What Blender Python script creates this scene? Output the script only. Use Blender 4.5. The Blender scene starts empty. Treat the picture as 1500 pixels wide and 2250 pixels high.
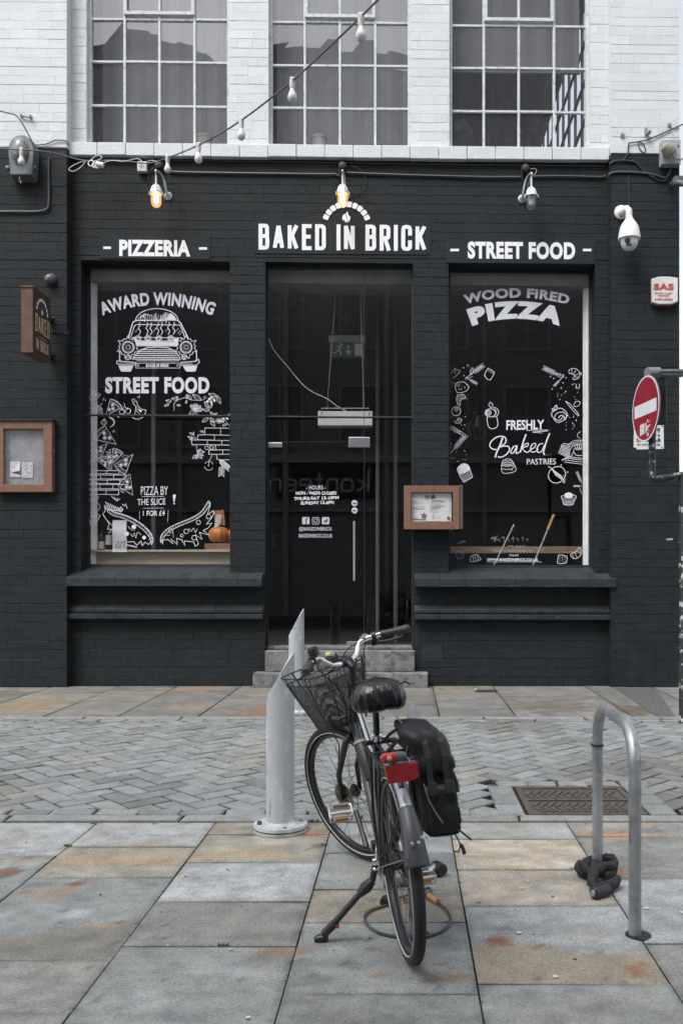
import bpy, math, random
from mathutils import Vector, Matrix, noise
from math import sin, cos, pi, radians, sqrt, atan2, hypot

random.seed(11)
C = bpy.context.scene.collection
SC = bpy.context.scene

# ------------------------------------------------------------------ camera
CAM_H, F = 1.4, 2000.0            # eye height, focal length in photo pixels
D = 11.29                         # distance to the shop wall
cd = bpy.data.cameras.new('camera')
cam = bpy.data.objects.new('camera', cd); C.objects.link(cam)
cam.location = (0, 0, CAM_H); cam.rotation_euler = (pi / 2, 0, 0)
cd.sensor_fit = 'HORIZONTAL'; cd.sensor_width = 36; cd.lens = 36 * F / 1500
cd.shift_x = -140 / 1500; cd.shift_y = 134 / 1500
cd.clip_start = .05; cd.clip_end = 1000
cd.dof.use_dof = True; cd.dof.focus_distance = 8.5; cd.dof.aperture_fstop = 9.0
SC.camera = cam

# ------------------------------------------------------------------ sky, sun, exposure
SUN_EL, SUN_AZ = radians(58), radians(215)     # azimuth clockwise from north (+Y)
w = bpy.data.worlds.new('World'); SC.world = w; w.use_nodes = True
nt = w.node_tree; nt.nodes.clear()
sky = nt.nodes.new('ShaderNodeTexSky'); sky.sky_type = 'NISHITA'; sky.sun_disc = False
sky.sun_elevation = SUN_EL; sky.sun_rotation = SUN_AZ; sky.air_density = 1.0; sky.dust_density = 4.0
hsv = nt.nodes.new('ShaderNodeHueSaturation'); hsv.inputs['Saturation'].default_value = .34
bg = nt.nodes.new('ShaderNodeBackground'); bg.inputs['Strength'].default_value = .15
wo = nt.nodes.new('ShaderNodeOutputWorld')
nt.links.new(sky.outputs[0], hsv.inputs['Color']); nt.links.new(hsv.outputs[0], bg.inputs['Color'])
nt.links.new(bg.outputs[0], wo.inputs[0])
sd = bpy.data.lights.new('sun', 'SUN'); sd.energy = .75; sd.angle = radians(24); sd.color = (.97, .99, 1)
so = bpy.data.objects.new('sun', sd); C.objects.link(so); so.location = (-6, -4, 14)
sv = Vector((sin(SUN_AZ) * cos(SUN_EL), cos(SUN_AZ) * cos(SUN_EL), sin(SUN_EL)))
so.rotation_euler = sv.to_track_quat('Z', 'Y').to_euler()
SC.view_settings.view_transform = 'Standard'; SC.view_settings.look = 'None'
SC.view_settings.exposure = 1.1; SC.view_settings.gamma = 1
try: SC.view_settings.use_curve_mapping = False
except Exception: pass

# ------------------------------------------------------------------ helpers
def PX(px, Y): return (px - 890) * Y / F
def PZ(py, Y): return CAM_H - (py - 1259) * Y / F
def P(px, py, Y): return Vector((PX(px, Y), Y, PZ(py, Y)))
def G(px, py):                     # photo pixel -> ground point
    Y = F * CAM_H / (py - 1259); return Vector((PX(px, Y), Y, 0))
def slope(z): return .002 + .008 * min(1, max(0, (z - 1.5) / 2.5))
def shear(v): return Vector((v[0], v[1], v[2] - slope(v[2]) * (v[0] + .79)))
WM = {}

class MB:
    def __init__(s): s.v = []; s.f = []; s.mi = []; s.col = []; s.m = 0; s.c = None
    def add(s, vs, fs, c=None):
        o = len(s.v); s.v += [Vector(a) for a in vs]
        for f in fs: s.f.append([o + i for i in f]); s.mi.append(s.m); s.col.append(c or s.c)
    def quad(s, a, b, c, d, col=None): s.add([a, b, c, d], [(0, 1, 2, 3)], col)
    def box(s, x0, x1, y0, y1, z0, z1, col=None):
        vs = [(x, y, z) for z in (z0, z1) for y in (y0, y1) for x in (x0, x1)]
        s.add(vs, [(0, 2, 3, 1), (4, 5, 7, 6), (0, 1, 5, 4), (2, 6, 7, 3), (0, 4, 6, 2), (1, 3, 7, 5)], col)
    def obox(s, M, sx, sy, sz):    # box of size sx,sy,sz centred at matrix M
        vs = [M @ Vector((x * sx / 2, y * sy / 2, z * sz / 2)) for z in (-1, 1) for y in (-1, 1) for x in (-1, 1)]
        s.add(vs, [(0, 2, 3, 1), (4, 5, 7, 6), (0, 1, 5, 4), (2, 6, 7, 3), (0, 4, 6, 2), (1, 3, 7, 5)])
    def tube(s, pts, r, n=8, closed=False, cap=True, sq=None):
        pts = [Vector(p) for p in pts]; k = len(pts)
        rs = r if isinstance(r, (list, tuple)) else [r] * k
        ts = []
        for i in range(k):
            a = pts[(i - 1) % k] if (i > 0 or closed) else pts[i]
            b = pts[(i + 1) % k] if (i < k - 1 or closed) else pts[i]
            t = (b - a); ts.append(t.normalized() if t.length > 1e-9 else Vector((0, 0, 1)))
        up = Vector((0, 0, 1)) if abs(ts[0].z) < .9 else Vector((1, 0, 0))
        nrm = (up - ts[0] * up.dot(ts[0])).normalized()
        vs = []
        for i in range(k):
            nrm = (nrm - ts[i] * nrm.dot(ts[i]))
            nrm = nrm.normalized() if nrm.length > 1e-6 else ts[i].orthogonal().normalized()
            bi = ts[i].cross(nrm)
            for j in range(n):
                a = 2 * pi * j / n
                vs.append(pts[i] + (nrm * cos(a) + bi * sin(a) * (sq or 1)) * rs[i])
        fs = []
        for i in range(k if closed else k - 1):
            i2 = (i + 1) % k
            for j in range(n):
                j2 = (j + 1) % n
                fs.append((i * n + j, i * n + j2, i2 * n + j2, i2 * n + j))
        if cap and not closed:
            fs.append(tuple(range(n - 1, -1, -1))); fs.append(tuple((k - 1) * n + j for j in range(n)))
        s.add(vs, fs)
    def lathe(s, prof, o, axis=(0, 0, 1), n=20, a0=0, a1=2 * pi):
        ax = Vector(axis).normalized(); u = ax.orthogonal().normalized(); w_ = ax.cross(u); o = Vector(o)
        full = abs(a1 - a0 - 2 * pi) < 1e-6; m = n if full else n + 1
        vs = []
        for r, h in prof:
            for j in range(m):
                a = a0 + (a1 - a0) * j / n
                vs.append(o + ax * h + (u * cos(a) + w_ * sin(a)) * r)
        fs = []
        for i in range(len(prof) - 1):
            for j in range(n):
                j2 = (j + 1) % m if full else j + 1
                fs.append((i * m + j, i * m + j2, (i + 1) * m + j2, (i + 1) * m + j))
        if full and prof[0][0] > 1e-5: fs.append(tuple(range(m - 1, -1, -1)))
        if full and prof[-1][0] > 1e-5: fs.append(tuple((len(prof) - 1) * m + j for j in range(m)))
        s.add(vs, fs)
    def prism(s, poly, fn0, fn1, col=None):   # poly 2D, fn maps 2D -> 3D for each end
        n = len(poly); vs = [fn0(p) for p in poly] + [fn1(p) for p in poly]
        fs = [tuple(range(n - 1, -1, -1)), tuple(range(n, 2 * n))]
        for i in range(n): fs.append((i, (i + 1) % n, n + (i + 1) % n, n + i))
        s.add(vs, fs, col)
    def build(s, name, mat, parent=None, smooth=False, local=False, origin=None, bevel=0, sh=False, angle=35):
        vs = [shear(v) for v in s.v] if sh else s.v
        M = WM.get(parent.name, Matrix()) if parent is not None else Matrix()
        if parent is not None and not local:
            Mi = M.inverted(); vs = [Mi @ v for v in vs]
        if origin is not None and parent is None:
            o_ = Vector(origin); vs = [v - o_ for v in vs]
        me = bpy.data.meshes.new(name); me.from_pydata([tuple(v) for v in vs], [], s.f)
        for m_ in (mat if isinstance(mat, (list, tuple)) else [mat]): me.materials.append(m_)
        for p_, i_ in zip(me.polygons, s.mi): p_.material_index = i_
        if any(c is not None for c in s.col):
            ca = me.color_attributes.new('col', 'FLOAT_COLOR', 'CORNER')
            for p_, c in zip(me.polygons, s.col):
                for li in p_.loop_indices:
                    cc = c or (.5, .5, .5)
                    if isinstance(cc[0], (tuple, list)): cc = cc[li - p_.loop_start]
                    ca.data[li].color = (*cc[:3], 1)
        me.validate()
        if smooth:
            me.polygons.foreach_set('use_smooth', [True] * len(me.polygons))
            try: me.set_sharp_from_angle(angle=radians(angle))
            except Exception: pass
        ob = bpy.data.objects.new(name, me); C.objects.link(ob)
        if bevel:
            b_ = ob.modifiers.new('bevel', 'BEVEL'); b_.width = bevel; b_.segments = 2; b_.limit_method = 'ANGLE'
            b_.harden_normals = False
        if parent is not None:
            ob.parent = parent; WM[ob.name] = M
        else:
            WM[ob.name] = Matrix.Translation(Vector(origin)) if origin is not None else Matrix()
            if origin is not None: ob.location = origin
        return ob

def tag(o, label=None, cat=None, group=None, kind=None):
    if label: o['label'] = label
    if cat: o['category'] = cat
    if group: o['group'] = group
    if kind: o['kind'] = kind
    return o
def thing(name, label, cat, loc=(0, 0, 0), rot=(0, 0, 0), group=None):
    o = bpy.data.objects.new(name, None); C.objects.link(o)
    o.location = loc; o.rotation_euler = rot; o.empty_display_size = .1
    from mathutils import Euler
    WM[o.name] = Matrix.Translation(Vector(loc)) @ Euler(rot).to_matrix().to_4x4()
    return tag(o, label, cat, group)
def copy_tree(o, parent=None):
    kids = [c for c in bpy.data.objects if c.parent == o]
    c = o.copy(); C.objects.link(c)
    if parent is not None: c.parent = parent
    for k in kids: copy_tree(k, c)
    return c

# ------------------------------------------------------------------ materials
def newmat(name):
    m = bpy.data.materials.new(name); m.use_nodes = True; n = m.node_tree
    b = n.nodes['Principled BSDF']; return m, n, b
def mk(name, col, rough=.6, metal=0, var=.12, scale=6, bump=0, bscale=60, spec=.5, col2=None, coat=0, stretch=None, fleck=None):
    m, n, b = newmat(name)
    tc = n.nodes.new('ShaderNodeTexCoord'); src = tc.outputs['Object']
    if stretch:
        mp = n.nodes.new('ShaderNodeMapping'); mp.inputs['Scale'].default_value = stretch
        n.links.new(src, mp.inputs[0]); src = mp.outputs[0]
    nz = n.nodes.new('ShaderNodeTexNoise'); nz.inputs['Scale'].default_value = scale; nz.inputs['Detail'].default_value = 8
    nz.inputs['Roughness'].default_value = .65
    n.links.new(src, nz.inputs['Vector'])
    mr = n.nodes.new('ShaderNodeMapRange'); mr.inputs[1].default_value = .3; mr.inputs[2].default_value = .7
    n.links.new(nz.outputs['Fac'], mr.inputs[0])
    mx = n.nodes.new('ShaderNodeMix'); mx.data_type = 'RGBA'
    c2 = col2 or tuple(min(1, c * (1 + var)) for c in col); c1 = col if col2 else tuple(c * (1 - var) for c in col)
    mx.inputs['A'].default_value = (*c1, 1); mx.inputs['B'].default_value = (*c2, 1)
    n.links.new(mr.outputs[0], mx.inputs['Factor']); last = mx.outputs['Result']
    for (fc_, fs_, fa_, famt, fst) in (fleck or ()):          # scuffs, scratches, drips: colour, scale, threshold, amount, stretch
        fm = n.nodes.new('ShaderNodeMapping'); fm.inputs['Scale'].default_value = fst; n.links.new(tc.outputs['Object'], fm.inputs[0])
        fn_ = n.nodes.new('ShaderNodeTexNoise'); fn_.inputs['Scale'].default_value = fs_; fn_.inputs['Detail'].default_value = 5; n.links.new(fm.outputs[0], fn_.inputs['Vector'])
        fr_ = n.nodes.new('ShaderNodeMapRange'); fr_.inputs[1].default_value = fa_; fr_.inputs[2].default_value = fa_ + .05; fr_.inputs[4].default_value = famt; n.links.new(fn_.outputs['Fac'], fr_.inputs[0])
        fx = n.nodes.new('ShaderNodeMix'); fx.data_type = 'RGBA'; n.links.new(fr_.outputs[0], fx.inputs['Factor']); n.links.new(last, fx.inputs['A']); fx.inputs['B'].default_value = (*fc_, 1); last = fx.outputs['Result']
    n.links.new(last, b.inputs['Base Color'])
    rr = n.nodes.new('ShaderNodeMapRange'); rr.inputs[3].default_value = max(.02, rough * .8); rr.inputs[4].default_value = min(1, rough * 1.2)
    n.links.new(nz.outputs['Fac'], rr.inputs[0]); n.links.new(rr.outputs[0], b.inputs['Roughness'])
    b.inputs['Metallic'].default_value = metal
    b.inputs['Specular IOR Level'].default_value = spec
    b.inputs['Coat Weight'].default_value = coat
    if bump:
        n2 = n.nodes.new('ShaderNodeTexNoise'); n2.inputs['Scale'].default_value = bscale; n2.inputs['Detail'].default_value = 6
        n.links.new(src, n2.inputs['Vector'])
        bp = n.nodes.new('ShaderNodeBump'); bp.inputs['Strength'].default_value = bump; bp.inputs['Distance'].default_value = .01
        n.links.new(n2.outputs['Fac'], bp.inputs['Height']); n.links.new(bp.outputs[0], b.inputs['Normal'])
    return m
def emit(name, col, e):
    m, n, b = newmat(name); b.inputs['Base Color'].default_value = (*col, 1)
    b.inputs['Emission Color'].default_value = (*col, 1); b.inputs['Emission Strength'].default_value = e
    tc = n.nodes.new('ShaderNodeTexNoise'); tc.inputs['Scale'].default_value = 30
    mr = n.nodes.new('ShaderNodeMapRange'); mr.inputs[3].default_value = .3; mr.inputs[4].default_value = .5
    n.links.new(tc.outputs[0], mr.inputs[0]); n.links.new(mr.outputs[0], b.inputs['Roughness'])
    return m
def glassmat(name, ior=1.5, gain=1.8, tint=(1, 1, 1), dirt=0, dirtcol=(.5, .52, .55), wave=0, emis=None, rough=0.0):
    m = bpy.data.materials.new(name); m.use_nodes = True; n = m.node_tree; n.nodes.clear()
    out = n.nodes.new('ShaderNodeOutputMaterial')
    tr = n.nodes.new('ShaderNodeBsdfTransparent'); tr.inputs[0].default_value = (*tint, 1)
    gl = n.nodes.new('ShaderNodeBsdfGlossy'); gl.inputs['Roughness'].default_value = rough
    # Schlick reflectance of a thin pane, the same from both faces
    ge = n.nodes.new('ShaderNodeNewGeometry'); dt = n.nodes.new('ShaderNodeVectorMath'); dt.operation = 'DOT_PRODUCT'
    n.links.new(ge.outputs['Normal'], dt.inputs[0]); n.links.new(ge.outputs['Incoming'], dt.inputs[1])
    ab = n.nodes.new('ShaderNodeMath'); ab.operation = 'ABSOLUTE'; n.links.new(dt.outputs['Value'], ab.inputs[0])
    om = n.nodes.new('ShaderNodeMath'); om.operation = 'SUBTRACT'; om.inputs[0].default_value = 1; n.links.new(ab.outputs[0], om.inputs[1])
    pw = n.nodes.new('ShaderNodeMath'); pw.operation = 'POWER'; n.links.new(om.outputs[0], pw.inputs[0]); pw.inputs[1].default_value = 5
    r0 = ((ior - 1) / (ior + 1)) ** 2 * gain
    mu = n.nodes.new('ShaderNodeMath'); mu.operation = 'MULTIPLY_ADD'; mu.inputs[1].default_value = 1 - r0; mu.inputs[2].default_value = r0; mu.use_clamp = True
    n.links.new(pw.outputs[0], mu.inputs[0])
    mx = n.nodes.new('ShaderNodeMixShader')
    n.links.new(mu.outputs[0], mx.inputs[0]); n.links.new(tr.outputs[0], mx.inputs[1]); n.links.new(gl.outputs[0], mx.inputs[2])
    last = mx.outputs[0]
    tc = n.nodes.new('ShaderNodeTexCoord')
    if wave:
        nz = n.nodes.new('ShaderNodeTexNoise'); nz.inputs['Scale'].default_value = 1.3; nz.inputs['Detail'].default_value = 0
        n.links.new(tc.outputs['Object'], nz.inputs['Vector'])
        bp = n.nodes.new('ShaderNodeBump'); bp.inputs['Strength'].default_value = wave; bp.inputs['Distance'].default_value = .05
        n.links.new(nz.outputs[0], bp.inputs['Height']); n.links.new(bp.outputs[0], gl.inputs['Normal'])
    if dirt:
        df = n.nodes.new('ShaderNodeBsdfDiffuse'); df.inputs[0].default_value = (*dirtcol, 1)
        mp = n.nodes.new('ShaderNodeMapping'); mp.inputs['Scale'].default_value = (14, 14, 1.2); mp.inputs['Rotation'].default_value = (0, .25, 0)
        n.links.new(tc.outputs['Object'], mp.inputs[0])
        nz = n.nodes.new('ShaderNodeTexNoise'); nz.inputs['Scale'].default_value = 3; nz.inputs['Detail'].default_value = 10; nz.inputs['Roughness'].default_value = .8
        n.links.new(mp.outputs[0], nz.inputs['Vector'])
        mr = n.nodes.new('ShaderNodeMapRange'); mr.inputs[1].default_value = .35; mr.inputs[2].default_value = .75
        mr.inputs[3].default_value = dirt * .45; mr.inputs[4].default_value = dirt * 1.7
        n.links.new(nz.outputs[0], mr.inputs[0])
        m2 = n.nodes.new('ShaderNodeMixShader'); n.links.new(mr.outputs[0], m2.inputs[0])
        n.links.new(last, m2.inputs[1]); n.links.new(df.outputs[0], m2.inputs[2]); last = m2.outputs[0]
    if emis:
        em = n.nodes.new('ShaderNodeEmission'); em.inputs[0].default_value = (*emis[:3], 1); em.inputs[1].default_value = emis[3]
        ad = n.nodes.new('ShaderNodeAddShader'); n.links.new(last, ad.inputs[0]); n.links.new(em.outputs[0], ad.inputs[1]); last = ad.outputs[0]
    n.links.new(last, out.inputs[0]); return m
def brickmat(name, col, line, bw=.345, bh=.1129, dirtcol=None, rough=.55, lineamt=.6, fleck=0, fleckcol=(.6, .6, .6), seed=0):
    m, n, b = newmat(name); L = n.links.new
    tc = n.nodes.new('ShaderNodeTexCoord'); sp = n.nodes.new('ShaderNodeSeparateXYZ'); L(tc.outputs['Object'], sp.inputs[0])
    nwarp = n.nodes.new('ShaderNodeTexNoise'); nwarp.inputs['Scale'].default_value = 2.5; nwarp.inputs['Detail'].default_value = 3
    L(tc.outputs['Object'], nwarp.inputs['Vector'])
    a1 = n.nodes.new('ShaderNodeMath'); a1.operation = 'ADD'; L(sp.outputs[0], a1.inputs[0]); L(sp.outputs[1], a1.inputs[1])
    a2 = n.nodes.new('ShaderNodeMath'); a2.operation = 'MULTIPLY_ADD'; L(sp.outputs[0], a2.inputs[0]); a2.inputs[1].default_value = .007; L(sp.outputs[2], a2.inputs[2])
    a3 = n.nodes.new('ShaderNodeMath'); a3.operation = 'MULTIPLY_ADD'; L(nwarp.outputs['Fac'], a3.inputs[0]); a3.inputs[1].default_value = .03; L(a2.outputs[0], a3.inputs[2])
    cb = n.nodes.new('ShaderNodeCombineXYZ'); L(a1.outputs[0], cb.inputs[0]); L(a3.outputs[0], cb.inputs[1])
    br = n.nodes.new('ShaderNodeTexBrick'); L(cb.outputs[0], br.inputs['Vector'])
    br.inputs['Scale'].default_value = 1; br.inputs['Brick Width'].default_value = bw; br.inputs['Row Height'].default_value = bh
    br.inputs['Mortar Size'].default_value = .0055; br.inputs['Mortar Smooth'].default_value = .35; br.inputs['Bias'].default_value = 0
    br.offset = .5; br.squash = .5; br.squash_frequency = 3
    br.inputs['Color1'].default_value = (.25, .25, .25, 1); br.inputs['Color2'].default_value = (1, 1, 1, 1); br.inputs['Mortar'].default_value = (0, 0, 0, 1)
    nb = n.nodes.new('ShaderNodeTexNoise'); nb.inputs['Scale'].default_value = 7; nb.inputs['Detail'].default_value = 8; nb.inputs['Roughness'].default_value = .7
    L(tc.outputs['Object'], nb.inputs['Vector'])
    nf = n.nodes.new('ShaderNodeTexNoise'); nf.inputs['Scale'].default_value = 55; nf.inputs['Detail'].default_value = 4
    L(tc.outputs['Object'], nf.inputs['Vector'])
    # base colour: slight per-brick and patchy variation
    m1 = n.nodes.new('ShaderNodeMix'); m1.data_type = 'RGBA'
    m1.inputs['A'].default_value = (*[c * .84 for c in col], 1); m1.inputs['B'].default_value = (*[min(1, c * 1.12) for c in col], 1)
    ad = n.nodes.new('ShaderNodeMath'); ad.operation = 'MULTIPLY_ADD'; L(br.outputs['Color'], ad.inputs[0]); ad.inputs[1].default_value = .3; L(nb.outputs['Fac'], ad.inputs[2])
    sb = n.nodes.new('ShaderNodeMath'); sb.operation = 'SUBTRACT'; L(ad.outputs[0], sb.inputs[0]); sb.inputs[1].default_value = .2
    L(sb.outputs[0], m1.inputs['Factor'])
    # joints show only here and there
    lm = n.nodes.new('ShaderNodeMapRange'); lm.inputs[1].default_value = .38; lm.inputs[2].default_value = .62; lm.inputs[3].default_value = 0.05; lm.inputs[4].default_value = lineamt
    n3 = n.nodes.new('ShaderNodeTexNoise'); n3.inputs['Scale'].default_value = 3.1; n3.inputs['Detail'].default_value = 5; L(tc.outputs['Object'], n3.inputs['Vector'])
    L(n3.outputs['Fac'], lm.inputs[0])
    mm = n.nodes.new('ShaderNodeMath'); mm.operation = 'MULTIPLY'; L(br.outputs['Fac'], mm.inputs[0]); L(lm.outputs[0], mm.inputs[1])
    m2 = n.nodes.new('ShaderNodeMix'); m2.data_type = 'RGBA'; L(mm.outputs[0], m2.inputs['Factor'])
    L(m1.outputs['Result'], m2.inputs['A']); m2.inputs['B'].default_value = (*line, 1)
    last = m2.outputs['Result']
    if fleck:
        nk = n.nodes.new('ShaderNodeTexNoise'); nk.inputs['Scale'].default_value = 21; nk.inputs['Detail'].default_value = 3; nk.inputs['Roughness'].default_value = .6
        L(tc.outputs['Object'], nk.inputs['Vector'])
        kr = n.nodes.new('ShaderNodeMapRange'); kr.inputs[1].default_value = .70; kr.inputs[2].default_value = .74; kr.inputs[4].default_value = fleck
        L(nk.outputs['Fac'], kr.inputs[0])
        m3 = n.nodes.new('ShaderNodeMix'); m3.data_type = 'RGBA'; L(kr.outputs[0], m3.inputs['Factor']); L(last, m3.inputs['A'])
        m3.inputs['B'].default_value = (*fleckcol, 1); last = m3.outputs['Result']
    L(last, b.inputs['Base Color']); b.inputs['Roughness'].default_value = rough
    # relief: recessed joints, bricks proud by different amounts, rough paint
    h1 = n.nodes.new('ShaderNodeMath'); h1.operation = 'MULTIPLY_ADD'; L(br.outputs['Fac'], h1.inputs[0]); h1.inputs[1].default_value = -.9; L(br.outputs['Color'], h1.inputs[2])
    h2 = n.nodes.new('ShaderNodeMath'); h2.operation = 'MULTIPLY_ADD'; L(nf.outputs['Fac'], h2.inputs[0]); h2.inputs[1].default_value = .55; L(h1.outputs[0], h2.inputs[2])
    h3 = n.nodes.new('ShaderNodeMath'); h3.operation = 'MULTIPLY_ADD'; L(nb.outputs['Fac'], h3.inputs[0]); h3.inputs[1].default_value = .9; L(h2.outputs[0], h3.inputs[2])
    bp = n.nodes.new('ShaderNodeBump'); bp.inputs['Strength'].default_value = .75; bp.inputs['Distance'].default_value = .011
    L(h3.outputs[0], bp.inputs['Height']); L(bp.outputs[0], b.inputs['Normal'])
    return m
def attrmat(name, rough=.7, bump=.3, bscale=90, grain=.25, spec=.4, fleck=None, lo=.8, hi=1.2, speck=0):
    m, n, b = newmat(name); L = n.links.new
    at = n.nodes.new('ShaderNodeVertexColor'); at.layer_name = 'col'
    tc = n.nodes.new('ShaderNodeTexCoord')
    n1 = n.nodes.new('ShaderNodeTexNoise'); n1.inputs['Scale'].default_value = bscale; n1.inputs['Detail'].default_value = 5; L(tc.outputs['Object'], n1.inputs['Vector'])
    n2 = n.nodes.new('ShaderNodeTexNoise'); n2.inputs['Scale'].default_value = 9; n2.inputs['Detail'].default_value = 9; n2.inputs['Roughness'].default_value = .7; L(tc.outputs['Object'], n2.inputs['Vector'])
    av = n.nodes.new('ShaderNodeMath'); av.operation = 'ADD'; L(n1.outputs['Fac'], av.inputs[0]); L(n2.outputs['Fac'], av.inputs[1])
    mr = n.nodes.new('ShaderNodeMapRange'); mr.inputs[1].default_value = lo; mr.inputs[2].default_value = hi; mr.inputs[3].default_value = 1 - grain; mr.inputs[4].default_value = 1 + grain
    L(av.outputs[0], mr.inputs[0])
    mu = n.nodes.new('ShaderNodeMix'); mu.data_type = 'RGBA'; mu.blend_type = 'MULTIPLY'; mu.inputs['Factor'].default_value = 1
    L(at.outputs[0], mu.inputs['A']); L(mr.outputs[0], mu.inputs['B']); last = mu.outputs['Result']
    def spots(scale, a, z, col, amt, last):
        nk = n.nodes.new('ShaderNodeTexNoise'); nk.inputs['Scale'].default_value = scale; nk.inputs['Detail'].default_value = 3; nk.inputs['Roughness'].default_value = .6; L(tc.outputs['Object'], nk.inputs['Vector'])
        kr = n.nodes.new('ShaderNodeMapRange'); kr.inputs[1].default_value = a; kr.inputs[2].default_value = z; kr.inputs[4].default_value = amt; L(nk.outputs['Fac'], kr.inputs[0])
        m3 = n.nodes.new('ShaderNodeMix'); m3.data_type = 'RGBA'; L(kr.outputs[0], m3.inputs['Factor']); L(last, m3.inputs['A']); m3.inputs['B'].default_value = (*col, 1); return m3.outputs['Result']
    if fleck: last = spots(26, .735, .765, fleck[:3], fleck[3], last)
    if speck: last = spots(55, .66, .72, (.07, .068, .062), speck, last); last = spots(75, .68, .74, (.42, .42, .41), speck * .8, last); last = spots(5, .60, .78, (.13, .12, .105), speck * .8, last)
    L(last, b.inputs['Base Color'])
    rr = n.nodes.new('ShaderNodeMapRange'); rr.inputs[1].default_value = .3; rr.inputs[2].default_value = .7; rr.inputs[3].default_value = rough * .72; rr.inputs[4].default_value = min(1, rough * 1.15)
    L(n2.outputs['Fac'], rr.inputs[0]); L(rr.outputs[0], b.inputs['Roughness']); b.inputs['Specular IOR Level'].default_value = spec
    bp = n.nodes.new('ShaderNodeBump'); bp.inputs['Strength'].default_value = bump; bp.inputs['Distance'].default_value = .006
    L(av.outputs[0], bp.inputs['Height']); L(bp.outputs[0], b.inputs['Normal'])
    return m

DARK = (.0168, .0205, .0228)
M = {}
M['white_brick'] = mk('white_masonry_paint', (.60, .62, .634), .6, var=.06, scale=4, bump=.5, bscale=38)
M['white_brick_face'] = attrmat('white_brick_paint', .6, .55, 45, .04, fleck=(.22, .22, .22, .8))
M['dark_brick'] = mk('dark_masonry_paint', DARK, .7, spec=.2, var=.2, scale=4, bump=.55, bscale=38)
M['dark_brick_face'] = attrmat('dark_brick_paint', .7, .8, 45, .24, spec=.2, fleck=(.14, .15, .155, .8))
M['dark_paint'] = mk('dark_paint', (.017, .0205, .0235), .6, var=.25, bump=.35, bscale=40)
M['dark_ledge'] = mk('dark_ledge_paint', (.026, .0305, .0335), .65, var=.3, bump=.6, bscale=35, spec=.25, fleck=(((.12, .12, .12), 18, .68, .6, (1, 1, 1)), ((.012, .014, .016), 5, .58, .5, (1, 1, 1))))
M['white_paint'] = mk('white_paint', (.74, .76, .78), .6, var=.12, bump=.4, bscale=30)
M['white_frame'] = mk('white_window_paint', (.55, .57, .57), .6, var=.2, scale=18, bump=.4, bscale=70, fleck=(((.25, .25, .24), 16, .62, .6, (1, 1, 1)),))
M['plaster'] = mk('white_plaster', (.80, .81, .82), .8, var=.15, bump=.3, bscale=25)
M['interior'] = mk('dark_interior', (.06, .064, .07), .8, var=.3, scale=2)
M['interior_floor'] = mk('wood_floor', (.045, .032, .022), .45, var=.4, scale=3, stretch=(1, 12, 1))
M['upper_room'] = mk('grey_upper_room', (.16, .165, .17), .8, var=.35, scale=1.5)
M['ceiling'] = mk('grey_ceiling', (.18, .19, .2), .8, var=.2)
M['blind'] = mk('grey_blind', (.235, .24, .25), .85, var=.15, scale=2)
M['glass'] = glassmat('shop_glass', 1.5, 1.9)
M['dirty_glass'] = glassmat('dirty_old_glass', 1.52, 3.4, dirt=.11, dirtcol=(.26, .27, .285), wave=.05)
M['vinyl'] = mk('white_vinyl', (.62, .63, .68), .5, var=.06)
M['vinyl_dim'] = mk('grey_vinyl', (.47, .48, .51), .5, var=.06)
M['chalk'] = mk('white_paint_pen', (.72, .73, .76), .7, var=.15, scale=60)
M['chalk_dim'] = mk('worn_paint_pen', (.33, .34, .36), .8, var=.5, scale=40)
M['sign_white'] = mk('sign_white', (.80, .81, .83), .6, var=.05)
M['sign_panel'] = mk('sign_panel', (.0205, .0245, .027), .7, var=.25, bump=.4, bscale=40, spec=.2)
M['black'] = mk('black_plastic', (.012, .012, .014), .45, var=.3)
M['black_print'] = mk('black_print', (.02, .02, .022), .6)
M['concrete'] = mk('weathered_concrete', (.155, .158, .156), .85, var=.5, scale=7, bump=.8, bscale=50, fleck=(((.07, .07, .066), 9, .56, .7, (1, 1, 1.6)), ((.26, .26, .255), 22, .63, .6, (1, 1, 1))))
M['steel'] = mk('brushed_steel', (.62, .63, .64), .32, 1, var=.1)
M['chrome'] = mk('chrome', (.80, .80, .80), .12, 1, var=.05)
M['galv'] = mk('galvanised_steel', (.36, .375, .39), .45, .75, var=.28, scale=14, bump=.1, fleck=(((.16, .16, .165), 22, .63, .6, (1, 1, .7)), ((.55, .56, .57), 40, .66, .5, (1, 1, .5))))
M['white_metal'] = mk('white_metal', (.72, .73, .74), .45, var=.08)
M['grey_metal'] = mk('grey_metal', (.13, .14, .15), .5, .3, var=.2)
M['cable'] = mk('dark_cable', (.022, .025, .028), .5)
M['white_cable'] = mk('pale_cable', (.55, .56, .56), .6, var=.3, scale=20)
# ------------------------------------------------------------------ the shop building
XL, XR = -6.9, 3.353                       # ends of the facade
YP = D - .15                               # front of the corner piers
XPL, XPR = -4.139, 2.517                   # inner edges of the piers
def X(u): return PX(u, D)
def Z(v): return PZ(v, D)
ZTOP = 12.6
ZD = Z(577)                                # lintel height of shop openings
ZS0, ZS1 = Z(352), Z(324)                  # sill band under the upper windows
B = thing('brick_shop_building', 'two storey corner shop, white painted brick above charcoal painted brick with big windows', 'building', (0, D, 0))
OPEN = [(178, 505, 1250), (583, 907, 1507), (985, 1307, 1248)]

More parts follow.
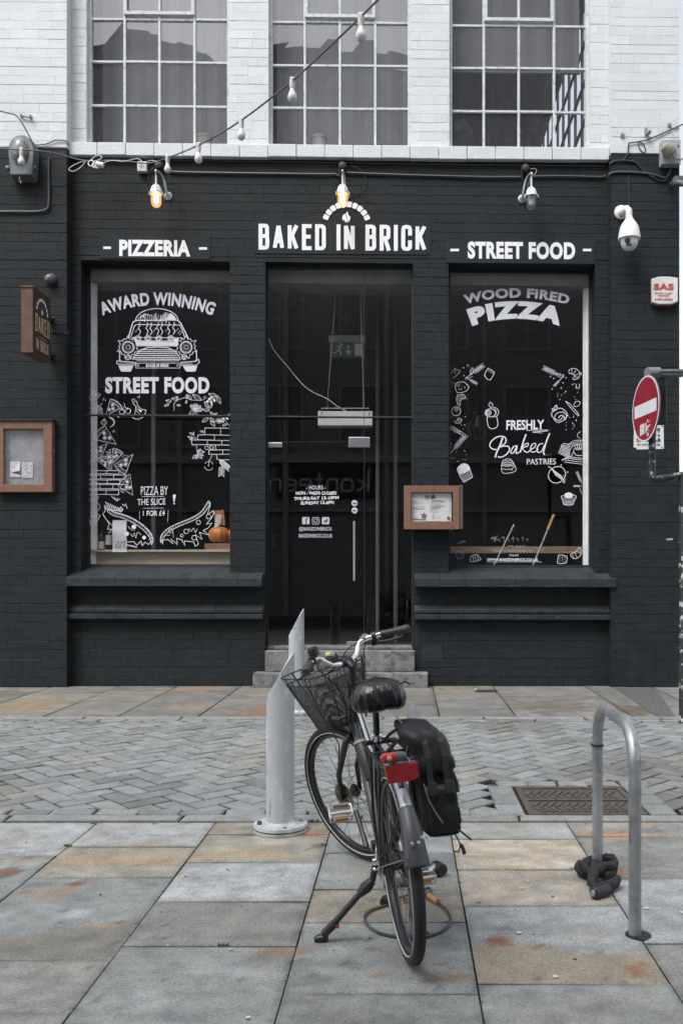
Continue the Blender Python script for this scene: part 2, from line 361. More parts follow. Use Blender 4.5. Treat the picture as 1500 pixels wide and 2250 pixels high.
BH = .1129
def brick_face(m, x0, x1, z0, z1, y, colr, rn, depth=.0052, hdr=3):
    wt = colr[0] > .3
    if wt: depth = .0035
    k0 = int(math.floor(z0 / BH)) - 1
    k = k0
    while k * BH < z1:
        a, b = max(z0, k * BH), min(z1, (k + 1) * BH)
        if b - a > .02:
            rr_ = random.Random(k * 31 + 7); L_ = .345 if k % hdr else .172; x = -9 + (k % 2) * L_ / 2 + rr_.uniform(0, .04); ky = rn.uniform(-.0025, .0025)
            jz = [rn.uniform(-.003, .003) for _ in range(2)]
            while x < x1:
                l = L_ * rr_.uniform(.95, 1.05); p, q = max(x0, x), min(x1, x + l); x += l
                if q - p < .02: continue
                yo = y - depth - ky * .7 + rn.uniform(-.0012, .0012) * (.5 if wt else 1); g = .0009; ct, cs = rn.uniform(.002, .009), .001
                if rn.random() < .35: ct = .0012
                if wt: g, ct = (.0011 if rn.random() < .35 else .0002), rn.uniform(.0008, .003)
                za, zb = a + g + jz[0] + rn.uniform(-.0015, .0015), b - g + jz[1] + rn.uniform(-.0015, .0015)
                t = rn.uniform(-.0015, .0015); gx = .0001 if rn.random() < .82 else .0014; pa, qa = p + (gx if p > x0 + 1e-6 else 0), q - (gx if q < x1 - 1e-6 else 0)
                o = [(pa, y, za), (qa, y, za), (qa, y, zb), (pa, y, zb)]; f_ = [(pa + cs, yo, za + .003), (qa - cs, yo, za + .003), (qa - cs, yo + t, zb - ct), (pa + cs, yo + t, zb - ct)]
                kf = rn.uniform(.96, 1.04)
                m.add(o + f_, [(4, 5, 6, 7), (0, 1, 5, 4), (1, 2, 6, 5), (2, 3, 7, 6), (3, 0, 4, 7)], tuple(c * kf for c in colr))
        k += 1
WHT = (.615, .636, .651); rb = random.Random(41)
m = MB()                                   # charcoal ground floor wall
xs = [XPL, X(178), X(505), X(583), X(907), X(985), X(1307), XPR]
TH = .245
m.box(XPL, XPR, D, D + TH, ZD, ZS0)
for a, b in ((0, 1), (2, 3), (4, 5), (6, 7)): m.box(xs[a], xs[b], D, D + TH, -.1, ZD)
for (u0, u1, vb) in (OPEN[0], OPEN[2]): m.box(X(u0), X(u1), D, D + TH, -.1, 1.36)
m.box(X(583), X(907), D + .02, D + TH, -.1, .30)
m.m = 1
brick_face(m, XPL, XPR, ZD, ZS0 - .002, D, DARK, rb)
for a, b in ((0, 1), (2, 3), (4, 5), (6, 7)): brick_face(m, xs[a], xs[b], 0, ZD, D, DARK, rb)
for (u0, u1, vb) in (OPEN[0], OPEN[2]): brick_face(m, X(u0), X(u1), 0, 1.36, D, DARK, rb)
m.build('ground_floor_wall', [M['dark_brick'], M['dark_brick_face']], B, sh=True)
ZB = 6.575
for (a, b) in ((XL, XPL), (XPR, XR)):
    m = MB(); m.box(a, b, YP, D + TH, -.1, ZB); m.m = 1; brick_face(m, a, b, 0, ZB, YP, DARK, rb, hdr=4)
    m.build('corner_pier', [M['dark_brick'], M['dark_brick_face']], B, sh=True)
    m = MB(); m.box(a, b, YP, D + TH, ZB, ZTOP); m.m = 1; brick_face(m, a, b, ZB, 9.4, YP, WHT, rb, hdr=4)
    m.build('white_corner_pier', [M['white_brick'], M['white_brick_face']], B, sh=True)

UW = [(190, 503, (36.5, 131, 228.5, 321)), (590, 902, (39, 135, 230, 324)), (987, 1295, (43, 137, 233, 324))]
m = MB()                                   # white upper wall between the windows
e = [XPL] + sum([[X(a), X(b)] for a, b, _ in UW], []) + [XPR]
ZW1 = Z(-250)
for a, b in ((0, 1), (2, 3), (4, 5), (6, 7)): m.box(e[a], e[b], D, D + TH, ZS1, ZW1)
m.box(XPL, XPR, D, D + TH, ZW1, ZTOP); m.m = 1
for a, b in ((0, 1), (2, 3), (4, 5), (6, 7)): brick_face(m, e[a], e[b], ZS1, 9.4, D, WHT, rb, hdr=2)
m.build('upper_wall', [M['white_brick'], M['white_brick_face']], B, sh=True)
m = MB()
nb = 19
for i in range(nb):                        # sill band of white painted bricks on edge
    x0 = XPL + (XPR - XPL) * i / nb; x1 = XPL + (XPR - XPL) * (i + 1) / nb - .006
    dz = random.uniform(-.006, .006); dy = random.uniform(-.006, .006)
    m.box(x0, x1, D - .085 + dy, D + .12, ZS0 + dz, ZS1 + dz * .5)
m.box(XPL, XPR, D - .06, D + .11, ZS0 + .012, ZS1 - .012)
m.build('window_sill', M['white_brick'], B, sh=True, bevel=.008)

# right hand side wall with a barred side window, back wall, roof
YB = 24
m = MB()
SY0, SY1, SZ0, SZ1 = 15.0, 22.5, 8.3, 11.9
m.box(XR - .08, XR, D + TH, SY0, -.1, ZTOP); m.box(XR - .08, XR, SY1, YB, -.1, ZTOP)
m.box(XR - .08, XR, SY0, SY1, -.1, SZ0); m.box(XR - .08, XR, SY0, SY1, SZ1, ZTOP)
m.box(XL, XR, YB, YB + .3, -.1, ZTOP)
m.box(XL, XL + .3, D + TH, YB, -.1, ZTOP)
m.build('side_wall', M['white_brick'], B)
m = MB(); m.box(XL - .1, XR + .08, YP - .08, YB + .4, ZTOP + .1, ZTOP + .3); m.build('roof', M['grey_metal'], B)
m = MB()
ng = 11
for i in range(ng + 1):
    y = SY0 + (SY1 - SY0) * i / ng; m.box(XR - .06, XR - .02, y - .05, y + .05, SZ0, SZ1)
for i in range(6):
    z = SZ0 + (SZ1 - SZ0) * i / 5; m.box(XR - .055, XR - .025, SY0, SY1, z - .045, z + .045)
m.build('side_window', M['grey_metal'], B)
# interiors
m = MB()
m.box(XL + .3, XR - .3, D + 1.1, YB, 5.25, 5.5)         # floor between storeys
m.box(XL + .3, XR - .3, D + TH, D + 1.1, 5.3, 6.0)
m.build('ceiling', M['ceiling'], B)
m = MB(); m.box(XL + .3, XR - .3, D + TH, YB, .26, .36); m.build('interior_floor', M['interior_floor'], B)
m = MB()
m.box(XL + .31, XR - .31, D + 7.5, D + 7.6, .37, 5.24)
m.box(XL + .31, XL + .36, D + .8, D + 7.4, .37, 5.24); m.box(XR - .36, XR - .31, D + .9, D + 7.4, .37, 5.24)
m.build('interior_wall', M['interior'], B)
m = MB(); m.box(XL + .31, XR - .09, D + 11.8, D + 11.9, 5.6, ZTOP - .02)
m.box(XL + .31, XL + .36, D + .4, D + 11.7, 5.6, ZTOP - .02)
m.build('upper_room_wall', M['upper_room'], B)
m = MB()                                                # white plastered reveals inside the shop windows
a_, b_ = X(178), X(1307)          # splayed towards the room
m.prism([(a_ - .12, D + TH + .004), (a_ + .001, D + TH + .004), (a_ + .075, D + TH + .13), (a_ - .12, D + TH + .13)], lambda p: (p[0], p[1], 1.3), lambda p: (p[0], p[1], ZD + .2))
m.prism([(b_ + .12, D + TH + .004), (b_ - .001, D + TH + .004), (b_ - .082, D + TH + .12), (b_ + .12, D + TH + .12)], lambda p: (p[0], p[1], 1.2), lambda p: (p[0], p[1], ZD + .2))
m.box(X(985) - .10, X(985) - .003, D + TH + .004, D + .62, 2.4, ZD + .2)
m.build('plaster_reveal', M['plaster'], B, sh=True)
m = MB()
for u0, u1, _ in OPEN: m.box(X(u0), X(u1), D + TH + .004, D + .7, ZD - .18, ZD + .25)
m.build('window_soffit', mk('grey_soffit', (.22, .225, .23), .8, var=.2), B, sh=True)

# ---- ledges below the shop windows
def ledge(x0, x1, name):
    m = MB()
    n = max(2, int((x1 - x0) / .42)); 
    for i in range(n):
        a = x0 + (x1 - x0) * i / n; b = x0 + (x1 - x0) * (i + 1) / n - .004
        j = random.uniform(-.004, .004)
        prof = [(D + .19, 1.478), (D - .19 + j, 1.333 + j), (D - .19 + j, 1.232), (D + .19, 1.232)]
        m.prism(prof, lambda p: (a, p[0], p[1]), lambda p: (b, p[0], p[1]))
    return m
for (x0, x1, gx0, gx1, side) in ((XPL, X(580), 178, 505, 0), (X(910), XPR + .06, 985, 1307, 1)):
    m = MB()
    n = 8
    for i in range(n):
        a = x0 + (x1 - x0) * i / n; b = x0 + (x1 - x0) * (i + 1) / n - .0015; j = random.uniform(-.002, .002)
        m.prism([(D + .0, 1.403), (D - .19 + j, 1.333 + j), (D - .19 + j, 1.232), (D, 1.232)], lambda p: (a, p[0], p[1]), lambda p: (b, p[0], p[1]))
        m.prism([(D, 1.005), (D - .07 + j, .94 + j), (D - .07 + j, .905), (D, .905)], lambda p: (a, p[0], p[1]), lambda p: (b, p[0], p[1]))
        m.prism([(D, .902), (D - .12 + j, .885 + j), (D - .12 + j, .83), (D, .83)], lambda p: (a, p[0], p[1]), lambda p: (b, p[0], p[1]))
    a, b = X(gx0) + .002, X(gx1) - .002
    m.prism([(D + .215, 1.478), (D - .0, 1.405), (D - .0, 1.365), (D + .215, 1.365)], lambda p: (a, p[0], p[1]), lambda p: (b, p[0], p[1]))
    m.build('window_ledge', M['dark_ledge'], B, sh=True, bevel=.004)
m = MB(); m.box(X(927), X(971), D - .012, D + .01, PZ(1452, D), PZ(1415, D))
m.m = 1
for i in range(6):
    for j in range(4):
        a = X(931) + i * .037; c = PZ(1448, D) + j * .046
        m.box(a, a + .022, D - .014, D - .0115, c, c + .026)
m.build('air_vent', [M['dark_ledge'], M['black']], B)

# ---- entrance steps
m = MB(); rnd = random.Random(3)
m.box(PX(555, 11.07), PX(940, 11.07), 11.07, D + .019, -.05, .178)
m.box(PX(582, 11.22), PX(911, 11.22), 11.22, D + .35, .1781, .44)
m.box(X(583) + .004, X(907) - .004, D + .06, D + .34, .4401, .485)
m.build('entrance_step', M['concrete'], B, bevel=.012)

# ---- upper windows
def upper_window(u0, u1, rows, ci, bl):
    Yg = D + .10
    x0, x1 = X(u0), X(u1)
    f = MB()
    zr = [Z(v) for v in rows]; pitch = (rows[-1] - rows[0]) / 3
    zr = zr[::-1] + [Z(rows[0] - pitch * (k + 1)) for k in range(3)]
    z0, z1 = zr[0], zr[-1]
    ft = .038; bt = .025
    f.box(x0, x0 + ft, Yg - .03, Yg + .03, z0, z1); f.box(x1 - ft, x1, Yg - .03, Yg + .03, z0, z1)
    f.box(x0 + ft, x1 - ft, Yg - .031, Yg + .031, z0 - .0, z0 + .03); f.box(x0 + ft, x1 - ft, Yg - .03, Yg + .03, z1 - .03, z1)
    for k in (1, 2, 3):
        x = x0 + (x1 - x0) * k / 4 + random.uniform(-.006, .006)
        f.box(x - bt / 2 - .002, x + bt / 2 + .002, Yg - .024, Yg + .02, z0 + .03, z1 - .03)
    for zz in zr[1:-1]:
        for k in range(4):
            a = x0 + (x1 - x0) * k / 4; b = x0 + (x1 - x0) * (k + 1) / 4; j = random.uniform(-.004, .004)
            f.box(a + .012, b - .012, Yg - .021, Yg + .018, zz - bt / 2 + j, zz + bt / 2 + j)
    win = f.build('upper_window', M['white_frame'], B, sh=True)
    c = MB()                                   # opening casement in the middle two columns
    ca, cb_ = x0 + (x1 - x0) * .25, x0 + (x1 - x0) * .75; cz0 = zr[3] + .045; cz1 = zr[5] - .03; s_ = .04
    for (a, b, p, q) in ((ca, ca + s_, cz0, cz1), (cb_ - s_, cb_, cz0, cz1), (ca + s_, cb_ - s_, cz0, cz0 + s_), (ca + s_, cb_ - s_, cz1 - s_, cz1)):
        c.box(a, b, Yg - .05, Yg - .022, p, q)
    c.build('casement', M['white_frame'], win, sh=True)
    g = MB(); rr = random.Random(u0)
    for k in range(4):                          # every pane sits at its own slight angle
        for r_ in range(len(zr) - 1):
            a = x0 + (x1 - x0) * k / 4; b = x0 + (x1 - x0) * (k + 1) / 4; p, q = zr[r_], zr[r_ + 1]
            t = [rr.uniform(-.0034, .0034) for _ in range(4)]
            g.quad((a, Yg + .004 + t[0], p), (b, Yg + .004 + t[1], p), (b, Yg + .004 + t[2], q), (a, Yg + .004 + t[3], q))
    g.build('glass', M['dirty_glass'], win, sh=True)
    b_ = MB()
    nseg = 24; vs = []
    for k in range(nseg + 1):
        x = x0 + .03 + (x1 - x0 - .06) * k / nseg; y = D + .52 + .012 * sin(k * 1.7)
        vs += [(x, y, Z(bl)), (x, y, z1)]
    b_.add(vs, [(2 * k, 2 * k + 2, 2 * k + 3, 2 * k + 1) for k in range(nseg)])
    b_.box(x0 + .02, x1 - .02, D + .5, D + .54, Z(bl) - .035, Z(bl))
    b_.build('roller_blind', M['blind'], win, sh=True)
    return win
upper_window(*UW[0], 0, 281); upper_window(*UW[1], 0, 268); upper_window(*UW[2], 0, 100)
for (u, y) in ((1010, D + 1.6), (1118, D + 2.4), (740, D + 1.8), (845, D + 2.6)):
    m = MB(); m.lathe([(.02, .5), (.03, .2), (.10, .17), (.17, .06), (.19, -.02), (.17, -.03)], P(u, 296, y), n=18); m.build('pendant_shade', M['grey_metal'], B, smooth=True)


# ------------------------------------------------------------------ ground, street, footways
def vn(x, y, s, z=0): return noise.noise(Vector((x * s, y * s, z)))
def fbm(x, y, s, z=0, o=4): return noise.fractal(Vector((x * s, y * s, z)), 1.0, 2.0, o)
def mixc(a, b, t): t = max(0, min(1, t)); return tuple(p + (q - p) * t for p, q in zip(a, b))
m = MB()
m.box(-90, 90, -90, 5.0, -.4, -.03); m.box(-90, 90, 5.0, 160, -.4, -.035)
gnd = m.build('ground', mk('dark_joint_sand', (.05, .048, .045), .95, var=.4, scale=12, bump=.5), None); tag(gnd, kind='structure')

BLUE = (.214, .225, .218); LIGHT = (.283, .296, .293); GREY = (.188, .194, .189); BUFF = (.223, .211, .179); OLIVE = (.20, .202, .188); TAN = (.242, .227, .192)
RUST = (.20, .105, .062); DKB = (.135, .12, .10)
SPOTS = [  # x px, y px, half width px, half height px, colour, strength   (stains and mineral patches in the stone)
    (170, 1942, 26, 10, (.13, .075, .05), .9), (15, 1918, 30, 12, (.15, .085, .055), .9), (58, 1888, 12, 5, (.15, .09, .06), .7),
    (110, 1962, 60, 14, (.27, .19, .12), .55), (1108, 2070, 62, 20, RUST, .95), (1385, 2132, 60, 24, RUST, .9),
    (1330, 1835, 60, 10, (.30, .19, .12), .9), (1350, 1918, 30, 14, (.30, .16, .08), .8), (610, 2092, 55, 14, (.21, .15, .11), .95),
    (820, 2085, 16, 6, (.17, .12, .08), .8), (835, 2140, 24, 8, (.19, .13, .085), .7), (975, 2150, 55, 10, (.17, .12, .08), .8), (960, 2118, 25, 6, (.16, .12, .085), .7),
    (900, 2135, 70, 30, (.15, .15, .15), .55), (700, 1833, 45, 6, (.33, .16, .09), .7),
    (250, 1890, 150, 12, (.31, .24, .15), .6), (560, 1875, 100, 14, (.32, .27, .18), .5), (215, 2035, 50, 6, (.29, .20, .11), .7),
    (365, 2040, 22, 6, (.17, .165, .15), .6), (1170, 1870, 16, 30, (.34, .25, .14), .5),
    (160, 2010, 40, 10, (.36, .37, .39), .6), (380, 2235, 40, 12, (.16, .16, .165), .6), (880, 1990, 90, 9, (.27, .20, .12), .5), (700, 1860, 14, 8, (.06, .06, .06), .7),
]
SP = []
for (px, py, hw, hh, c, s) in SPOTS:
    g = G(px, py); SP.append((g.x, g.y, hw * g.y / F, hh * g.y * g.y / (F * CAM_H), c, s))
def stain(x, y, c):
    for (sx, sy, rx, ry, cc, s) in SP:
        dx, dy = (x - sx) / rx, (y - sy) / ry
        d = dx * dx + dy * dy
        if d < 4:
            d = sqrt(d) + .75 * fbm(x, y, 5, sx * 7) + .3 * fbm(x, y, 22, sx)
            t = max(0, min(1, (1.12 - d) / .28)); c = mixc(c, cc, t * s)
    return c
def slabs(cols, rows, ymin, ymax, res, palette, name, z=0.0, special=None, gap=.0022, ochre=1.0):
    m = MB(); rn = random.Random(5)
    for ci in range(len(cols) - 1):
        ys = rows.get(ci)
        if ys is None:
            ys = []; y = ymax
            while y > ymin: ys.append((y, None)); y -= rn.choice((.28, .45, .6, .75, .9))
        ys = [q if isinstance(q, tuple) else (q, None) for q in ys] + [(ymin, None)]
        for k in range(len(ys) - 1):
            y1, base = ys[k][0], ys[k][1]; y0 = ys[k + 1][0]
            x0, x1 = cols[ci] + gap + rn.uniform(0, .002), cols[ci + 1] - gap - rn.uniform(0, .002); y0 += gap; y1 -= gap
            if y1 - y0 < .02: continue
            base = base or rn.choice(palette); kf = rn.uniform(.93, 1.07); base = tuple(c * kf for c in base)
            ox = rn.uniform(0, 50); tz = [rn.uniform(-.0025, .0025) for _ in range(4)]
            nx = max(2, int((x1 - x0) / res)); ny = max(2, int((y1 - y0) / (res * 1.2)))
            buff = base[0] > base[2] * 1.12
            vs = []; cs = []
            for j in range(ny + 1):
                for i in range(nx + 1):
                    s_, t_ = i / nx, j / ny
                    x = x0 + (x1 - x0) * s_; y = y0 + (y1 - y0) * t_
                    zz = z + (tz[0] * (1 - s_) * (1 - t_) + tz[1] * s_ * (1 - t_) + tz[2] * s_ * t_ + tz[3] * (1 - s_) * t_)
                    edge = min(x - x0, x1 - x, y - y0, y1 - y)
                    if edge < 1e-6: zz -= .003
                    c = base
                    b1 = fbm(x + ox, y * 2.0 + ox, 2.6, 3.1, 6) + .35 * fbm(x * 2 + ox, y * 7, 5, 1.2, 3)
                    c = mixc(c, (c[0] * 1.32, c[1] * 1.32, c[2] * 1.35), b1 * .95)
                    c = mixc(c, (c[0] * .62, c[1] * .63, c[2] * .63), -b1 * .85)
                    if buff:
                        b2 = fbm(x * .6 + ox, y * 5, 3.0, 8.8); c = mixc(c, (.32, .225, .12), (b2 - .15) * 1.1 * ochre)
                    else:
                        b2 = fbm(x + ox, y * 2, 1.7, 5.5); c = mixc(c, (.245, .228, .188), (b2 - .25) * 1.0)
                    c = mixc(c, tuple(v * .55 for v in c), (.016 - edge) / .016 * .45 + (vn(x, y, 30) * .3 if edge < .03 else 0))
                    vv = abs(fbm(x * 1.1 + ox, y * 3.2 - ox, 1.6, 4.4, 5))
                    if vv < .05: c = mixc(c, (.20, .17, .125) if (int(ox) % 3) else (.14, .142, .14), (.05 - vv) / .05 * .34)
                    if special: c = special(ci, k, x, y, c)
                    c = stain(x, y, c); 
                    pt = vn(x, y, 60, 2.2)
                    if pt > .62: c = tuple(v * .6 for v in c)
                    vs.append((x, y, zz)); cs.append(c)
            o = len(m.v); m.v += [Vector(v) for v in vs]; W_ = nx + 1
            for j in range(ny):
                for i in range(nx):
                    q = (j * W_ + i, j * W_ + i + 1, (j + 1) * W_ + i + 1, (j + 1) * W_ + i)
                    m.f.append([o + a for a in q]); m.mi.append(0); m.col.append([cs[a] for a in q])
            ring = [j for j in range(W_)] + [j * W_ + nx for j in range(1, ny + 1)] + [ny * W_ + i for i in range(nx - 1, -1, -1)] + [j * W_ for j in range(ny - 1, 0, -1)]
            for a_, b_ in zip(ring, ring[1:] + ring[:1]):
                va, vb = m.v[o + a_], m.v[o + b_]
                n0 = len(m.v); m.v += [Vector((va.x, va.y, z - .03)), Vector((vb.x, vb.y, z - .03))]
                m.f.append([o + a_, n0, n0 + 1, o + b_]); m.mi.append(0); m.col.append(tuple(v * .45 for v in cs[a_]))
    return m.build(name, M['slab'], None)
M['slab'] = attrmat('york_stone', .66, .5, 95, .30, speck=.55)
def gy(py): return F * CAM_H / (py - 1259)
cols = [-6.0, -5.3, -4.65, -3.98, -3.35, -2.71, -2.38, -1.725, -1.063, -.407, .245, .903, 1.56, 2.2, 2.85, 3.5, 4.2, 5.0, 6.0]
rows = {
    5: [(5.11, LIGHT), (gy(1880), BLUE), (gy(1957), BUFF), (gy(2105), OLIVE), (2.9, BUFF)],
    6: [(5.11, LIGHT), (gy(1880), BLUE), (gy(1956), OLIVE), (gy(2010), GREY), (gy(2108), OLIVE), (gy(2225), GREY)],
    7: [(5.11, LIGHT), (gy(1861), TAN), (gy(1928), BLUE), (gy(2110), OLIVE), (gy(2226), GREY), (2.2, BLUE)],
    8: [(5.11, TAN), (gy(1834), TAN), (gy(1895), LIGHT), (gy(1981), OLIVE), (gy(2080), BLUE), (2.0, GREY)],
    9: [(5.11, BLUE), (gy(1838), LIGHT), (gy(1873), BLUE), (gy(1954), TAN), (gy(2026), BLUE), (gy(2183), GREY), (2.2, BLUE)],
    10: [(5.11, LIGHT), (gy(1844), (.36, .33, .27)), (gy(1910), (.29, .27, .225)), (gy(1990), LIGHT), (gy(2162), GREY), (2.2, BLUE)],
    11: [(5.11, BLUE), (gy(1838), OLIVE), (gy(1931), LIGHT), (gy(2073), OLIVE), (2.75, OLIVE)],
}
PAL = [BLUE, BLUE, LIGHT, GREY, BUFF, OLIVE]
def spec(ci, k, x, y, c):
    if ci == 7 and k == 2:           # dark wedge across the foot of the slab
        yy = 3.487 + (x + 1.55) * .48 + .03 * fbm(x, y, 4)
        if ci == 7: c = mixc(c, (.165, .158, .138), (yy - y) / .035)
    if ci == 10 and k == 3:          # rusty brown lower half
        yy = 3.45 - (x - .245) * .20 + .05 * fbm(x, y, 4)
        c = mixc(c, (.23, .205, .155), (yy - y) / .03)
    if ci == 11 and k == 0: 
        c = mixc(c, (.31, .23, .16), (.5 + fbm(x, y * 3, 3)) * .6)
    return c
pv = slabs(cols, rows, .6, 5.11, .026, PAL, 'near_pavement', special=spec); tag(pv, kind='structure')

# far footway
fc = [-8.2 + .775 * i + (random.uniform(-.04, .04)) for i in range(13)] + [1.42 + .8 * i for i in range(1, 3)] + [3.75, 4.6, 5.6, 6.6]
frows = {}
FP = [(.15, .146, .136), (.175, .17, .155), (.14, .14, .138), (.19, .178, .152)]
rf = random.Random(9)
FSP = [(1210, 1553, 80, 14, DKB, .85), (1400, 1565, 60, 12, (.11, .085, .06), .9), (60, 1550, 70, 14, (.24, .17, .11), .7), (575, 1564, 50, 10, (.19, .13, .09), .9), (420, 1553, 70, 5, (.26, .19, .13), .6),
       (430, 1515, 60, 5, (.28, .18, .11), .7), (770, 1540, 60, 14, (.2, .16, .12), .5), (1050, 1550, 60, 20, (.15, .15, .145), .6), (690, 1520, 40, 6, (.27, .2, .14), .6), (1000, 1520, 40, 8, (.24, .19, .14), .5), (250, 1545, 50, 10, (.15, .14, .13), .5)]
for (px, py, hw, hh, c, s) in FSP:
    g = G(px, py); SP.append((g.x, g.y, hw * g.y / F, hh * g.y * g.y / (F * CAM_H), c, s))
for i in range(len(fc) - 1):
    frows[i] = [(11.28, rf.choice(FP)), (rf.uniform(10.2, 10.9), rf.choice(FP))] + ([(rf.uniform(9.2, 9.7), rf.choice(FP))] if rf.random() < .5 else [])
fp = slabs(fc, frows, 8.83, 11.28, .045, FP, 'far_pavement', gap=.004, ochre=.25); tag(fp, kind='structure')

# setts of the lane
M['sett'] = attrmat('concrete_setts', .78, .6, 110, .30, speck=.6)
def sett(m, quad, c, top=0.0, ch=.008, low=-.03):
    q = [Vector((p[0], p[1], 0)) for p in quad]; cen = sum(q, Vector()) / 4
    ins = []
    for p in q:
        d = cen - p; ins.append(p + d.normalized() * ch * 1.4)
    tl = [random.uniform(-.0025, .0025) for _ in q]
    vs = [(p.x, p.y, top + t) for p, t in zip(ins, tl)] + [(p.x, p.y, top - ch * .8) for p in q] + [(p.x, p.y, low) for p in q]
    m.add(vs, [(0, 1, 2, 3)], c)
    for i in range(4):
        j = (i + 1) % 4
        m.add([vs[i], vs[j], vs[4 + j], vs[4 + i]], [(3, 2, 1, 0)], tuple(v * .75 for v in c)); m.add([vs[4 + i], vs[4 + j], vs[8 + j], vs[8 + i]], [(3, 2, 1, 0)], tuple(v * .4 for v in c))
m = MB(); U = .142; rs = random.Random(21); ca, sa = cos(radians(44)), sin(radians(44))
MX0, MX1, MY0, MY1 = .60, 1.53, 5.20, 6.06          # gap for the manhole and its surround
def settcol(x, y, r):
    t = fbm(x, y, .8, 1.3); c = (.20, .212, .21)
    k = r.uniform(.84, 1.12) if r.random() > .06 else r.uniform(.66, .80); c = tuple(v * k for v in c)
    c = mixc(c, (.125, .122, .112), (t - .02) * 1.5); c = mixc(c, (.25, .225, .18), (fbm(x, y, 1.4, 9) - .25) * 1.2)
    return c
for i in range(-75, 76):
    for k in range(-22, 23):
        for (a, b, c_, d_) in ((0, 2, 0, 1), (2, 3, -1, 1)):
            g_ = .043
            pts = []
            for (px_, py_) in ((a + g_, c_ + g_), (b - g_, c_ + g_), (b - g_, d_ - g_), (a + g_, d_ - g_)):
                lx, ly = (px_ + i + 4 * k) * U, (py_ + i) * U
                pts.append((lx * ca - ly * sa, lx * sa + ly * ca + 7.0))
            cx = sum(p[0] for p in pts) / 4; cy = sum(p[1] for p in pts) / 4
            if not (-7 < cx < 7 and 5.315 < cy < 8.69): continue
            if MX0 - .02 < cx < MX1 + .02 and cy < MY1 + .02: continue
            jit = [(p[0] + rs.uniform(-.003, .003), p[1] + rs.uniform(-.003, .003)) for p in pts]
            sett(m, jit, settcol(cx, cy, rs), top=rs.uniform(-.004, 0))
def row(m, x0, x1, y0, y1, L, top, colf=settcol, skip=None, low=-.03):
    x = x0
    while x < x1:
        l = L * rs.uniform(.92, 1.08)
        if not (skip and skip[0] < x + l / 2 < skip[1]):
            sk = rs.uniform(-.008, .008)
            sett(m, [(x + .007 + sk, y0 + .005), (x + l - .007 + sk, y0 + .005), (x + l - .007 - sk, y1 - .005), (x + .007 - sk, y1 - .005)], colf(x, y0, rs), top, low=low)
        x += l
row(m, -7, 7, 5.245, 5.385, .245, .004, skip=(MX0, MX1))
row(m, -7, 7, 8.57, 8.67, .24, .004)
row(m, MX0, MX1, 5.96, MY1 + .04, .2, .005)
for (xa, xb) in ((MX0 - .06, .70), (1.42, MX1 + .05)):
    for y in (5.25, 5.49, 5.73): sett(m, [(xa, y + .004), (xb - .004, y + .004), (xb - .004, y + .236), (xa, y + .236)], settcol(xa, y, rs), .004)
st = m.build('street', M['sett'], None); tag(st, kind='structure')
m = MB()
def kc(x, y, r): k = r.uniform(.92, 1.08); return tuple(v * k for v in (.215, .216, .21))
row(m, -7, 7, 5.109, 5.243, .95, .006, kc, low=-.05); row(m, -7, 7, 8.672, 8.825, .95, .006, kc, low=-.05)
kb = m.build('kerb', M['sett'], None); tag(kb, kind='structure')

# manhole cover with raised chevrons
def iron(): return mk('rusty_cast_iron', (.10, .088, .078), .6, .35, var=.4, scale=30, bump=.4, bscale=90)
IR = iron()
m = MB(); x0, x1, y0, y1 = .715, 1.405, 5.262, 5.935
m.box(x0, x1, y0, y1, -.03, -.006)
for (a, b, c_, d_) in ((x0, x0 + .035, y0, y1), (x1 - .035, x1, y0, y1), (x0 + .035, x1 - .035, y0, y0 + .035), (x0 + .035, x1 - .035, y1 - .035, y1)): m.box(a, b, c_, d_, -.0059, .003)
cx = (x0 + x1) / 2
for side in (0, 1):
    for r_ in range(2):
        for k in range(13):
            a = (x0 + .05 + k * .047); yb = y0 + .05 + r_ * .29 + .13
            if a + .03 > x1 - .05: continue
            s_ = 1 if side else -1
            p0 = Vector((a, yb + s_ * .008, 0)); p1 = Vector((a + .055, yb + s_ * .115, 0)); p1.x = min(p1.x, x1 - .045)
            d_ = (p1 - p0).normalized(); q = Vector((-d_.y, d_.x, 0)) * .008
            m.prism([p0 - q, p1 - q, p1 + q, p0 + q], lambda p: (p.x, p.y, -.0059), lambda p: (p.x, p.y, .002))
m.tube([(x0 + .04, y0 + .34, 0), (x1 - .04, y0 + .34, 0)], .008, 6); 
mh = m.build('manhole_cover', IR, None, origin=(cx, 5.6, 0)); tag(mh, 'rusty square cast iron manhole cover with chevron ribs, set in the grey setts', 'manhole cover')
# small drain by the wall and tar patch on the right
m = MB(); g = G(1065, 1519)
m.box(g.x - .13, g.x + .13, g.y - .11, g.y + .1, -.01, .004); m.m = 1
for k in range(6): m.box(g.x - .11 + k * .04, g.x - .09 + k * .04, g.y - .09, g.y + .08, .0042, .009)
m.m = 2; m.tube([g + Vector((-.12, -.02, .01)), g + Vector((-.10, .05, .022))], .007, 6)
dr = m.build('drain_grate', [M['black'], IR, M['vinyl']], None, origin=g); tag(dr, 'small dark drain grate in the paving at the foot of the shop wall', 'drain')
m = MB()
A = [G(1350, 1513), G(1440, 1513), G(1488, 1582), G(1452, 1582)]
m.prism([(p.x, p.y) for p in A], lambda p: (p[0], p[1], -.01), lambda p: (p[0], p[1], .006 + .002 * sin(p[0] * 9)))
tp = m.build('tarmac_patch', mk('tarmac', (.085, .086, .086), .9, var=.75, scale=35, bump=.9, bscale=120), None); tag(tp, kind='structure')
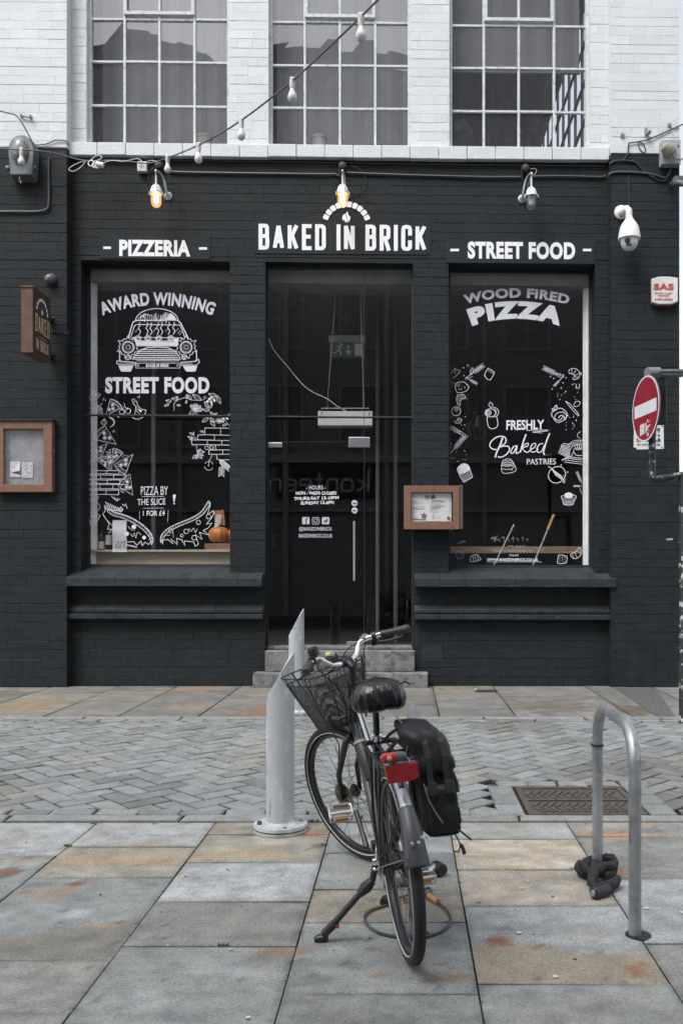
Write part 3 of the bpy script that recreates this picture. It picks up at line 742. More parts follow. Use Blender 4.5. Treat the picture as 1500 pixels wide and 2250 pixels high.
# ------------------------------------------------------------------ lettering: stroke alphabet
GL = {
 'A': [[(0, 0), (.5, 1)], [(.5, 1), (1, 0)], [(.2, .3), (.8, .3)]],
 'B': [[(0, .5), (0, 1), (.96, 1, .35), (.96, .53, .3), (0, .53)], [(0, .53), (1, .53, .3), (1, 0, .35), (0, 0), (0, .5)]],
 'C': [[(1, .70), (1, 1, .42), (0, 1, .42), (0, 0, .42), (1, 0, .42), (1, .3)]],
 'D': [[(0, .5), (0, 1), (1, 1, .42), (1, 0, .42), (0, 0), (0, .5)]],
 'E': [[(1, 1), (0, 1), (0, 0), (1, 0)], [(0, .52), (.85, .52)]],
 'F': [[(1, 1), (0, 1), (0, 0)], [(0, .5), (.85, .5)]],
 'G': [[(1, .70), (1, 1, .42), (0, 1, .42), (0, 0, .42), (1, 0, .42), (1, .47), (.55, .47)]],
 'H': [[(0, 0), (0, 1)], [(1, 0), (1, 1)], [(0, .5), (1, .5)]],
 'I': [[(0, 0), (0, 1)]],
 'J': [[(1, 1), (1, 0, .42), (0, 0, .42), (0, .3)]],
 'K': [[(0, 0), (0, 1)], [(1, 1), (.1, .42)], [(.34, .57), (1, 0)]],
 'L': [[(0, 1), (0, 0), (1, 0)]],
 'M': [[(0, 0), (0, 1)], [(0, 1), (.5, .25)], [(.5, .25), (1, 1)], [(1, 1), (1, 0)]],
 'N': [[(0, 0), (0, 1)], [(0, 1), (1, 0)], [(1, 0), (1, 1)]],
 'O': [[(0, .5), (0, 1, .42), (1, 1, .42), (1, 0, .42), (0, 0, .42), (0, .5)]],
 'P': [[(0, 0), (0, 1), (1, 1, .38), (1, .45, .38), (0, .45)]],
 'R': [[(0, 0), (0, 1), (1, 1, .36), (1, .48, .36), (0, .48)], [(.5, .48), (1, 0)]],
 'S': [[(1, .72), (1, 1, .4), (0, 1, .4), (0, .52, .4), (1, .52, .4), (1, 0, .4), (0, 0, .4), (0, .28)]],
 'T': [[(0, 1), (1, 1)], [(.5, 1), (.5, 0)]],
 'U': [[(0, 1), (0, 0, .42), (1, 0, .42), (1, 1)]],
 'V': [[(0, 1), (.5, 0)], [(.5, 0), (1, 1)]],
 'W': [[(0, 1), (.25, 0)], [(.25, 0), (.5, .9)], [(.5, .9), (.75, 0)], [(.75, 0), (1, 1)]],
 'X': [[(0, 0), (1, 1)], [(0, 1), (1, 0)]],
 'Y': [[(0, 1), (.5, .48)], [(1, 1), (.5, .48)], [(.5, .48), (.5, 0)]],
 'Z': [[(0, 1), (1, 1)], [(1, 1), (0, 0)], [(0, 0), (1, 0)]],
 '0': [[(0, .5), (0, 1, .42), (1, 1, .42), (1, 0, .42), (0, 0, .42), (0, .5)]],
 '1': [[(0, .8), (.6, 1), (.6, 0)]],
 '2': [[(0, .72), (0, 1, .42), (1, 1, .42), (1, .55, .3), (0, 0), (1, 0)]],
 '3': [[(0, 1), (1, 1, .3), (1, .54, .3), (.3, .54)], [(.3, .54), (1, .54, .3), (1, 0, .3), (0, 0)]],
 '4': [[(.75, 0), (.75, 1), (0, .3), (1, .3)]],
 '6': [[(1, .75), (1, 1, .42), (0, 1, .42), (0, 0, .42), (1, 0, .42), (1, .55, .42), (0, .5)]],
 '8': [[(0, .75), (0, 1, .3), (1, 1, .3), (1, .53, .3), (0, .53, .3), (0, .75)], [(0, .3), (0, .53, .3), (1, .53, .3), (1, 0, .3), (0, 0, .3), (0, .3)]],
 '9': [[(0, .2), (0, 0, .42), (1, 0, .42), (1, 1, .42), (0, 1, .42), (0, .45, .42), (1, .45)]],
 '-': [[(0, .46), (1, .46)]], '.': [[(0, 0), (0, .02)]], '!': [[(0, .32), (0, 1)], [(0, 0), (0, .03)]],
 '@': [[(.72, .3), (.72, .68, .3), (.3, .68, .3), (.3, .3, .3), (.72, .3, .2), (1, .3, .2), (1, 1, .4), (0, 1, .4), (0, 0, .4), (.8, 0)]],
 '~': [[(.1, .05), (.3, .05)], [(1, .8), (.9, 1, .3), (.3, 1, .3), (.3, .05)], [(0, 0), (1, 0)], [(0, .5), (.7, .5)]],
}
GW = {'I': 0, '1': .55, '.': 0, '!': 0, 'M': 1.3, 'W': 1.5, '-': .7, ' ': .55, 'E': .85, 'F': .85, 'L': .85, 'J': .8, 'T': 1, '@': 1.3, 'A': 1.1, '4': 1}
def rounded(pts, sx, sy, n=5):
    out = []; q = [(p[0] * sx, p[1] * sy, (p[2] * sx if len(p) > 2 else 0)) for p in pts]
    for i, (x, y, r) in enumerate(q):
        if r <= 0 or i in (0, len(q) - 1): out.append((x, y)); continue
        ax, ay = q[i - 1][0] - x, q[i - 1][1] - y; bx, by = q[i + 1][0] - x, q[i + 1][1] - y
        la, lb = hypot(ax, ay), hypot(bx, by); r_ = min(r, la * .499, lb * .499)
        p0 = (x + ax / la * r_, y + ay / la * r_); p1 = (x + bx / lb * r_, y + by / lb * r_)
        for k in range(n + 1):
            t = k / n; out.append(((1 - t) ** 2 * p0[0] + 2 * t * (1 - t) * x + t * t * p1[0], (1 - t) ** 2 * p0[1] + 2 * t * (1 - t) * y + t * t * p1[1]))
    o2 = [out[0]]
    for p in out[1:]:
        if hypot(p[0] - o2[-1][0], p[1] - o2[-1][1]) > 1e-6: o2.append(p)
    return o2
LV = [0]
def ribbon(m, pts, wd, fn, cap=0.0, dstep=.00025, taper=None, sub=None):
    """flat ribbon along 2D points; fn(x,y,depth)->3D"""
    pts = [tuple(p[:2]) for p in pts]
    if len(pts) < 2: return
    if sub:                                     # subdivide long runs so a warp can bend them
        o = [pts[0]]
        for a, b in zip(pts, pts[1:]):
            k = max(1, int(hypot(b[0] - a[0], b[1] - a[1]) / sub))
            o += [(a[0] + (b[0] - a[0]) * i / k, a[1] + (b[1] - a[1]) * i / k) for i in range(1, k + 1)]
        pts = o
    closed = hypot(pts[0][0] - pts[-1][0], pts[0][1] - pts[-1][1]) < 1e-6 and len(pts) > 3
    if closed: pts = pts[:-1]
    n = len(pts); L, R = [], []
    h = wd / 2; LV[0] = (LV[0] + 1) % 16; dep = .0006 + LV[0] * dstep
    def dirv(a, b):
        d = hypot(b[0] - a[0], b[1] - a[1]) or 1e-9; return ((b[0] - a[0]) / d, (b[1] - a[1]) / d)
    for i in range(n):
        d0 = dirv(pts[i - 1], pts[i]) if (i > 0 or closed) else None
        d1 = dirv(pts[i], pts[(i + 1) % n]) if (i < n - 1 or closed) else None
        x, y = pts[i]; hh = h * (taper(i / max(1, n - 1)) if taper else 1)
        if d0 is None: x -= d1[0] * h * cap; y -= d1[1] * h * cap; nx, ny, k = -d1[1], d1[0], 1
        elif d1 is None: x += d0[0] * h * cap; y += d0[1] * h * cap; nx, ny, k = -d0[1], d0[0], 1
        else:
            nx, ny = -(d0[1] + d1[1]), d0[0] + d1[0]; l = hypot(nx, ny)
            if l < 1e-6: nx, ny, l = -d1[1], d1[0], 1
            nx /= l; ny /= l; k = min(2.2, 1 / max(.2, nx * -d1[1] + ny * d1[0]))
        dp = dep + i * .00003
        L.append(fn(x + nx * hh * k, y + ny * hh * k, dp)); R.append(fn(x - nx * hh * k, y - ny * hh * k, dp))
    o = len(m.v)
    fs = [(i, (i + 1) % n, n + (i + 1) % n, n + i) for i in range(n if closed else n - 1)]
    m.add(L + R, fs)
def text(m, s, H, W, t, fn, gap=.28, cap=1.0, gw=.5, hand=0, sub=None, rnd=None, slant=0):
    """string drawn H tall, W wide, stroke t; local x,y (up) -> fn"""
    rnd = rnd or random.Random(len(s) * 7 + 1)
    ws = [(GW.get(c, 1.0)) for c in s]
    # inner width unit u so that total = W :  sum(w*u + t) + gaps
    ng = len(s) - 1; g = gap * H * .45
    u = (W - sum(t if c != ' ' else 0 for c in s) - g * ng) / max(.001, sum(ws))
    x = 0
    for c, w_ in zip(s, ws):
        iw = w_ * u
        if c != ' ':
            jy = rnd.uniform(-1, 1) * hand * H * .05; ja = rnd.uniform(-1, 1) * hand * .07 ; jh = 1 + rnd.uniform(-1, 1) * hand * .06
            for st_ in GL.get(c, []):
                pts = rounded(st_, max(iw, 1e-4), (H - t) * jh)
                pts = [(x + t / 2 + px_ + (py_) * (ja + slant), t / 2 + py_ + jy + px_ * ja * .4) for px_, py_ in pts]
                ribbon(m, pts, t * (1 + rnd.uniform(-1, 1) * hand * .15), fn, cap=cap if c not in 'AVWXYKMN' else .0 if c in 'AVW' else cap * .3, sub=sub)
        x += iw + (t if c != ' ' else 0) + g
def ftext(m, s, H, W, fn, off=.02, space=1.0, wspace=1.0, sub=None):
    """heavy grotesque capitals: built-in outline font turned into a mesh, fitted to W x H"""
    cu = bpy.data.curves.new('lettering', 'FONT'); cu.body = s; cu.offset = off; cu.space_character = space; cu.space_word = wspace; cu.resolution_u = 4
    ob = bpy.data.objects.new('lettering', cu); C.objects.link(ob)
    dg = bpy.context.evaluated_depsgraph_get(); me = bpy.data.meshes.new_from_object(ob.evaluated_get(dg))
    import bmesh
    bm = bmesh.new(); bm.from_mesh(me)
    if sub: 
        bmesh.ops.triangulate(bm, faces=bm.faces)
        bmesh.ops.subdivide_edges(bm, edges=[e for e in bm.edges if e.calc_length() > .25], cuts=2)
    xs_ = [v.co.x for v in bm.verts]; ys_ = [v.co.y for v in bm.verts]; x0, x1, y0, y1 = min(xs_), max(xs_), min(ys_), max(ys_)
    bm.verts.index_update(); LV[0] = (LV[0] + 1) % 16; dep = .0006 + LV[0] * .00025
    vs = [fn((v.co.x - x0) / (x1 - x0) * W, (v.co.y - y0) / (y1 - y0) * H, dep) for v in bm.verts]
    m.add(vs, [tuple(v.index for v in f.verts) for f in bm.faces]); bm.free()
    bpy.data.objects.remove(ob); bpy.data.meshes.remove(me); bpy.data.curves.remove(cu)
def on(Y, x0, y0, sl=0.0, sc=1.0):              # flat layout: local origin at photo pixel (baseline left), scale px
    return lambda x, y, d: P(x0 + x * sc, y0 - y * sc + x * sc * sl, Y) + Vector((0, -d, 0))
def arc(Y, cx, cy, R, W):                       # text on an arc (circle centre below)
    def f(x, y, d):
        a = (x - W / 2) / R; r = R + y
        return P(cx + r * sin(a), cy - r * cos(a), Y) + Vector((0, -d, 0))
    return f
def poly(m, pts, fn, lift=0):
    LV[0] = (LV[0] + 1) % 16; dep = .0006 + LV[0] * .00025 + lift
    m.add([fn(p[0], p[1], dep) for p in pts], [tuple(range(len(pts)))])
def ell(cx, cy, rx, ry=None, n=18, a0=0, a1=2 * pi, rot=0):
    ry = ry or rx; o = []
    for k in range(n + 1):
        a = a0 + (a1 - a0) * k / n; x, y = rx * cos(a), ry * sin(a)
        o.append((cx + x * cos(rot) - y * sin(rot), cy + x * sin(rot) + y * cos(rot)))
    return o
def smooth(pts, n=4):                           # Catmull-Rom
    if len(pts) < 3: return list(pts)
    o = []; q = [pts[0]] + list(pts) + [pts[-1]]
    for i in range(1, len(q) - 2):
        p0, p1, p2, p3 = q[i - 1], q[i], q[i + 1], q[i + 2]
        for k in range(n):
            t = k / n
            o.append(tuple(.5 * (2 * p1[j] + (p2[j] - p0[j]) * t + (2 * p0[j] - 5 * p1[j] + 4 * p2[j] - p3[j]) * t * t + (3 * p1[j] - p0[j] - 3 * p2[j] + p3[j]) * t ** 3) for j in (0, 1)))
    o.append(tuple(pts[-1])); return o
class Pen:                                      # draws in a zoomed crop's pixels onto the glass
    def __init__(s, m, ox, oy, sc, Y): s.m, s.ox, s.oy, s.sc, s.Y = m, ox, oy, sc, Y
    def fn(s, x, y, d): return P(s.ox + x * s.sc, s.oy + y * s.sc, s.Y) + Vector((0, -d, 0))
    def line(s, pts, w=1.6, sm=False, **k): ribbon(s.m, smooth(pts) if sm else pts, w * .74 / s.sc, s.fn, **k)
    def fill(s, pts, lift=0): poly(s.m, pts, s.fn, lift)
    def dot(s, x, y, r=6): s.fill(ell(x, y, r, n=8)[:-1])
    def circ(s, x, y, r, w=1.4, **k): s.line(ell(x, y, r, **k), w)
    def pizza(s, tip, a, b, cw=.16, w=1.4, peps=((.45, .3), (.62, .62), (.8, .35))):
        T, A, B_ = map(lambda p: Vector((p[0], p[1])), (tip, a, b))
        mid = (A + B_) / 2; out = (mid - T).normalized() * (A - B_).length * .12
        arc1 = [tuple(A + (B_ - A) * t + out * 4 * t * (1 - t)) for t in [k / 8 for k in range(9)]]
        ins = [tuple(Vector(p) + (T - Vector(p)) * cw) for p in arc1]
        s.line(arc1, w * 1.3); s.line(ins, w); s.line([tip, arc1[0]], w * .8); s.line([tip, arc1[-1]], w * 1.1)
        for k in range(1, 8): s.line([arc1[k], tuple(Vector(arc1[k]) + (Vector(ins[k]) - Vector(arc1[k])) * .6)], w * .55)
        L = (A - T).length
        for f, t in peps:
            p = T + (A + (B_ - A) * t - T) * f; r = L * .085
            s.fill([(q[0], q[1]) for q in ell(p.x, p.y, r * .75, n=9)[:-1]]); s.circ(p.x + r * .1, p.y, r * 1.15, w * .6, n=10)
        rr = random.Random(int(L))
        for _ in range(5):
            f, t = rr.uniform(.3, .8), rr.uniform(.2, .8); p = T + (A + (B_ - A) * t - T) * f; q = p + Vector((rr.uniform(-1, 1), rr.uniform(-1, 1))) * L * .05
            s.line([tuple(p), tuple(q)], w * .8)
    def leaf(s, p, q, wd=.32, w=.9, vein=True):
        p, q = Vector(p), Vector(q); d = q - p; n_ = Vector((-d.y, d.x)) * wd
        f = lambda sg: [tuple(p + d * t + n_ * sg * sin(pi * t ** .8)) for t in [k / 7 for k in range(8)]]
        s.line(f(1), w); s.line(f(-1), w)
        if vein: s.line([tuple(p), tuple(q)], w * .6)
    def wheat(s, p, q, n=6, w=.9, stem=.4):
        p, q = Vector(p), Vector(q); d = q - p; u = d.normalized(); n_ = Vector((-u.y, u.x)); L = d.length
        s.line([tuple(p), tuple(q)], w)
        for k in range(n):
            b = p + d * (stem + (1 - stem) * k / n); l = L * .17
            for sg in (1, -1):
                s.leaf(tuple(b), tuple(b + u * l + n_ * sg * l * .55), .26, w * .55, False)
    def dots(s, x0, x1, y0, y1, n, r=4, seed=1):
        rr = random.Random(seed)
        for _ in range(n):
            x, y, a, k = rr.uniform(x0, x1), rr.uniform(y0, y1), rr.uniform(0, 3), rr.choice((1, 1, 2.2))
            s.fill(ell(x, y, r * k * .8, r * .8, n=7, rot=a)[:-1])

# ------------------------------------------------------------------ shop windows
YG = D + .22                                    # glass of the display windows
def frame_rect(m, x0, x1, z0, z1, y0, y1, t):
    m.box(x0, x0 + t, y0, y1, z0, z1); m.box(x1 - t, x1, y0, y1, z0, z1); m.box(x0 + t, x1 - t, y0, y1, z0, z0 + t); m.box(x0 + t, x1 - t, y0, y1, z1 - t, z1)
def shop_window(u0, u1, zb, label):
    f = MB(); frame_rect(f, X(u0) + .002, X(u1) - .002, zb, ZD + .0, YG - .02, YG + .045, .028)
    win = f.build('shop_window', M['dark_paint'], B, sh=True); win['label'] = label
    g = MB(); g.quad((X(u0) + .02, YG, zb + .02), (X(u1) - .02, YG, zb + .02), (X(u1) - .02, YG, ZD - .02), (X(u0) + .02, YG, ZD - .02))
    g.build('glass', M['glass'], win, sh=True)
    return win
WL = shop_window(178, 505, 1.478, 'display window with a pizza oven car drawing and lettering')
WR = shop_window(985, 1307, 1.478, 'display window with pastry drawings and lettering')
yv = YG - .004
# left window: lettering
m = MB(); ftext(m, 'AWARD WINNING', 29, 246, arc(yv, 345.5, 999.5, 329, 246), off=.04, space=1.08, sub=1); m.build('award_lettering', M['vinyl'], WL)
m = MB(); ftext(m, 'STREET FOOD', 36.5, 229, on(yv, 231, 864.5), off=.05, space=1.1); m.build('street_food_lettering', M['vinyl'], WL)
# left window: the car with a pizza oven roof  (crop pixels)
m = MB(); p = Pen(m, 220, 620, .18667, yv)
p.line(ell(668, 452, 250, 143, n=20, a0=pi, a1=2 * pi), 2.2)
p.line([(330, 660), (385, 470), (430, 448), (905, 445), (945, 475), (1040, 665)], 3.2)
p.line([(360, 645), (405, 510), (430, 497), (935, 502), (950, 520), (1000, 655)], 2.2); p.line([(375, 648), (985, 655)], 1.6)
for k in range(12):
    x = 450 + k * 26; p.line([(x, 440), (x + 10, 410 - 40 * sin(k * .5)), (x + 26, 425 - 40 * sin(k * .5)), (x + 30, 380)], 1.3)
for k in range(9): p.line([(700 + k * 12, 440), (770 + k * 12, 350 + k * 4)], 1.1)
p.fill([(770, 445), (830, 360), (880, 405), (900, 445)])
for (x, y) in ((520, 470), (655, 465), (770, 485)): p.line([(x, y), (x + 12, y - 40), (x - 8, y - 70), (x + 8, y - 105)], 2.0, sm=True)
for (x, y) in ((455, 620), (545, 620), (590, 620), (670, 615), (715, 620), (800, 615), (860, 615)):
    p.line([(x, y), (x + 20, y - 45), (x - 5, y - 80), (x + 15, y - 115), (x + 10, y - 150)], 2.2, sm=True)
for (x, y) in ((410, 590), (620, 590), (640, 560), (770, 580), (890, 580), (910, 610), (935, 620)): p.line([(x, y), (x + 35, y - 42)], 1.0)
for (x, y) in ((445, 662), (563, 660), (690, 662), (832, 662)):
    for k in range(9):
        a = k * 2 * pi / 9; p.line(ell(x + 30 * cos(a), y + 28 * sin(a), 10, n=6), 1.3)
    p.circ(x, y, 18, 1.8)
p.fill([(395, 650), (430, 745), (445, 752), (900, 755), (915, 740), (925, 660), (870, 660), (865, 700), (445, 695), (420, 655)])
p.line([(380, 655), (435, 690), (900, 690), (925, 655)], 2.0)
for y in (712, 728, 742): p.line([(450, y), (890, y)], 1.0)
for sx in (1, -1):
    cx = 330 if sx == 1 else 1012
    p.circ(cx, 765, 70, 2.4, n=22); p.circ(cx, 765, 56, 1.2, n=22)
    for k in range(8):
        a = k * pi / 4; p.line([(cx + 16 * cos(a), 765 + 16 * sin(a)), (cx + 38 * cos(a), 765 + 38 * sin(a))], 1.5)
    pts = []
    for k in range(13):
        a = pi * .5 + k * 2 * pi / 13; r = 96; pts.append((cx + r * cos(a), 765 + r * sin(a)))
        a += pi / 13; r = 140 if (k % 2 == 0) else 112; pts.append((cx + r * cos(a), 765 + r * sin(a)))
    p.line(pts + [pts[0]], 1.7)
    c2 = 328 if sx == 1 else 988
    p.circ(c2, 882, 30, 1.8, n=14); p.circ(c2, 882, 14, 1.4, n=10)
p.line([(385, 905), (395, 880), (470, 800), (560, 768), (680, 762), (800, 770), (880, 810), (935, 880), (940, 908), (385, 905)], 2.4)
for k, y in enumerate((792, 815, 838, 862, 886)):
    a = 480 - k * 22; b = 860 + k * 16; p.line([(a, y), (b, y + 4)], 2.4)
p.line([(235, 800), (228, 900), (240, 935)], 3.0); p.line([(1130, 800), (1138, 900), (1125, 935)], 3.0)
p.line([(200, 925), (250, 930), (420, 945), (420, 975), (230, 975), (196, 955), (200, 925)], 2.2); p.line([(945, 945), (1120, 930), (1160, 910), (1168, 945), (1130, 975), (945, 975)], 2.2)
p.line([(430, 925), (930, 925)], 1.6)
for x in list(range(230, 420, 14)) + list(range(950, 1090, 14)): p.line([(x, 945), (x, 966)], .9)
p.fill([(215, 985), (390, 985), (365, 1045), (350, 1052), (260, 1052), (240, 1040)]); p.fill([(975, 985), (1145, 985), (1125, 1045), (1110, 1052), (1020, 1052), (1005, 1040)])
p.line([(420, 952), (940, 952), (940, 1010), (420, 1010), (420, 952)], 1.4)
p.circ(445, 980, 12, 1.2, n=10); p.circ(912, 980, 12, 1.2, n=10)
text(m, 'BAKED IN BRICK', 36, 268, 8, lambda x, y, d: p.fn(540 + x, 999 - y, d), gap=.25)
m.build('car_drawing', M['vinyl'], WL)
# left window: pizza slices, bricks, leaves
m = MB(); p = Pen(m, 185, 850, .10667, yv); W_ = 1.25
p.pizza((440, 600), (540, 250), (775, 415), w=W_); p.pizza((660, 1180), (430, 800), (195, 1080), w=W_)
p.pizza((470, 1170), (130, 1300), (340, 1480), w=W_, cw=.2); p.pizza((600, 1560), (585, 1270), (800, 1370), w=W_)
p.pizza((520, 1720), (260, 1500), (470, 1430), w=W_); p.pizza((1000, 1390), (620, 1590), (850, 1800), w=W_); p.pizza((1000, 2230), (950, 1800), (700, 2050), w=1.0)
p.pizza((80, 20), (340, 150), (130, 285), w=1.0); p.pizza((560, 1720), (450, 1330), (600, 1450), w=.9)
for (x, y) in ((780, 510), (905, 495)): p.circ(x, y, 55, W_, n=16); p.line(ell(x + 8, y, 40, n=6, a0=-.8, a1=.8), 1.8)
p.line([(775, 470), (830, 400), (830, 340)], 1.3); p.line([(880, 460), (835, 400)], 1.3)
for (x, y) in ((780, 460), (885, 450)):
    for k in range(5): a = k * 1.26; p.line([(x, y), (x + 34 * cos(a), y + 26 * sin(a))], 1.3)
p.line([(985, 260), (1040, 245), (1055, 300), (1000, 320), (985, 260)], 1.2)
p.line([(1000, 330), (1060, 400), (1060, 500), (1030, 590)], 1.4, sm=True); p.line([(1080, 290), (1100, 390), (1180, 460), (1275, 480), (1245, 590)], 1.6)
p.fill([(1075, 400), (1110, 450), (1190, 490), (1165, 530), (1100, 450)]); p.line([(1070, 420), (1080, 500), (1150, 560)], 1.2)
p.line([(985, 630), (1080, 662), (1150, 655), (1210, 620)], 1.6, sm=True)
p.line([(520, 620), (600, 660), (625, 720), (600, 790), (530, 830)], 1.4, sm=True); p.line([(530, 640), (580, 670), (610, 720), (595, 780), (540, 826)], 1.6, sm=True)
p.line(ell(405, 735, 58, 45, n=14), 1.1); p.line([(385, 700), (415, 650), (430, 665), (425, 700)], 1.0); p.line([(390, 710), (380, 770)], .8); p.line([(420, 710), (432, 770)], .8)
for (x, y) in ((265, 400), (260, 480), (345, 470), (350, 540), (255, 560), (310, 430)):
    p.circ(x, y, 36, .9, n=10); p.circ(x + 5, y, 16, .7, n=8)
p.line([(330, 400), (350, 350), (375, 342)], 1.2); p.circ(145, 470, 48, 1.0, n=12); p.circ(205, 745, 34, .9, n=10)
for (x, y) in ((410, 240), (385, 270), (435, 278), (1100, 205), (1140, 190), (1135, 215), (690, 622), (718, 620), (607, 890), (590, 925), (622, 925), (512, 1295), (540, 1298), (525, 1325), (540, 1348), (150, 1490), (165, 1505), (128, 1530), (765, 2140), (800, 2145), (770, 2165), (805, 2178), (830, 1410), (880, 1415), (797, 1438)): p.dot(x, y, 10)
rowsb = [(1720, 1800, 165, 720, (165, 465)), (1810, 1905, 70, 850, (345, 610)), (1912, 2000, 70, 740, (190, 480)), (2005, 2110, 70, 890, (330, 595)), (2120, 2225, 70, 715, (170, 455))]
for (ya, yb, xa, xb, js) in rowsb:
    p.line([(xa, ya), ((xa + xb) / 2, ya + 8), (xb, ya + 4)], 1.7); p.line([(xa, yb - 5), ((xa + xb) / 2, yb - 12), (xb, yb - 2)], 1.7); p.line([(xb, ya), (xb - 5, yb)], 1.7)
    for j in js: p.line([(j, ya), (j - 8, yb)], 1.7)
p2 = Pen(m, 170, 1030, .23333, yv)
p2.line([(92, 295), (190, 290), (200, 255)], 1.4); p2.line([(130, 310), (180, 312), (212, 350), (195, 395), (160, 400)], 1.1, sm=True)
p2.pizza((95, 370), (215, 440), (125, 535), w=1.2, cw=.2)
m.build('pizza_drawing', M['chalk'], WL)
m = MB(); p = Pen(m, 350, 850, .10667, yv)
p.line([(1445, 850), (940, 845), (930, 985)], 1.7); p.line([(1445, 995), (930, 985), (795, 990), (785, 1085)], 1.7); p.line([(1445, 1105), (785, 1090), (660, 1095), (675, 1190), (1000, 1190), (1445, 1200)], 1.7)
p.line([(1155, 1195), (1160, 1295), (1445, 1300)], 1.6); p.line([(1160, 1300), (1020, 1300), (1020, 1385), (1200, 1390), (1445, 1385)], 1.6); p.line([(1175, 1395), (1185, 1480), (1230, 1500), (1445, 1505)], 1.5)
for (a, b) in (((1260, 850), (1265, 985)), ((1135, 995), (1135, 1085)), ((990, 1100), (985, 1190)), ((1285, 1100), (1285, 1195)), ((1305, 1305), (1305, 1385))): p.line([a, b], 1.5)
p.line([(385, 270), (550, 215), (640, 265), (760, 275), (860, 275), (930, 250)], .9, sm=True); p.circ(940, 215, 25, .9, n=10)
for (a, b) in (((385, 260), (250, 235)), ((385, 265), (350, 185)), ((250, 300), (130, 275)), ((200, 350), (100, 400)), ((360, 370), (440, 385)), ((570, 250), (560, 150)), ((660, 265), (590, 160)), ((860, 275), (680, 155)), ((560, 275), (550, 345)), ((1170, 185), (1010, 140)), ((1190, 195), (1260, 350)), ((1005, 430), (930, 300)), ((1020, 440), (1100, 350)), ((1030, 480), (890, 470))): p.leaf(a, b, .2, 1.1)
p.line([(385, 270), (300, 350), (310, 450), (290, 490)], 1.0, sm=True); p.line([(1210, 165), (1100, 260), (1050, 290)], 1.1)
for (x, y, r) in ((1075, 220, .2), (1030, 250, .5), (995, 300, -.4), (1070, 320, 1.3), (1135, 280, 1.5)): p.fill(ell(x, y, 33, 22, n=10, rot=r)[:-1])
for k in range(9):
    a = -2.3 + k * .3; p.leaf((730, 480), (730 + 150 * cos(a) * (1 + .2 * (k % 2)), 480 + 170 * sin(a) * .8), .16, 1.0)
p.line([(735, 490), (790, 590)], 1.3); p.leaf((735, 490), (610, 575), .3, 1.2)
for (a, b) in (((1010, 640), (880, 725)), ((1040, 640), (1140, 730)), ((1050, 700), (1150, 810)), ((1125, 590), (1045, 515)), ((1130, 580), (1190, 540)), ((1440, 560), (1425, 600)), ((1300, 800), (1400, 760)), ((690, 980), (620, 940)), ((700, 980), (715, 925)), ((690, 1050), (585, 1025)), ((690, 1050), (630, 1095)), ((920, 930), (840, 910)), ((770, 1400), (680, 1480)), ((770, 1400), (770, 1490)), ((780, 1330), (860, 1280)), ((790, 1340), (930, 1340)), ((790, 1370), (910, 1420)), ((790, 1380), (880, 1480))): p.leaf(a, b, .22, 1.1)
p.line([(690, 980), (750, 1060), (690, 1050)], .9); p.line([(765, 1210), (770, 1320), (800, 1430)], 1.0)
for k in range(14):
    a = k * .45; p.line([(1240, 700), (1240 + 90 * cos(a), 700 + 60 * sin(a))], 1.0)
p.line([(1320, 650), (1440, 790)], 1.0)
for (x, y) in ((1325, 655), (1310, 710), (1395, 650)): p.fill(ell(x, y, 30, 20, n=9, rot=.6)[:-1])
p.circ(975, 1255, 38, 1.2, n=12); p.line(ell(1075, 1250, 35, 42, n=12, rot=-.4), 1.8)
p.circ(1020, 1625, 90, 1.0, n=10, a0=.4, a1=3); p.circ(1020, 1625, 90, 1.0, n=10, a0=3.6, a1=6); p.line([(1090, 1405), (1020, 1540), (1010, 1640)], 1.2)
for k in range(8):
    q = (1240 + k * 25, 1510 + k * 22); p.line([q, (q[0] + 95, q[1] + 10)], 2.2); p.line([q, (q[0] + 10, q[1] + 80)], 2.0)
for k in range(6):
    q = (1290 - k * 2, 1640 + k * 34); p.line([q, (q[0] - 70, q[1] + 40)], 1.6); p.line([q, (q[0] + 60, q[1] + 45)], 1.6)
p.line([(1250, 1500), (1300, 1640), (1275, 1830)], 1.2)
m.build('brick_and_leaf_drawing', M['chalk'], WL)
m = MB(); p = Pen(m, 170, 1030, .23333, yv)
f_ = lambda x0, y0, s_=0: (lambda x, y, d: p.fn(x0 + x, y0 - y + s_ * x, d))
ftext(m, 'PIZZA BY', 82, 255, f_(598, 248, -.01), off=-.004); ftext(m, 'THE SLICE', 60, 265, f_(565, 345, -.03), off=.004); ftext(m, '1 FOR \u00a34', 50, 205, f_(618, 446, -.02), off=.014)
p.line([(605, 262), (815, 260)], 1.0); p.line([(618, 372), (815, 370)], 1.0); p.line([(586, 395), (586, 478)], .9); p.line([(856, 390), (850, 500)], .9)
p.fill([(898, 245), (928, 242), (914, 312), (904, 312)]); p.dot(911, 328, 8)
m.build('price_lettering', M['chalk'], WL)
m = MB(); p = Pen(m, 170, 1030, .23333, yv)
def zig(a, b, n, amp, w):
    a, b = Vector(a), Vector(b); d = b - a; nn = Vector((-d.y, d.x)).normalized()
    p.line([tuple(a + d * k / n + nn * amp * (1 if k % 2 else -1)) for k in range(n + 1)], w)
cr1 = smooth([(300, 375), (350, 410), (440, 435), (540, 480), (640, 550), (700, 625), (715, 690)], 5); cr2 = [(x - 18, y + 28) for x, y in cr1]
p.line(cr1, 2.0); p.line(cr2, 1.6)
for a, b in zip(cr1[::1], cr2[::1]): p.line([a, b], .9)
for k in range(9): zig(cr1[k * 3], cr1[min(len(cr1) - 1, k * 3 + 4)], 4, 7, 1.0)
p.line([(300, 375), (255, 345), (262, 400), (240, 425), (300, 520), (285, 570), (330, 570), (300, 600)], 1.5)
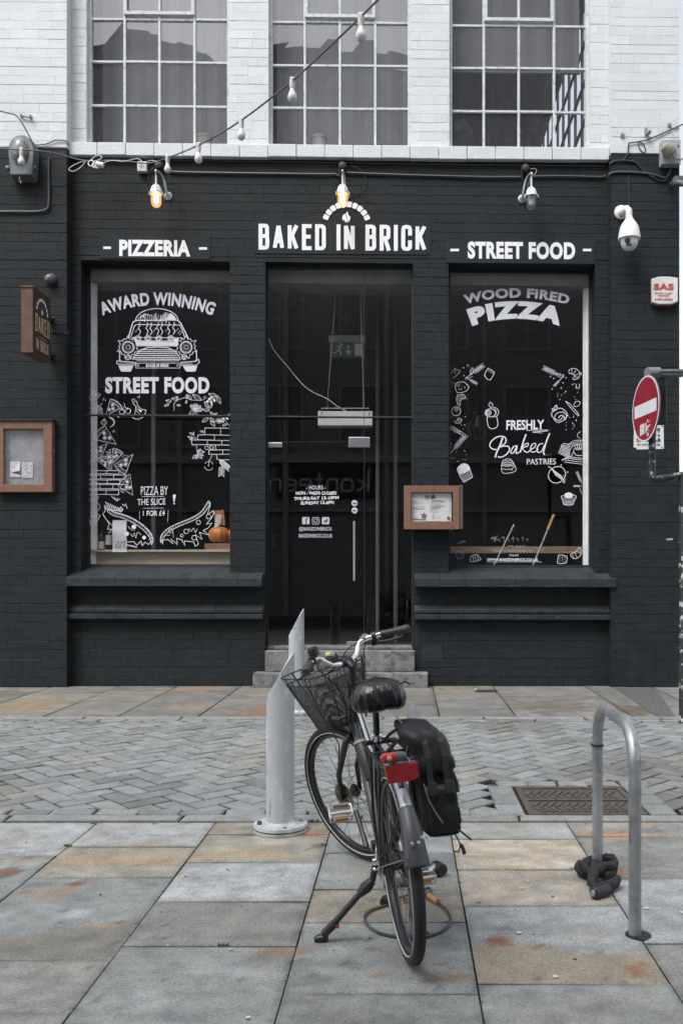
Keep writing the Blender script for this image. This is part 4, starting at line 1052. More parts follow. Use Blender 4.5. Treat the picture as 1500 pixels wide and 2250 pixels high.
p.line([(240, 430), (270, 475), (330, 535)], 1.4); p.line([(465, 690), (530, 685), (560, 720), (600, 680), (610, 725), (640, 690), (670, 715), (690, 685), (715, 690)], 1.7)
for (x, y, r) in ((533, 547, 22), (465, 612, 20), (628, 648, 18)): p.fill(ell(x, y, r, n=12)[:-1])
p.line([(500, 610), (520, 640), (535, 605), (550, 650), (565, 600), (600, 620)], 1.2, sm=True); p.line([(480, 540), (500, 570), (540, 580)], 1.1, sm=True); p.circ(655, 650, 26, 1.0, n=7, a0=-1, a1=1)
cr1 = smooth([(785, 690), (790, 630), (850, 565), (960, 510), (1080, 460), (1170, 400), (1235, 300)], 5); cr2 = [(x + 20, y + 22) for x, y in cr1]
p.line(cr1, 2.0); p.line(cr2, 1.6)
for a, b in zip(cr1, cr2): p.line([a, b], .9)
p.line([(1235, 300), (1250, 340), (1225, 430), (1280, 395), (1285, 420), (1260, 470), (1215, 520), (1265, 515), (1230, 560), (1185, 580), (1240, 625), (1150, 600), (1175, 665), (1110, 620), (1140, 710), (1110, 730), (1095, 690), (1010, 680), (1012, 725), (985, 670), (935, 655), (940, 712), (880, 660), (900, 705), (850, 665), (800, 675), (785, 690)], 1.7)
for (x, y, r) in ((1140, 505, 20), (880, 585, 20), (1025, 590, 22), (1100, 650, 22), (1235, 450, 22), (985, 630, 14)): p.circ(x, y, r, 1.3, n=11)
p.line([(1050, 560), (1070, 590), (1095, 560), (1110, 600), (1130, 565)], 1.2, sm=True); p.line([(900, 590), (905, 650)], 1.0); p.line([(830, 630), (870, 625)], 1.0)
for k in range(7): p.line([(265 + k * 22, 310 + k * 10), (285 + k * 22, 350 + k * 8), (262 + k * 24, 372 + k * 5), (290 + k * 22, 395)], 2.2)
p.line([(320, 260), (350, 290), (345, 265), (365, 300), (380, 275), (375, 305), (405, 280)], 1.6); p.line([(420, 330), (440, 350), (455, 330), (470, 375)], 1.6); p.line([(410, 360), (430, 385), (405, 408), (385, 385), (410, 360)], 2.0)
text(m, 'LIKES BREAD', 14, 100, 3, lambda x, y, d: p.fn(462 + x, 725 - y + x * .2, d), gap=.2)
m.build('pizza_wing_drawing', M['chalk'], WL)
# things seen behind the left window
cw_ = mk('pale_counter_wood', (.40, .34, .25), .6, var=.18, scale=2, stretch=(1, 4, 14))
m = MB()
m.box(X(178) - .1, X(505) + .3, YG + .14, YG + .16, 1.2, PZ(1213, YG + .15)); m.box(X(178) - .1, X(505) + .3, YG + .06, YG + .75, PZ(1213, YG + .06), PZ(1213, YG + .06) + .03)
ct = m.build('window_counter', cw_, None, bevel=.003, origin=(X(340), YG + .3, 1.4)); tag(ct, 'pale wooden counter running behind the window with the car drawing', 'counter')
ZC = PZ(1213, YG + .06) + .031
LG, LP = mk('dark_bottle_glass', (.015, .02, .012), .08, spec=.6), mk('bottle_label', (.62, .61, .57), .7, var=.25, scale=90)
def bottle(px, h, label, lz, lh, r=.041):
    Y = YG + .19; x = PX(px, Y); t = thing('wine_bottle', label, 'bottle', (x, Y, ZC), group='wine bottles on the window counter')
    m = MB(); m.lathe([(0, 0), (r, 0), (r, h * .62), (r * .9, h * .68), (r * .38, h * .78), (r * .36, h * .97), (r * .42, h * .97), (r * .42, h), (0, h)], (x, Y, ZC), n=16); m.build('glass_body', LG, t, smooth=True)
    m = MB(); m.lathe([(r + .001, h * lz), (r + .001, h * (lz + lh))], (x, Y, ZC), n=16); m.build('paper_label', LP, t, smooth=True)
    m = MB(); m.lathe([(0, h + .002), (r * .45, h + .002), (r * .45, h * .9), (r * .4, h * .86)], (x, Y, ZC), n=12); m.build('foil_cap', M['black'], t, smooth=True)
bottle(208, .31, 'dark wine bottle with a tall pale label, beside the white reveal', .16, .48)
bottle(223, .27, 'dark wine bottle with a small pale label low down, in the middle of the row', .05, .34)
bottle(239, .29, 'dark wine bottle half hidden by the white paper sheet', .22, .42)
m = MB(); Y = YG + .05
k = 8
vs = [(PX(247 + 31 * (i % 2), Y) , Y + .012 * sin(j * .9), PZ(1213 - 70 * j / k, Y)) for j in range(k + 1) for i in range(2)]
m.add(vs, [(2 * j, 2 * j + 1, 2 * j + 3, 2 * j + 2) for j in range(k)])
pp = m.build('leaflet', mk('white_paper', (.66, .66, .68), .8, var=.1, scale=40), None, origin=(PX(262, Y), Y, ZC), smooth=True); tag(pp, 'white creased paper leaflet standing upright against the pane with the car drawing', 'leaflet')
m = MB()
rr = random.Random(4)
for k in range(60): 
    a = rr.uniform(-12, 12), rr.uniform(0, 16); y_ = Y - .016
    m.box(PX(263 + a[0], Y), PX(263 + a[0] + rr.uniform(1, 4), Y), y_ - .001, y_, PZ(1206 - a[1], Y), PZ(1206 - a[1] - 1.5, Y))
m.build('print', mk('grey_ink', (.2, .2, .21), .8), pp)
m = MB(); Y = YG + .25; m.box(PX(455, Y), PX(505, Y) + .3, YG + .1, YG + .5, ZC, PZ(1195, Y)); bl = m.build('wooden_block', mk('oak_block', (.22, .13, .08), .6, var=.3, scale=2, stretch=(1, 1, 14)), None, origin=(PX(480, Y), Y, ZC)); tag(bl, 'thick brown wooden board on the window counter carrying the pumpkins', 'wooden board')
ORA = mk('pumpkin_orange', (.48, .17, .035), .45, var=.2, scale=5)
def pumpkin(px, py, r, label, Y, z0, sq=.82):
    x = PX(px, Y); t = thing('pumpkin', label, 'pumpkin', (x, Y, z0), group='pumpkins in the window')
    m = MB(); n, k = 40, 14; vs = []
    for i in range(k + 1):
        th = pi * i / k
        for j in range(n):
            ph = 2 * pi * j / n; rb = 1 - .07 * abs(sin(ph * 5)) ** .5 * sin(th); dip = .16 * math.exp(-(th / .45) ** 2) + .12 * math.exp(-((pi - th) / .5) ** 2)
            vs.append((x + r * rb * sin(th) * cos(ph), Y + r * rb * sin(th) * sin(ph), z0 + r * sq * (1 - dip * 0 + cos(th) * (1 - dip))))
    m.add(vs, [(i * n + j, i * n + (j + 1) % n, (i + 1) * n + (j + 1) % n, (i + 1) * n + j) for i in range(k) for j in range(n)])
    m.build('skin', ORA, t, smooth=True, angle=80)
    m = MB(); zt = z0 + r * sq * 1.8; m.tube([(x, Y, zt - .02), (x, Y, zt + r * .1), (x + r * .12, Y, zt + r * .3)], [r * .16, r * .1, r * .09], 7); m.build('stem', mk('pumpkin_stem', (.16, .14, .06), .8), t)
zb = PZ(1195, YG + .25)
pumpkin(481, 1176, .142, 'round orange pumpkin on the brown board, nearest the window corner', YG + .25, zb)
pumpkin(519, 1176, .13, 'orange pumpkin mostly hidden behind the brick pier, on the brown board', YG + .3, zb)
m = MB()
pumpkin(499, 1160, .075, 'small flat orange squash stacked behind the round pumpkin', YG + .55, zb + .12, .5)
m = MB(); Y = YG + .62; m.box(PX(487, Y), PX(515, Y), Y - .1, Y + .1, zb - .0, zb + .118); q_ = m.build('crate', M['interior_floor'], None, origin=(PX(500, Y), Y, zb)); tag(q_, 'dark wooden crate behind the pumpkins on the brown board', 'crate')
m = MB(); Y = YG + .45; a = P(472, 1131, Y); m.obox(Matrix.Translation(PZ and P(478, 1150, Y)) @ Matrix.Rotation(.12, 4, 'Y') @ Matrix.Rotation(-.25, 4, 'X'), .075, .004, .25); m.m = 1
m.obox(Matrix.Translation(P(482, 1138, Y + .03)) @ Matrix.Rotation(-.1, 4, 'Y'), .13, .004, .2)
mg = m.build('flyer', [mk('grey_flyer', (.35, .37, .4), .6, var=.5, scale=40), mk('orange_flyer', (.4, .15, .05), .6)], None, origin=P(478, 1170, Y)); tag(mg, 'grey and orange flyers leaning upright behind the round pumpkin', 'flyer')

# ---- right window lettering and drawings
m = MB(); ftext(m, 'WOOD FIRED', 21.5, 228, arc(yv, 1133.5, 654 + 423, 423, 226), off=.045, space=1.08, sub=1); m.build('wood_fired_lettering', M['vinyl_dim'], WR)
m = MB(); ftext(m, 'PIZZA', 39, 196, arc(yv, 1133, 700 + 290, 290, 196), off=.07, space=1.2, sub=1); m.build('pizza_lettering', M['vinyl'], WR)
m = MB(); p = Pen(m, 985, 790, .12442, yv)
p.line([(700, 150), (810, 220), (800, 260), (740, 360), (680, 345), (640, 290), (640, 250), (700, 150)], 1.6); p.line([(690, 180), (745, 220), (800, 250)], 1.0)
p.line([(120, 480), (140, 420), (230, 390), (310, 420), (358, 490), (300, 560), (180, 585), (140, 560), (120, 480)], 1.4, sm=True)
p.line([(210, 815), (160, 780), (140, 690), (165, 640), (220, 615), (270, 620), (300, 670), (280, 690), (230, 700), (205, 760), (210, 815)], 1.4, sm=True)
for a, b in (((145, 700), (205, 730)), ((150, 660), (215, 700)), ((190, 630), (240, 690)), ((235, 617), (270, 685)), ((150, 760), (205, 770))): p.line([a, b], 1.1)
p.circ(135, 912, 78, 1.8, n=18); p.circ(138, 888, 26, 1.5, n=10)
p.line([(180 + r * 6.2 * cos(r * .9), 1070 + r * 6.2 * sin(r * .9)) for r in [k * .25 for k in range(42)]], 1.6)
for k in range(5): p.line(ell(60 + k * 40, 1210 + k * 22, 38, 26, n=10, rot=.9), 1.2)
p.wheat((30, 1660), (290, 1350), 8, 1.2, .3); p.wheat((300, 325), (600, 110), 6, 1.2, .45); p.wheat((310, 320), (500, 425), 5, 1.1, .4)
p.leaf((390, 270), (430, 140), .2, 1.0); p.line([(310, 325), (430, 300)], 1)
p.line(ell(740, 940, 95, 72, n=18, a0=2.2, a1=2.2 + 2 * pi), 1.8); p.circ(705, 940, 45, 1.6, n=12); p.circ(700, 940, 22, 1.6, n=9)
p.line([(790, 845), (850, 860), (885, 920), (860, 990), (790, 1010)], 1.6, sm=True); p.line([(800, 870), (835, 900), (835, 960)], 1.2, sm=True)
p.line([(680, 1010), (690, 1130), (730, 1210), (800, 1218), (860, 1180), (870, 1100), (845, 1000)], 1.9, sm=True)
p.line([(745, 850), (710, 800), (730, 770), (775, 780), (778, 820), (745, 850)], 1.4, sm=True); p.line([(740, 770), (740, 740)], 1.6)
p.fill([(150, 1960), (150, 1920), (180, 1880), (230, 1840), (290, 1832), (350, 1860), (380, 1910), (380, 1950), (300, 1995), (190, 2035)])
p.line([(185, 2035), (270, 2165), (425, 2075), (380, 1950)], 1.9)
for k in range(8): p.line([(200 + k * 23, 2030 - k * 10), (285 + k * 16, 2155 - k * 9)], 1.0)
p.line([(940, 1870), (960, 1790), (1040, 1752), (1110, 1775), (1165, 1860), (1190, 1920), (1185, 1965), (1110, 1995), (980, 2010), (935, 1950), (940, 1870)], 1.5, sm=True)
for y, w_ in ((1775, 50), (1805, 85), (1835, 105), (1862, 120)): p.line([(1045 - w_, y), (1045, y + 22), (1050 + w_, y - 2)], 1.7, sm=True)
p.line([(945, 1930), (990, 1935), (1040, 1945), (1080, 1930), (1120, 1950), (1140, 1900), (1180, 1905)], 1.4, sm=True)
p.dots(20, 380, 80, 700, 30, 8, 3); p.dots(20, 350, 1000, 1800, 24, 8, 4)
p.line([(20, 260), (100, 190), (200, 190), (180, 240), (80, 330)], .9, sm=True)
m.build('pastry_drawing', M['chalk'], WR)
m = MB(); p = Pen(m, 1140, 790, .15109, yv)
p.wheat((650, 255), (365, 125), 7, 1.2, .4); p.wheat((620, 270), (505, 385), 4, 1.2, .35); p.leaf((650, 255), (510, 195), .15, 1.0)
p.line([(725, 200), (730, 150), (785, 128), (850, 145), (880, 210), (860, 270), (800, 290), (780, 275), (805, 250), (795, 220), (765, 205), (725, 200)], 1.4, sm=True)
for a, b in (((770, 205), (765, 140)), ((790, 215), (830, 145)), ((800, 235), (875, 200)), ((805, 250), (870, 255))): p.line([a, b], 1.1)
p.line([(820, 350), (835, 385), (825, 420)], 1.6); p.line([(870, 350), (880, 390), (865, 430)], 1.6)
p.line([(700, 640), (720, 625), (860, 780), (835, 800), (700, 640)], 1.6); p.line([(675, 605), (705, 632)], 2.6); p.line([(845, 790), (870, 815)], 2.6); p.line(ell(840, 645, 50, 34, n=12, rot=-.6), 1.3)
p.line([(465, 785), (480, 820), (520, 885), (570, 912), (640, 885), (660, 850), (640, 810)], 2.0, sm=True); p.line([(465, 785), (500, 750), (590, 705), (660, 740), (700, 800), (665, 880)], 2.0, sm=True)
p.line([(660, 860), (690, 820), (640, 765), (560, 775), (520, 820), (530, 870), (590, 880), (640, 830), (610, 810), (570, 850)], 1.8, sm=True)
p.leaf((520, 740), (545, 660), .3, 1.6); p.leaf((515, 745), (475, 710), .3, 1.6)
for r_, (ya) in enumerate((1190, 1250)):
    pass
p.line([(590, 1370), (720, 1400), (740, 1310), (800, 1250), (915, 1225)], 1.5, sm=True); p.line([(570, 1365), (640, 1225), (720, 1230), (800, 1180), (915, 1170)], 1.5, sm=True)
for k in range(9): p.line([(735 + k * 22, 1265 - k * 7 - (k > 4) * 0), (710 + k * 26, 1225 - k * 7)], 1.5)
for k in range(7): p.line([(580 + k * 10, 1350 - k * 18), (720 + k * 4, 1390 - k * 20)], 1.2)
for k in range(6): p.line([(610 + k * 22, 1240 + (k % 2) * 20), (640 + k * 16, 1390)], .9)
p.line([(760, 1400), (790, 1340), (800, 1300), (850, 1310), (915, 1300)], 1.3, sm=True); p.line([(790, 1340), (830, 1390), (915, 1395)], 1.8, sm=True)
for x in (830, 865, 895): p.line([(x, 1310), (x - 20, 1260), (x, 1235), (x + 15, 1270), (x, 1310)], 1.4, sm=True)
for y in (1415, 1440, 1470, 1500): p.line([(660, y - 10), (915, y + 22)], 1.3)
for k in range(8): p.line([(680 + k * 30, 1415 + (k % 2) * 20), (690 + k * 30, 1440 + (k % 2) * 20)], 1.0)
p.line([(620, 1465), (765, 1400)], 2.6)
p.line(ell(550, 1675, 130, 115, n=24, rot=-.6), 2.0)
for k in range(8):
    t = -90 + k * 26; c_ = (550 + t * .75, 1675 + t * .55); p.line([(c_[0] - 60, c_[1] - 75), (c_[0] - 5, c_[1] - 30), (c_[0] + 50, c_[1] + 62)], 1.4, sm=True)
p.wheat((910, 1800), (840, 1635), 6, 1.2, .2); p.wheat((910, 1840), (790, 1840), 4, 1.2, .2); p.line([(880, 1870), (915, 1960)], 1.1)
p.fill(ell(720, 1975, 66, 42, n=14)[:-1])
p.line([(610, 1995), (640, 2050), (720, 2068), (800, 2050), (832, 1990)], 1.6, sm=True); p.line([(610, 1995), (640, 1970)], 1.6); p.line([(832, 1990), (790, 1965)], 1.6); p.line([(632, 2055), (650, 2110), (720, 2122), (785, 2108), (802, 2050)], 1.6)
for k in range(9): p.line([(648 + k * 17, 2072 + 5 * sin(k * .4)), (658 + k * 15, 2112)], 1.2)
for y in (2010, 2030): p.line([(625, y - 8), (720, y + 18), (818, y - 8)], 1.0, sm=True)
p.dots(440, 900, 180, 620, 24, 7, 6); p.dots(660, 900, 780, 1200, 14, 7, 7); p.dots(600, 800, 1490, 1800, 8, 8, 8)
p.circ(890, 1100, 42, 1.2, n=10, a0=1.5, a1=4.8)
m.build('bakery_drawing', M['chalk'], WR)
m = MB()
ftext(m, 'FRESHLY', 22, 83, on(yv, 1112, 945, -.015), off=.025)
p = Pen(m, 1140, 790, .15109, yv)
p.line([(105, 1030), (425, 1022)], 1.2); p.line([(195, 1055), (420, 1035)], 2.0); p.line([(200, 1058), (340, 1068)], 1.2)
q = Pen(m, 985, 790, .12442, yv)
q.line([(955, 1375), (915, 1500), (850, 1640), (825, 1730)], 4.6, sm=True)
q.line([(850, 1590), (780, 1580), (735, 1540), (735, 1480), (800, 1400), (900, 1355), (980, 1365), (1015, 1410), (995, 1480), (900, 1545), (870, 1570)], 3.4, sm=True)
q.line([(880, 1560), (960, 1530), (1040, 1530), (1075, 1560), (1065, 1620), (1000, 1690), (920, 1725), (870, 1710)], 3.4, sm=True)
q.line([(1210, 1520), (1150, 1540), (1100, 1620), (1110, 1655), (1150, 1640), (1210, 1530), (1190, 1640), (1215, 1655), (1250, 1630)], 3.2, sm=True)
p.line([(100, 1085), (60, 1200), (15, 1350)], 4.2, sm=True); p.line([(30, 1290), (90, 1230), (130, 1220), (125, 1255), (50, 1290), (90, 1340), (130, 1345), (170, 1310)], 2.8, sm=True)
p.line([(170, 1310), (230, 1270), (240, 1225), (200, 1225), (165, 1290), (175, 1340), (230, 1340), (280, 1300)], 2.8, sm=True)
p.line([(350, 1220), (300, 1230), (260, 1290), (270, 1345), (320, 1340), (370, 1240)], 2.8, sm=True); p.line([(445, 1070), (400, 1180), (355, 1340), (370, 1385)], 4.0, sm=True)
ftext(m, 'PASTRIES', 13, 64, on(yv, 1157, 1021, -.01), off=.0)
m.build('freshly_baked_lettering', M['chalk'], WR)
m = MB(); p = Pen(m, 985, 1120, .21333, yv)
ftext(m, 'WWW.BAKEDINBRICK.CO.UK', 31, 530, lambda x, y, d: p.fn(395 + x, 530 - y + x * .005, d), off=.03)
p.line([(395, 538), (960, 538)], .9)
text(m, 'ONLINE', 18, 92, 2.6, lambda x, y, d: p.fn(628 + x, 478 - y, d), gap=.3, hand=.6)
p.line([(220, 525), (235, 480), (290, 465), (330, 500), (320, 520), (240, 535), (220, 525)], 1.4, sm=True)
for x in (250, 275, 300): p.line([(x, 475), (x + 8, 520)], 1.0)
p.line([(1130, 470), (1160, 465), (1220, 480), (1222, 520), (1210, 548), (1150, 558), (1120, 545), (1130, 470)], 1.6)
for k in range(9): p.dot(1145 + (k % 3) * 26, 490 + (k // 3) * 20, 4)
p.line([(1345, 388), (1368, 430), (1350, 480), (1300, 505), (1258, 480), (1262, 455), (1300, 440), (1345, 388)], 1.6, sm=True)
for a, b in (((1300, 445), (1325, 500)), ((1320, 420), (1360, 450)), ((1275, 460), (1290, 500))): p.line([a, b], 1.1)
m.build('web_address_lettering', M['chalk'], WR)
m = MB(); p = Pen(m, 985, 1120, .21333, yv)
for k in range(8): p.line([(435 + k * 52, 300 + 8 * sin(k * 2)), (470 + k * 50, 290 - 14 * cos(k * 3)), (480 + k * 47, 330 + 6 * sin(k * 5))], 1.0)
p.line([(435, 298), (480, 292), (505, 265), (480, 305), (465, 320)], 1.6); text(m, 'TO EAT', 24, 180, 4, lambda x, y, d: p.fn(608 + x, 392 - y, d), gap=.5, hand=.8); text(m, 'FROM THE RESTAURANT OR', 28, 400, 3.6, lambda x, y, d: p.fn(458 + x, 438 - y, d), gap=.2, hand=.8)
p.wheat((80, 350), (175, 325), 5, 1.0, .2); p.line([(75, 440), (110, 420), (130, 460), (160, 430), (180, 400)], 1.1); p.line(ell(115, 465, 38, 42, n=12), 1.1); p.circ(28, 218, 8, .8, n=8); p.circ(52, 244, 8, .8, n=8)
m.build('worn_lettering', M['chalk_dim'], WR)
# things seen behind the right window
m = MB(); Y = YG + .30; m.box(PX(960, Y), X(1307) - .01, Y, Y + .12, PZ(1216, Y), PZ(1201, Y)); pk = m.build('wooden_plank', mk('rough_plank', (.22, .15, .095), .7, var=.45, scale=2.5, stretch=(1, 4, 12)), None, origin=(PX(1140, Y), Y, PZ(1216, Y)), bevel=.004); tag(pk, 'rough brown plank lying across behind the window with pastry drawings', 'plank')
def broom(a, b, Y, label, grip):
    t = thing('broom_handle', label, 'broom handle', P(b[0], b[1], Y), group='broom handles behind the window')
    A, B_ = P(a[0], a[1], Y + .15), P(b[0], b[1], Y); m = MB(); m.tube([B_ + (B_ - A) * .1, A], .011, 8); m.build('pole', M['galv'], t, smooth=True)
    if grip: m = MB(); m.tube([A + (B_ - A) * .28, A + (B_ - A) * -.01], .019, 10); m.build('grip', mk('yellow_grip', (.38, .22, .05), .5), t, smooth=True)
broom((1129, 1153), (1083, 1246), YG + .12, 'plain grey metal broom handle leaning behind the pastry window', False); broom((1216, 1132), (1169, 1246), YG + .12, 'grey broom handle with a yellow grip leaning behind the pastry window', True)

# ------------------------------------------------------------------ glass entrance
YD = D + .12
dr_ = thing('glass_entrance', None, None, (X(745), YD, .49)); dr_.parent = B; WM_B = WM[B.name]
dr_.matrix_parent_inverse = WM_B.inverted(); WM[dr_.name] = Matrix.Translation(Vector((X(745), YD, .49)))
dr_['label'] = 'tall frameless glass entrance with patch fittings and opening hours'
ZDB, ZDM = .487, PZ(971, YD)
m = MB()
m.quad((X(585), YD, ZDM + .004), (PX(799, YD), YD, ZDM + .004), (PX(799, YD), YD, ZD - .02), (X(585), YD, ZD - .02))
m.quad((PX(801, YD), YD, ZDB), (X(905), YD, ZDB), (X(905), YD, ZD - .02), (PX(801, YD), YD, ZD - .02))
m.build('fixed_glass', M['glass'], dr_)
m = MB(); m.quad((X(587), YD, ZDB), (PX(799, YD), YD, ZDB), (PX(799, YD), YD, ZDM - .004), (X(587), YD, ZDM - .004)); m.build('door_glass', M['glass'], dr_)
m = MB(); m.box(X(583) + .001, X(583) + .018, YD - .02, YD + .02, ZDB, ZD); m.box(X(907) - .018, X(907) - .001, YD - .02, YD + .02, ZDB, ZD); m.box(X(583) + .018, X(907) - .018, YD - .02, YD + .02, ZD - .04, ZD - .001)
m.box(PX(799.4, YD), PX(800.6, YD), YD - .004, YD + .004, ZDB, ZD - .04); m.box(X(587), PX(799, YD), YD - .004, YD + .004, ZDM - .003, ZDM + .003)
m.build('frame', M['dark_paint'], dr_)
def patch(x0, x1, y0, y1): 
    m = MB(); m.box(PX(x0, YD), PX(x1, YD), YD - .02, YD + .02, PZ(y1, YD), PZ(y0, YD)); return m.build('patch_fitting', M['steel'], dr_, bevel=.003)
patch(587, 620, 973, 983); patch(766, 812, 961, 983); patch(762, 798, 1410, 1417)
m = MB(); hx = PX(778, YD - .06); m.tube([(hx, YD - .06, PZ(1276, YD - .06)), (hx, YD - .06, PZ(1145, YD - .06))], .016, 12)
for zz in (1165, 1255): m.tube([(hx, YD - .06, PZ(zz, YD)), (hx, YD, PZ(zz, YD))], .009, 8)
m.build('handle', M['steel'], dr_, smooth=True)
yd = YD - .004
m = MB(); p = Pen(m, 620, 1020, .14, yd)
ftext(m, '- HOURS -', 66, 305, lambda x, y, d: p.fn(375 + x, 398 - y, d), off=.02)
m.build('hours_lettering', M['vinyl_dim'], dr_)
m = MB(); p = Pen(m, 620, 1020, .14, yd)
ftext(m, 'MON - WEDS CLOSED', 50, 640, lambda x, y, d: p.fn(212 + x, 478 - y + 4 * sin(x * .05), d), off=.03)
ftext(m, 'THURS-SAT 12-10PM', 50, 705, lambda x, y, d: p.fn(182 + x, 566 - y - x * .025 + 4 * sin(x * .06), d), off=.03)
ftext(m, 'SUNDAY 12-6PM', 52, 520, lambda x, y, d: p.fn(290 + x, 635 - y - x * .02 + 4 * sin(x * .05), d), off=.03)
m.build('opening_times_lettering', M['chalk'], dr_)
m = MB(); p = Pen(m, 620, 1020, .14, yd)
ftext(m, '@BAKEDINBRICK', 74, 522, lambda x, y, d: p.fn(262 + x, 1058 - y, d), off=.015); ftext(m, 'BAKEDINBRICK.CO.UK', 60, 530, lambda x, y, d: p.fn(260 + x, 1153 - y, d), off=.02)
def rsq(x0, y0, x1, y1, r): return rounded([(x0, (y0 + y1) / 2), (x0, y0, r), (x1, y0, r), (x1, y1, r), (x0, y1, r), (x0, (y0 + y1) / 2)], 1, 1)
p.fill(rsq(312, 830, 428, 943, 20)[:-1]); p.fill(rsq(622, 830, 738, 943, 20)[:-1]); p.line(rsq(473, 836, 580, 940, 30), 1.8); p.circ(526, 888, 28, 1.8, n=16); p.dot(556, 857, 8)
m.m = 1
p.line([(404, 853), (380, 853), (374, 866), (374, 943)], 2.4, dstep=.0003, cap=0); p.line([(352, 893), (402, 893)], 2.2)
p.fill([(648, 872), (668, 888), (684, 888), (688, 866), (702, 858), (712, 868), (708, 890), (694, 908), (672, 914), (650, 908), (664, 902), (654, 894), (660, 890)], lift=.005)
m.build('social_lettering', [M['vinyl_dim'], M['black_print']], dr_)
m = MB(); p = Pen(m, 620, 1020, .14, yd); p.fill(ell(1133, 612, 47, n=20)[:-1]); p.fill(ell(1133, 726, 47, n=20)[:-1]); m.m = 1
text(m, 'PUSH', 26, 70, 6, lambda x, y, d: p.fn(1098 + x, 625 - y, d + .005), gap=.25); text(m, 'PULL', 26, 66, 6, lambda x, y, d: p.fn(1100 + x, 739 - y, d + .005), gap=.25)
m.build('push_pull_sticker', [M['vinyl'], M['black_print']], dr_)
# security bars across the openings
m = MB()
for (a, b, y, v) in ((583, 907, D + .06, 915.5), (178, 505, D + .1, 912)):
    m = MB(); m.tube([(X(a) - (0.0 if a == 583 else .03), y, PZ(v, y)), (X(b), y, PZ(v + 2, y))], .013, 8); m.build('security_bar', M['dark_ledge'], B, smooth=True)

# ------------------------------------------------------------------ things inside the entrance
ex = thing('exit_sign', 'grey hanging emergency exit sign with running man and arrow, behind the glass entrance', 'exit sign', P(762, 785, D + 1.4))
Y = D + 1.4
m = MB(); m.box(PX(724, Y), PX(800, Y), Y, Y + .012, PZ(785, Y), PZ(752, Y)); m.build('panel', mk('pale_green_panel', (.16, .18, .175), .4, var=.1), ex)
m = MB(); m.box(PX(722, Y), PX(802, Y), Y - .04, Y + .05, PZ(752, Y), PZ(738, Y)); m.build('housing', mk('dull_white', (.42, .43, .44), .5), ex, bevel=.004)
m = MB(); p = Pen(m, 520, 560, .41771, Y - .001)
p.circ(548, 470, 4, 3.0, n=8); p.line([(543, 480), (535, 500), (548, 510), (545, 527)], 3.2); p.line([(535, 500), (522, 512), (503, 513)], 2.8); p.line([(520, 490), (530, 480), (545, 482), (556, 492)], 2.4)
p.line([(586, 473), (586, 508)], 3.6); p.fill([(570, 503), (602, 503), (586, 527)]); p.fill([(620, 466), (658, 466), (658, 530), (620, 530)])
m.build('pictogram', M['sign_white'], ex)
m = MB()
for a in (735, 790): m.tube([P(a, 738, Y), Vector((PX(a, Y), Y, 5.24))], .004, 5)
m.build('suspension_wire', M['galv'], ex)
hc = thing('air_curtain_heater', 'pale metal air curtain heater hung behind the entrance glass', 'heater', P(758, 935, D + .45)); Y = D + .45
m = MB(); m.box(PX(698, Y), PX(818, Y), Y, Y + .2, PZ(935, Y), PZ(903, Y)); m.build('casing', mk('pale_grey_metal', (.45, .46, .47), .45, var=.1), hc, bevel=.008)
m = MB(); m.tube([P(706, 910, Y - .01), P(706, 897, Y - .01), P(810, 897, Y - .01), P(810, 910, Y - .01)], .008, 6); m.build('bracket', M['galv'], hc)
m = MB(); m.tube([P(718, 900, Y + .1), Vector((PX(738, Y), Y + .1, 5.2))], .003, 5); m.tube([P(799, 900, Y + .1), Vector((PX(790, Y), Y + .1, 5.2))], .003, 5); m.build('suspension_wire', M['galv'], hc)
m = MB(); Y = D + .3; pts = [(588, 740), (600, 766), (618, 790), (634, 808), (650, 828), (668, 848), (688, 862), (706, 870), (722, 878), (740, 892), (760, 903)]
m.tube([P(a, b, Y + .1 * i / 10) for i, (a, b) in enumerate(smooth(pts, 3))], .006, 6); wc = m.build('power_cable', mk('white_flex', (.6, .6, .58), .5), None, origin=P(588, 740, Y), smooth=True); tag(wc, 'loose white power cable sagging behind the entrance glass towards the heater', 'cable')
def column(px, Y, r, z0, z1, label):  # columns added in place of pale upright reflections in the glass
    m = MB(); m.tube([(PX(px, Y), Y, z0), (PX(px, Y), Y, z1)], r, 14); c = m.build('reflection_column', mk('column_paint', (.16, .165, .17), .5), None, origin=(PX(px, Y), Y, z0), smooth=True); tag(c, label, 'column', 'columns added for reflections in the shop glass')
column(337, D + 1.2, .033, .37, 5.24, 'slim grey column added for a vertical reflection, behind the car drawing'); column(829, D + 1.8, .028, .37, 5.24, 'slim grey column added for a vertical reflection, closer to the glass door'); column(869, D + 2.3, .036, .37, 5.24, 'thicker grey column added for a vertical reflection, beside the brick pier')
# pale tubs on the upper sills
def tub(px, py, Y, label):
    m = MB(); m.lathe([(0, 0), (.085, 0), (.092, .13), (.098, .13), (.098, .16), (0, .165)], P(px, py, Y), n=20); t = m.build('tub', mk('dull_white_tub', (.45, .45, .43), .6), None, origin=P(px, py, Y), smooth=True); tag(t, label, 'tub', 'tubs on the upper window sills')
tub(450, 326, D + .3, 'pale round tub with a lid on the sill behind the leftmost upper window'); tub(701, 328, D + .3, 'pale round tub with a lid on the sill behind the middle upper window')

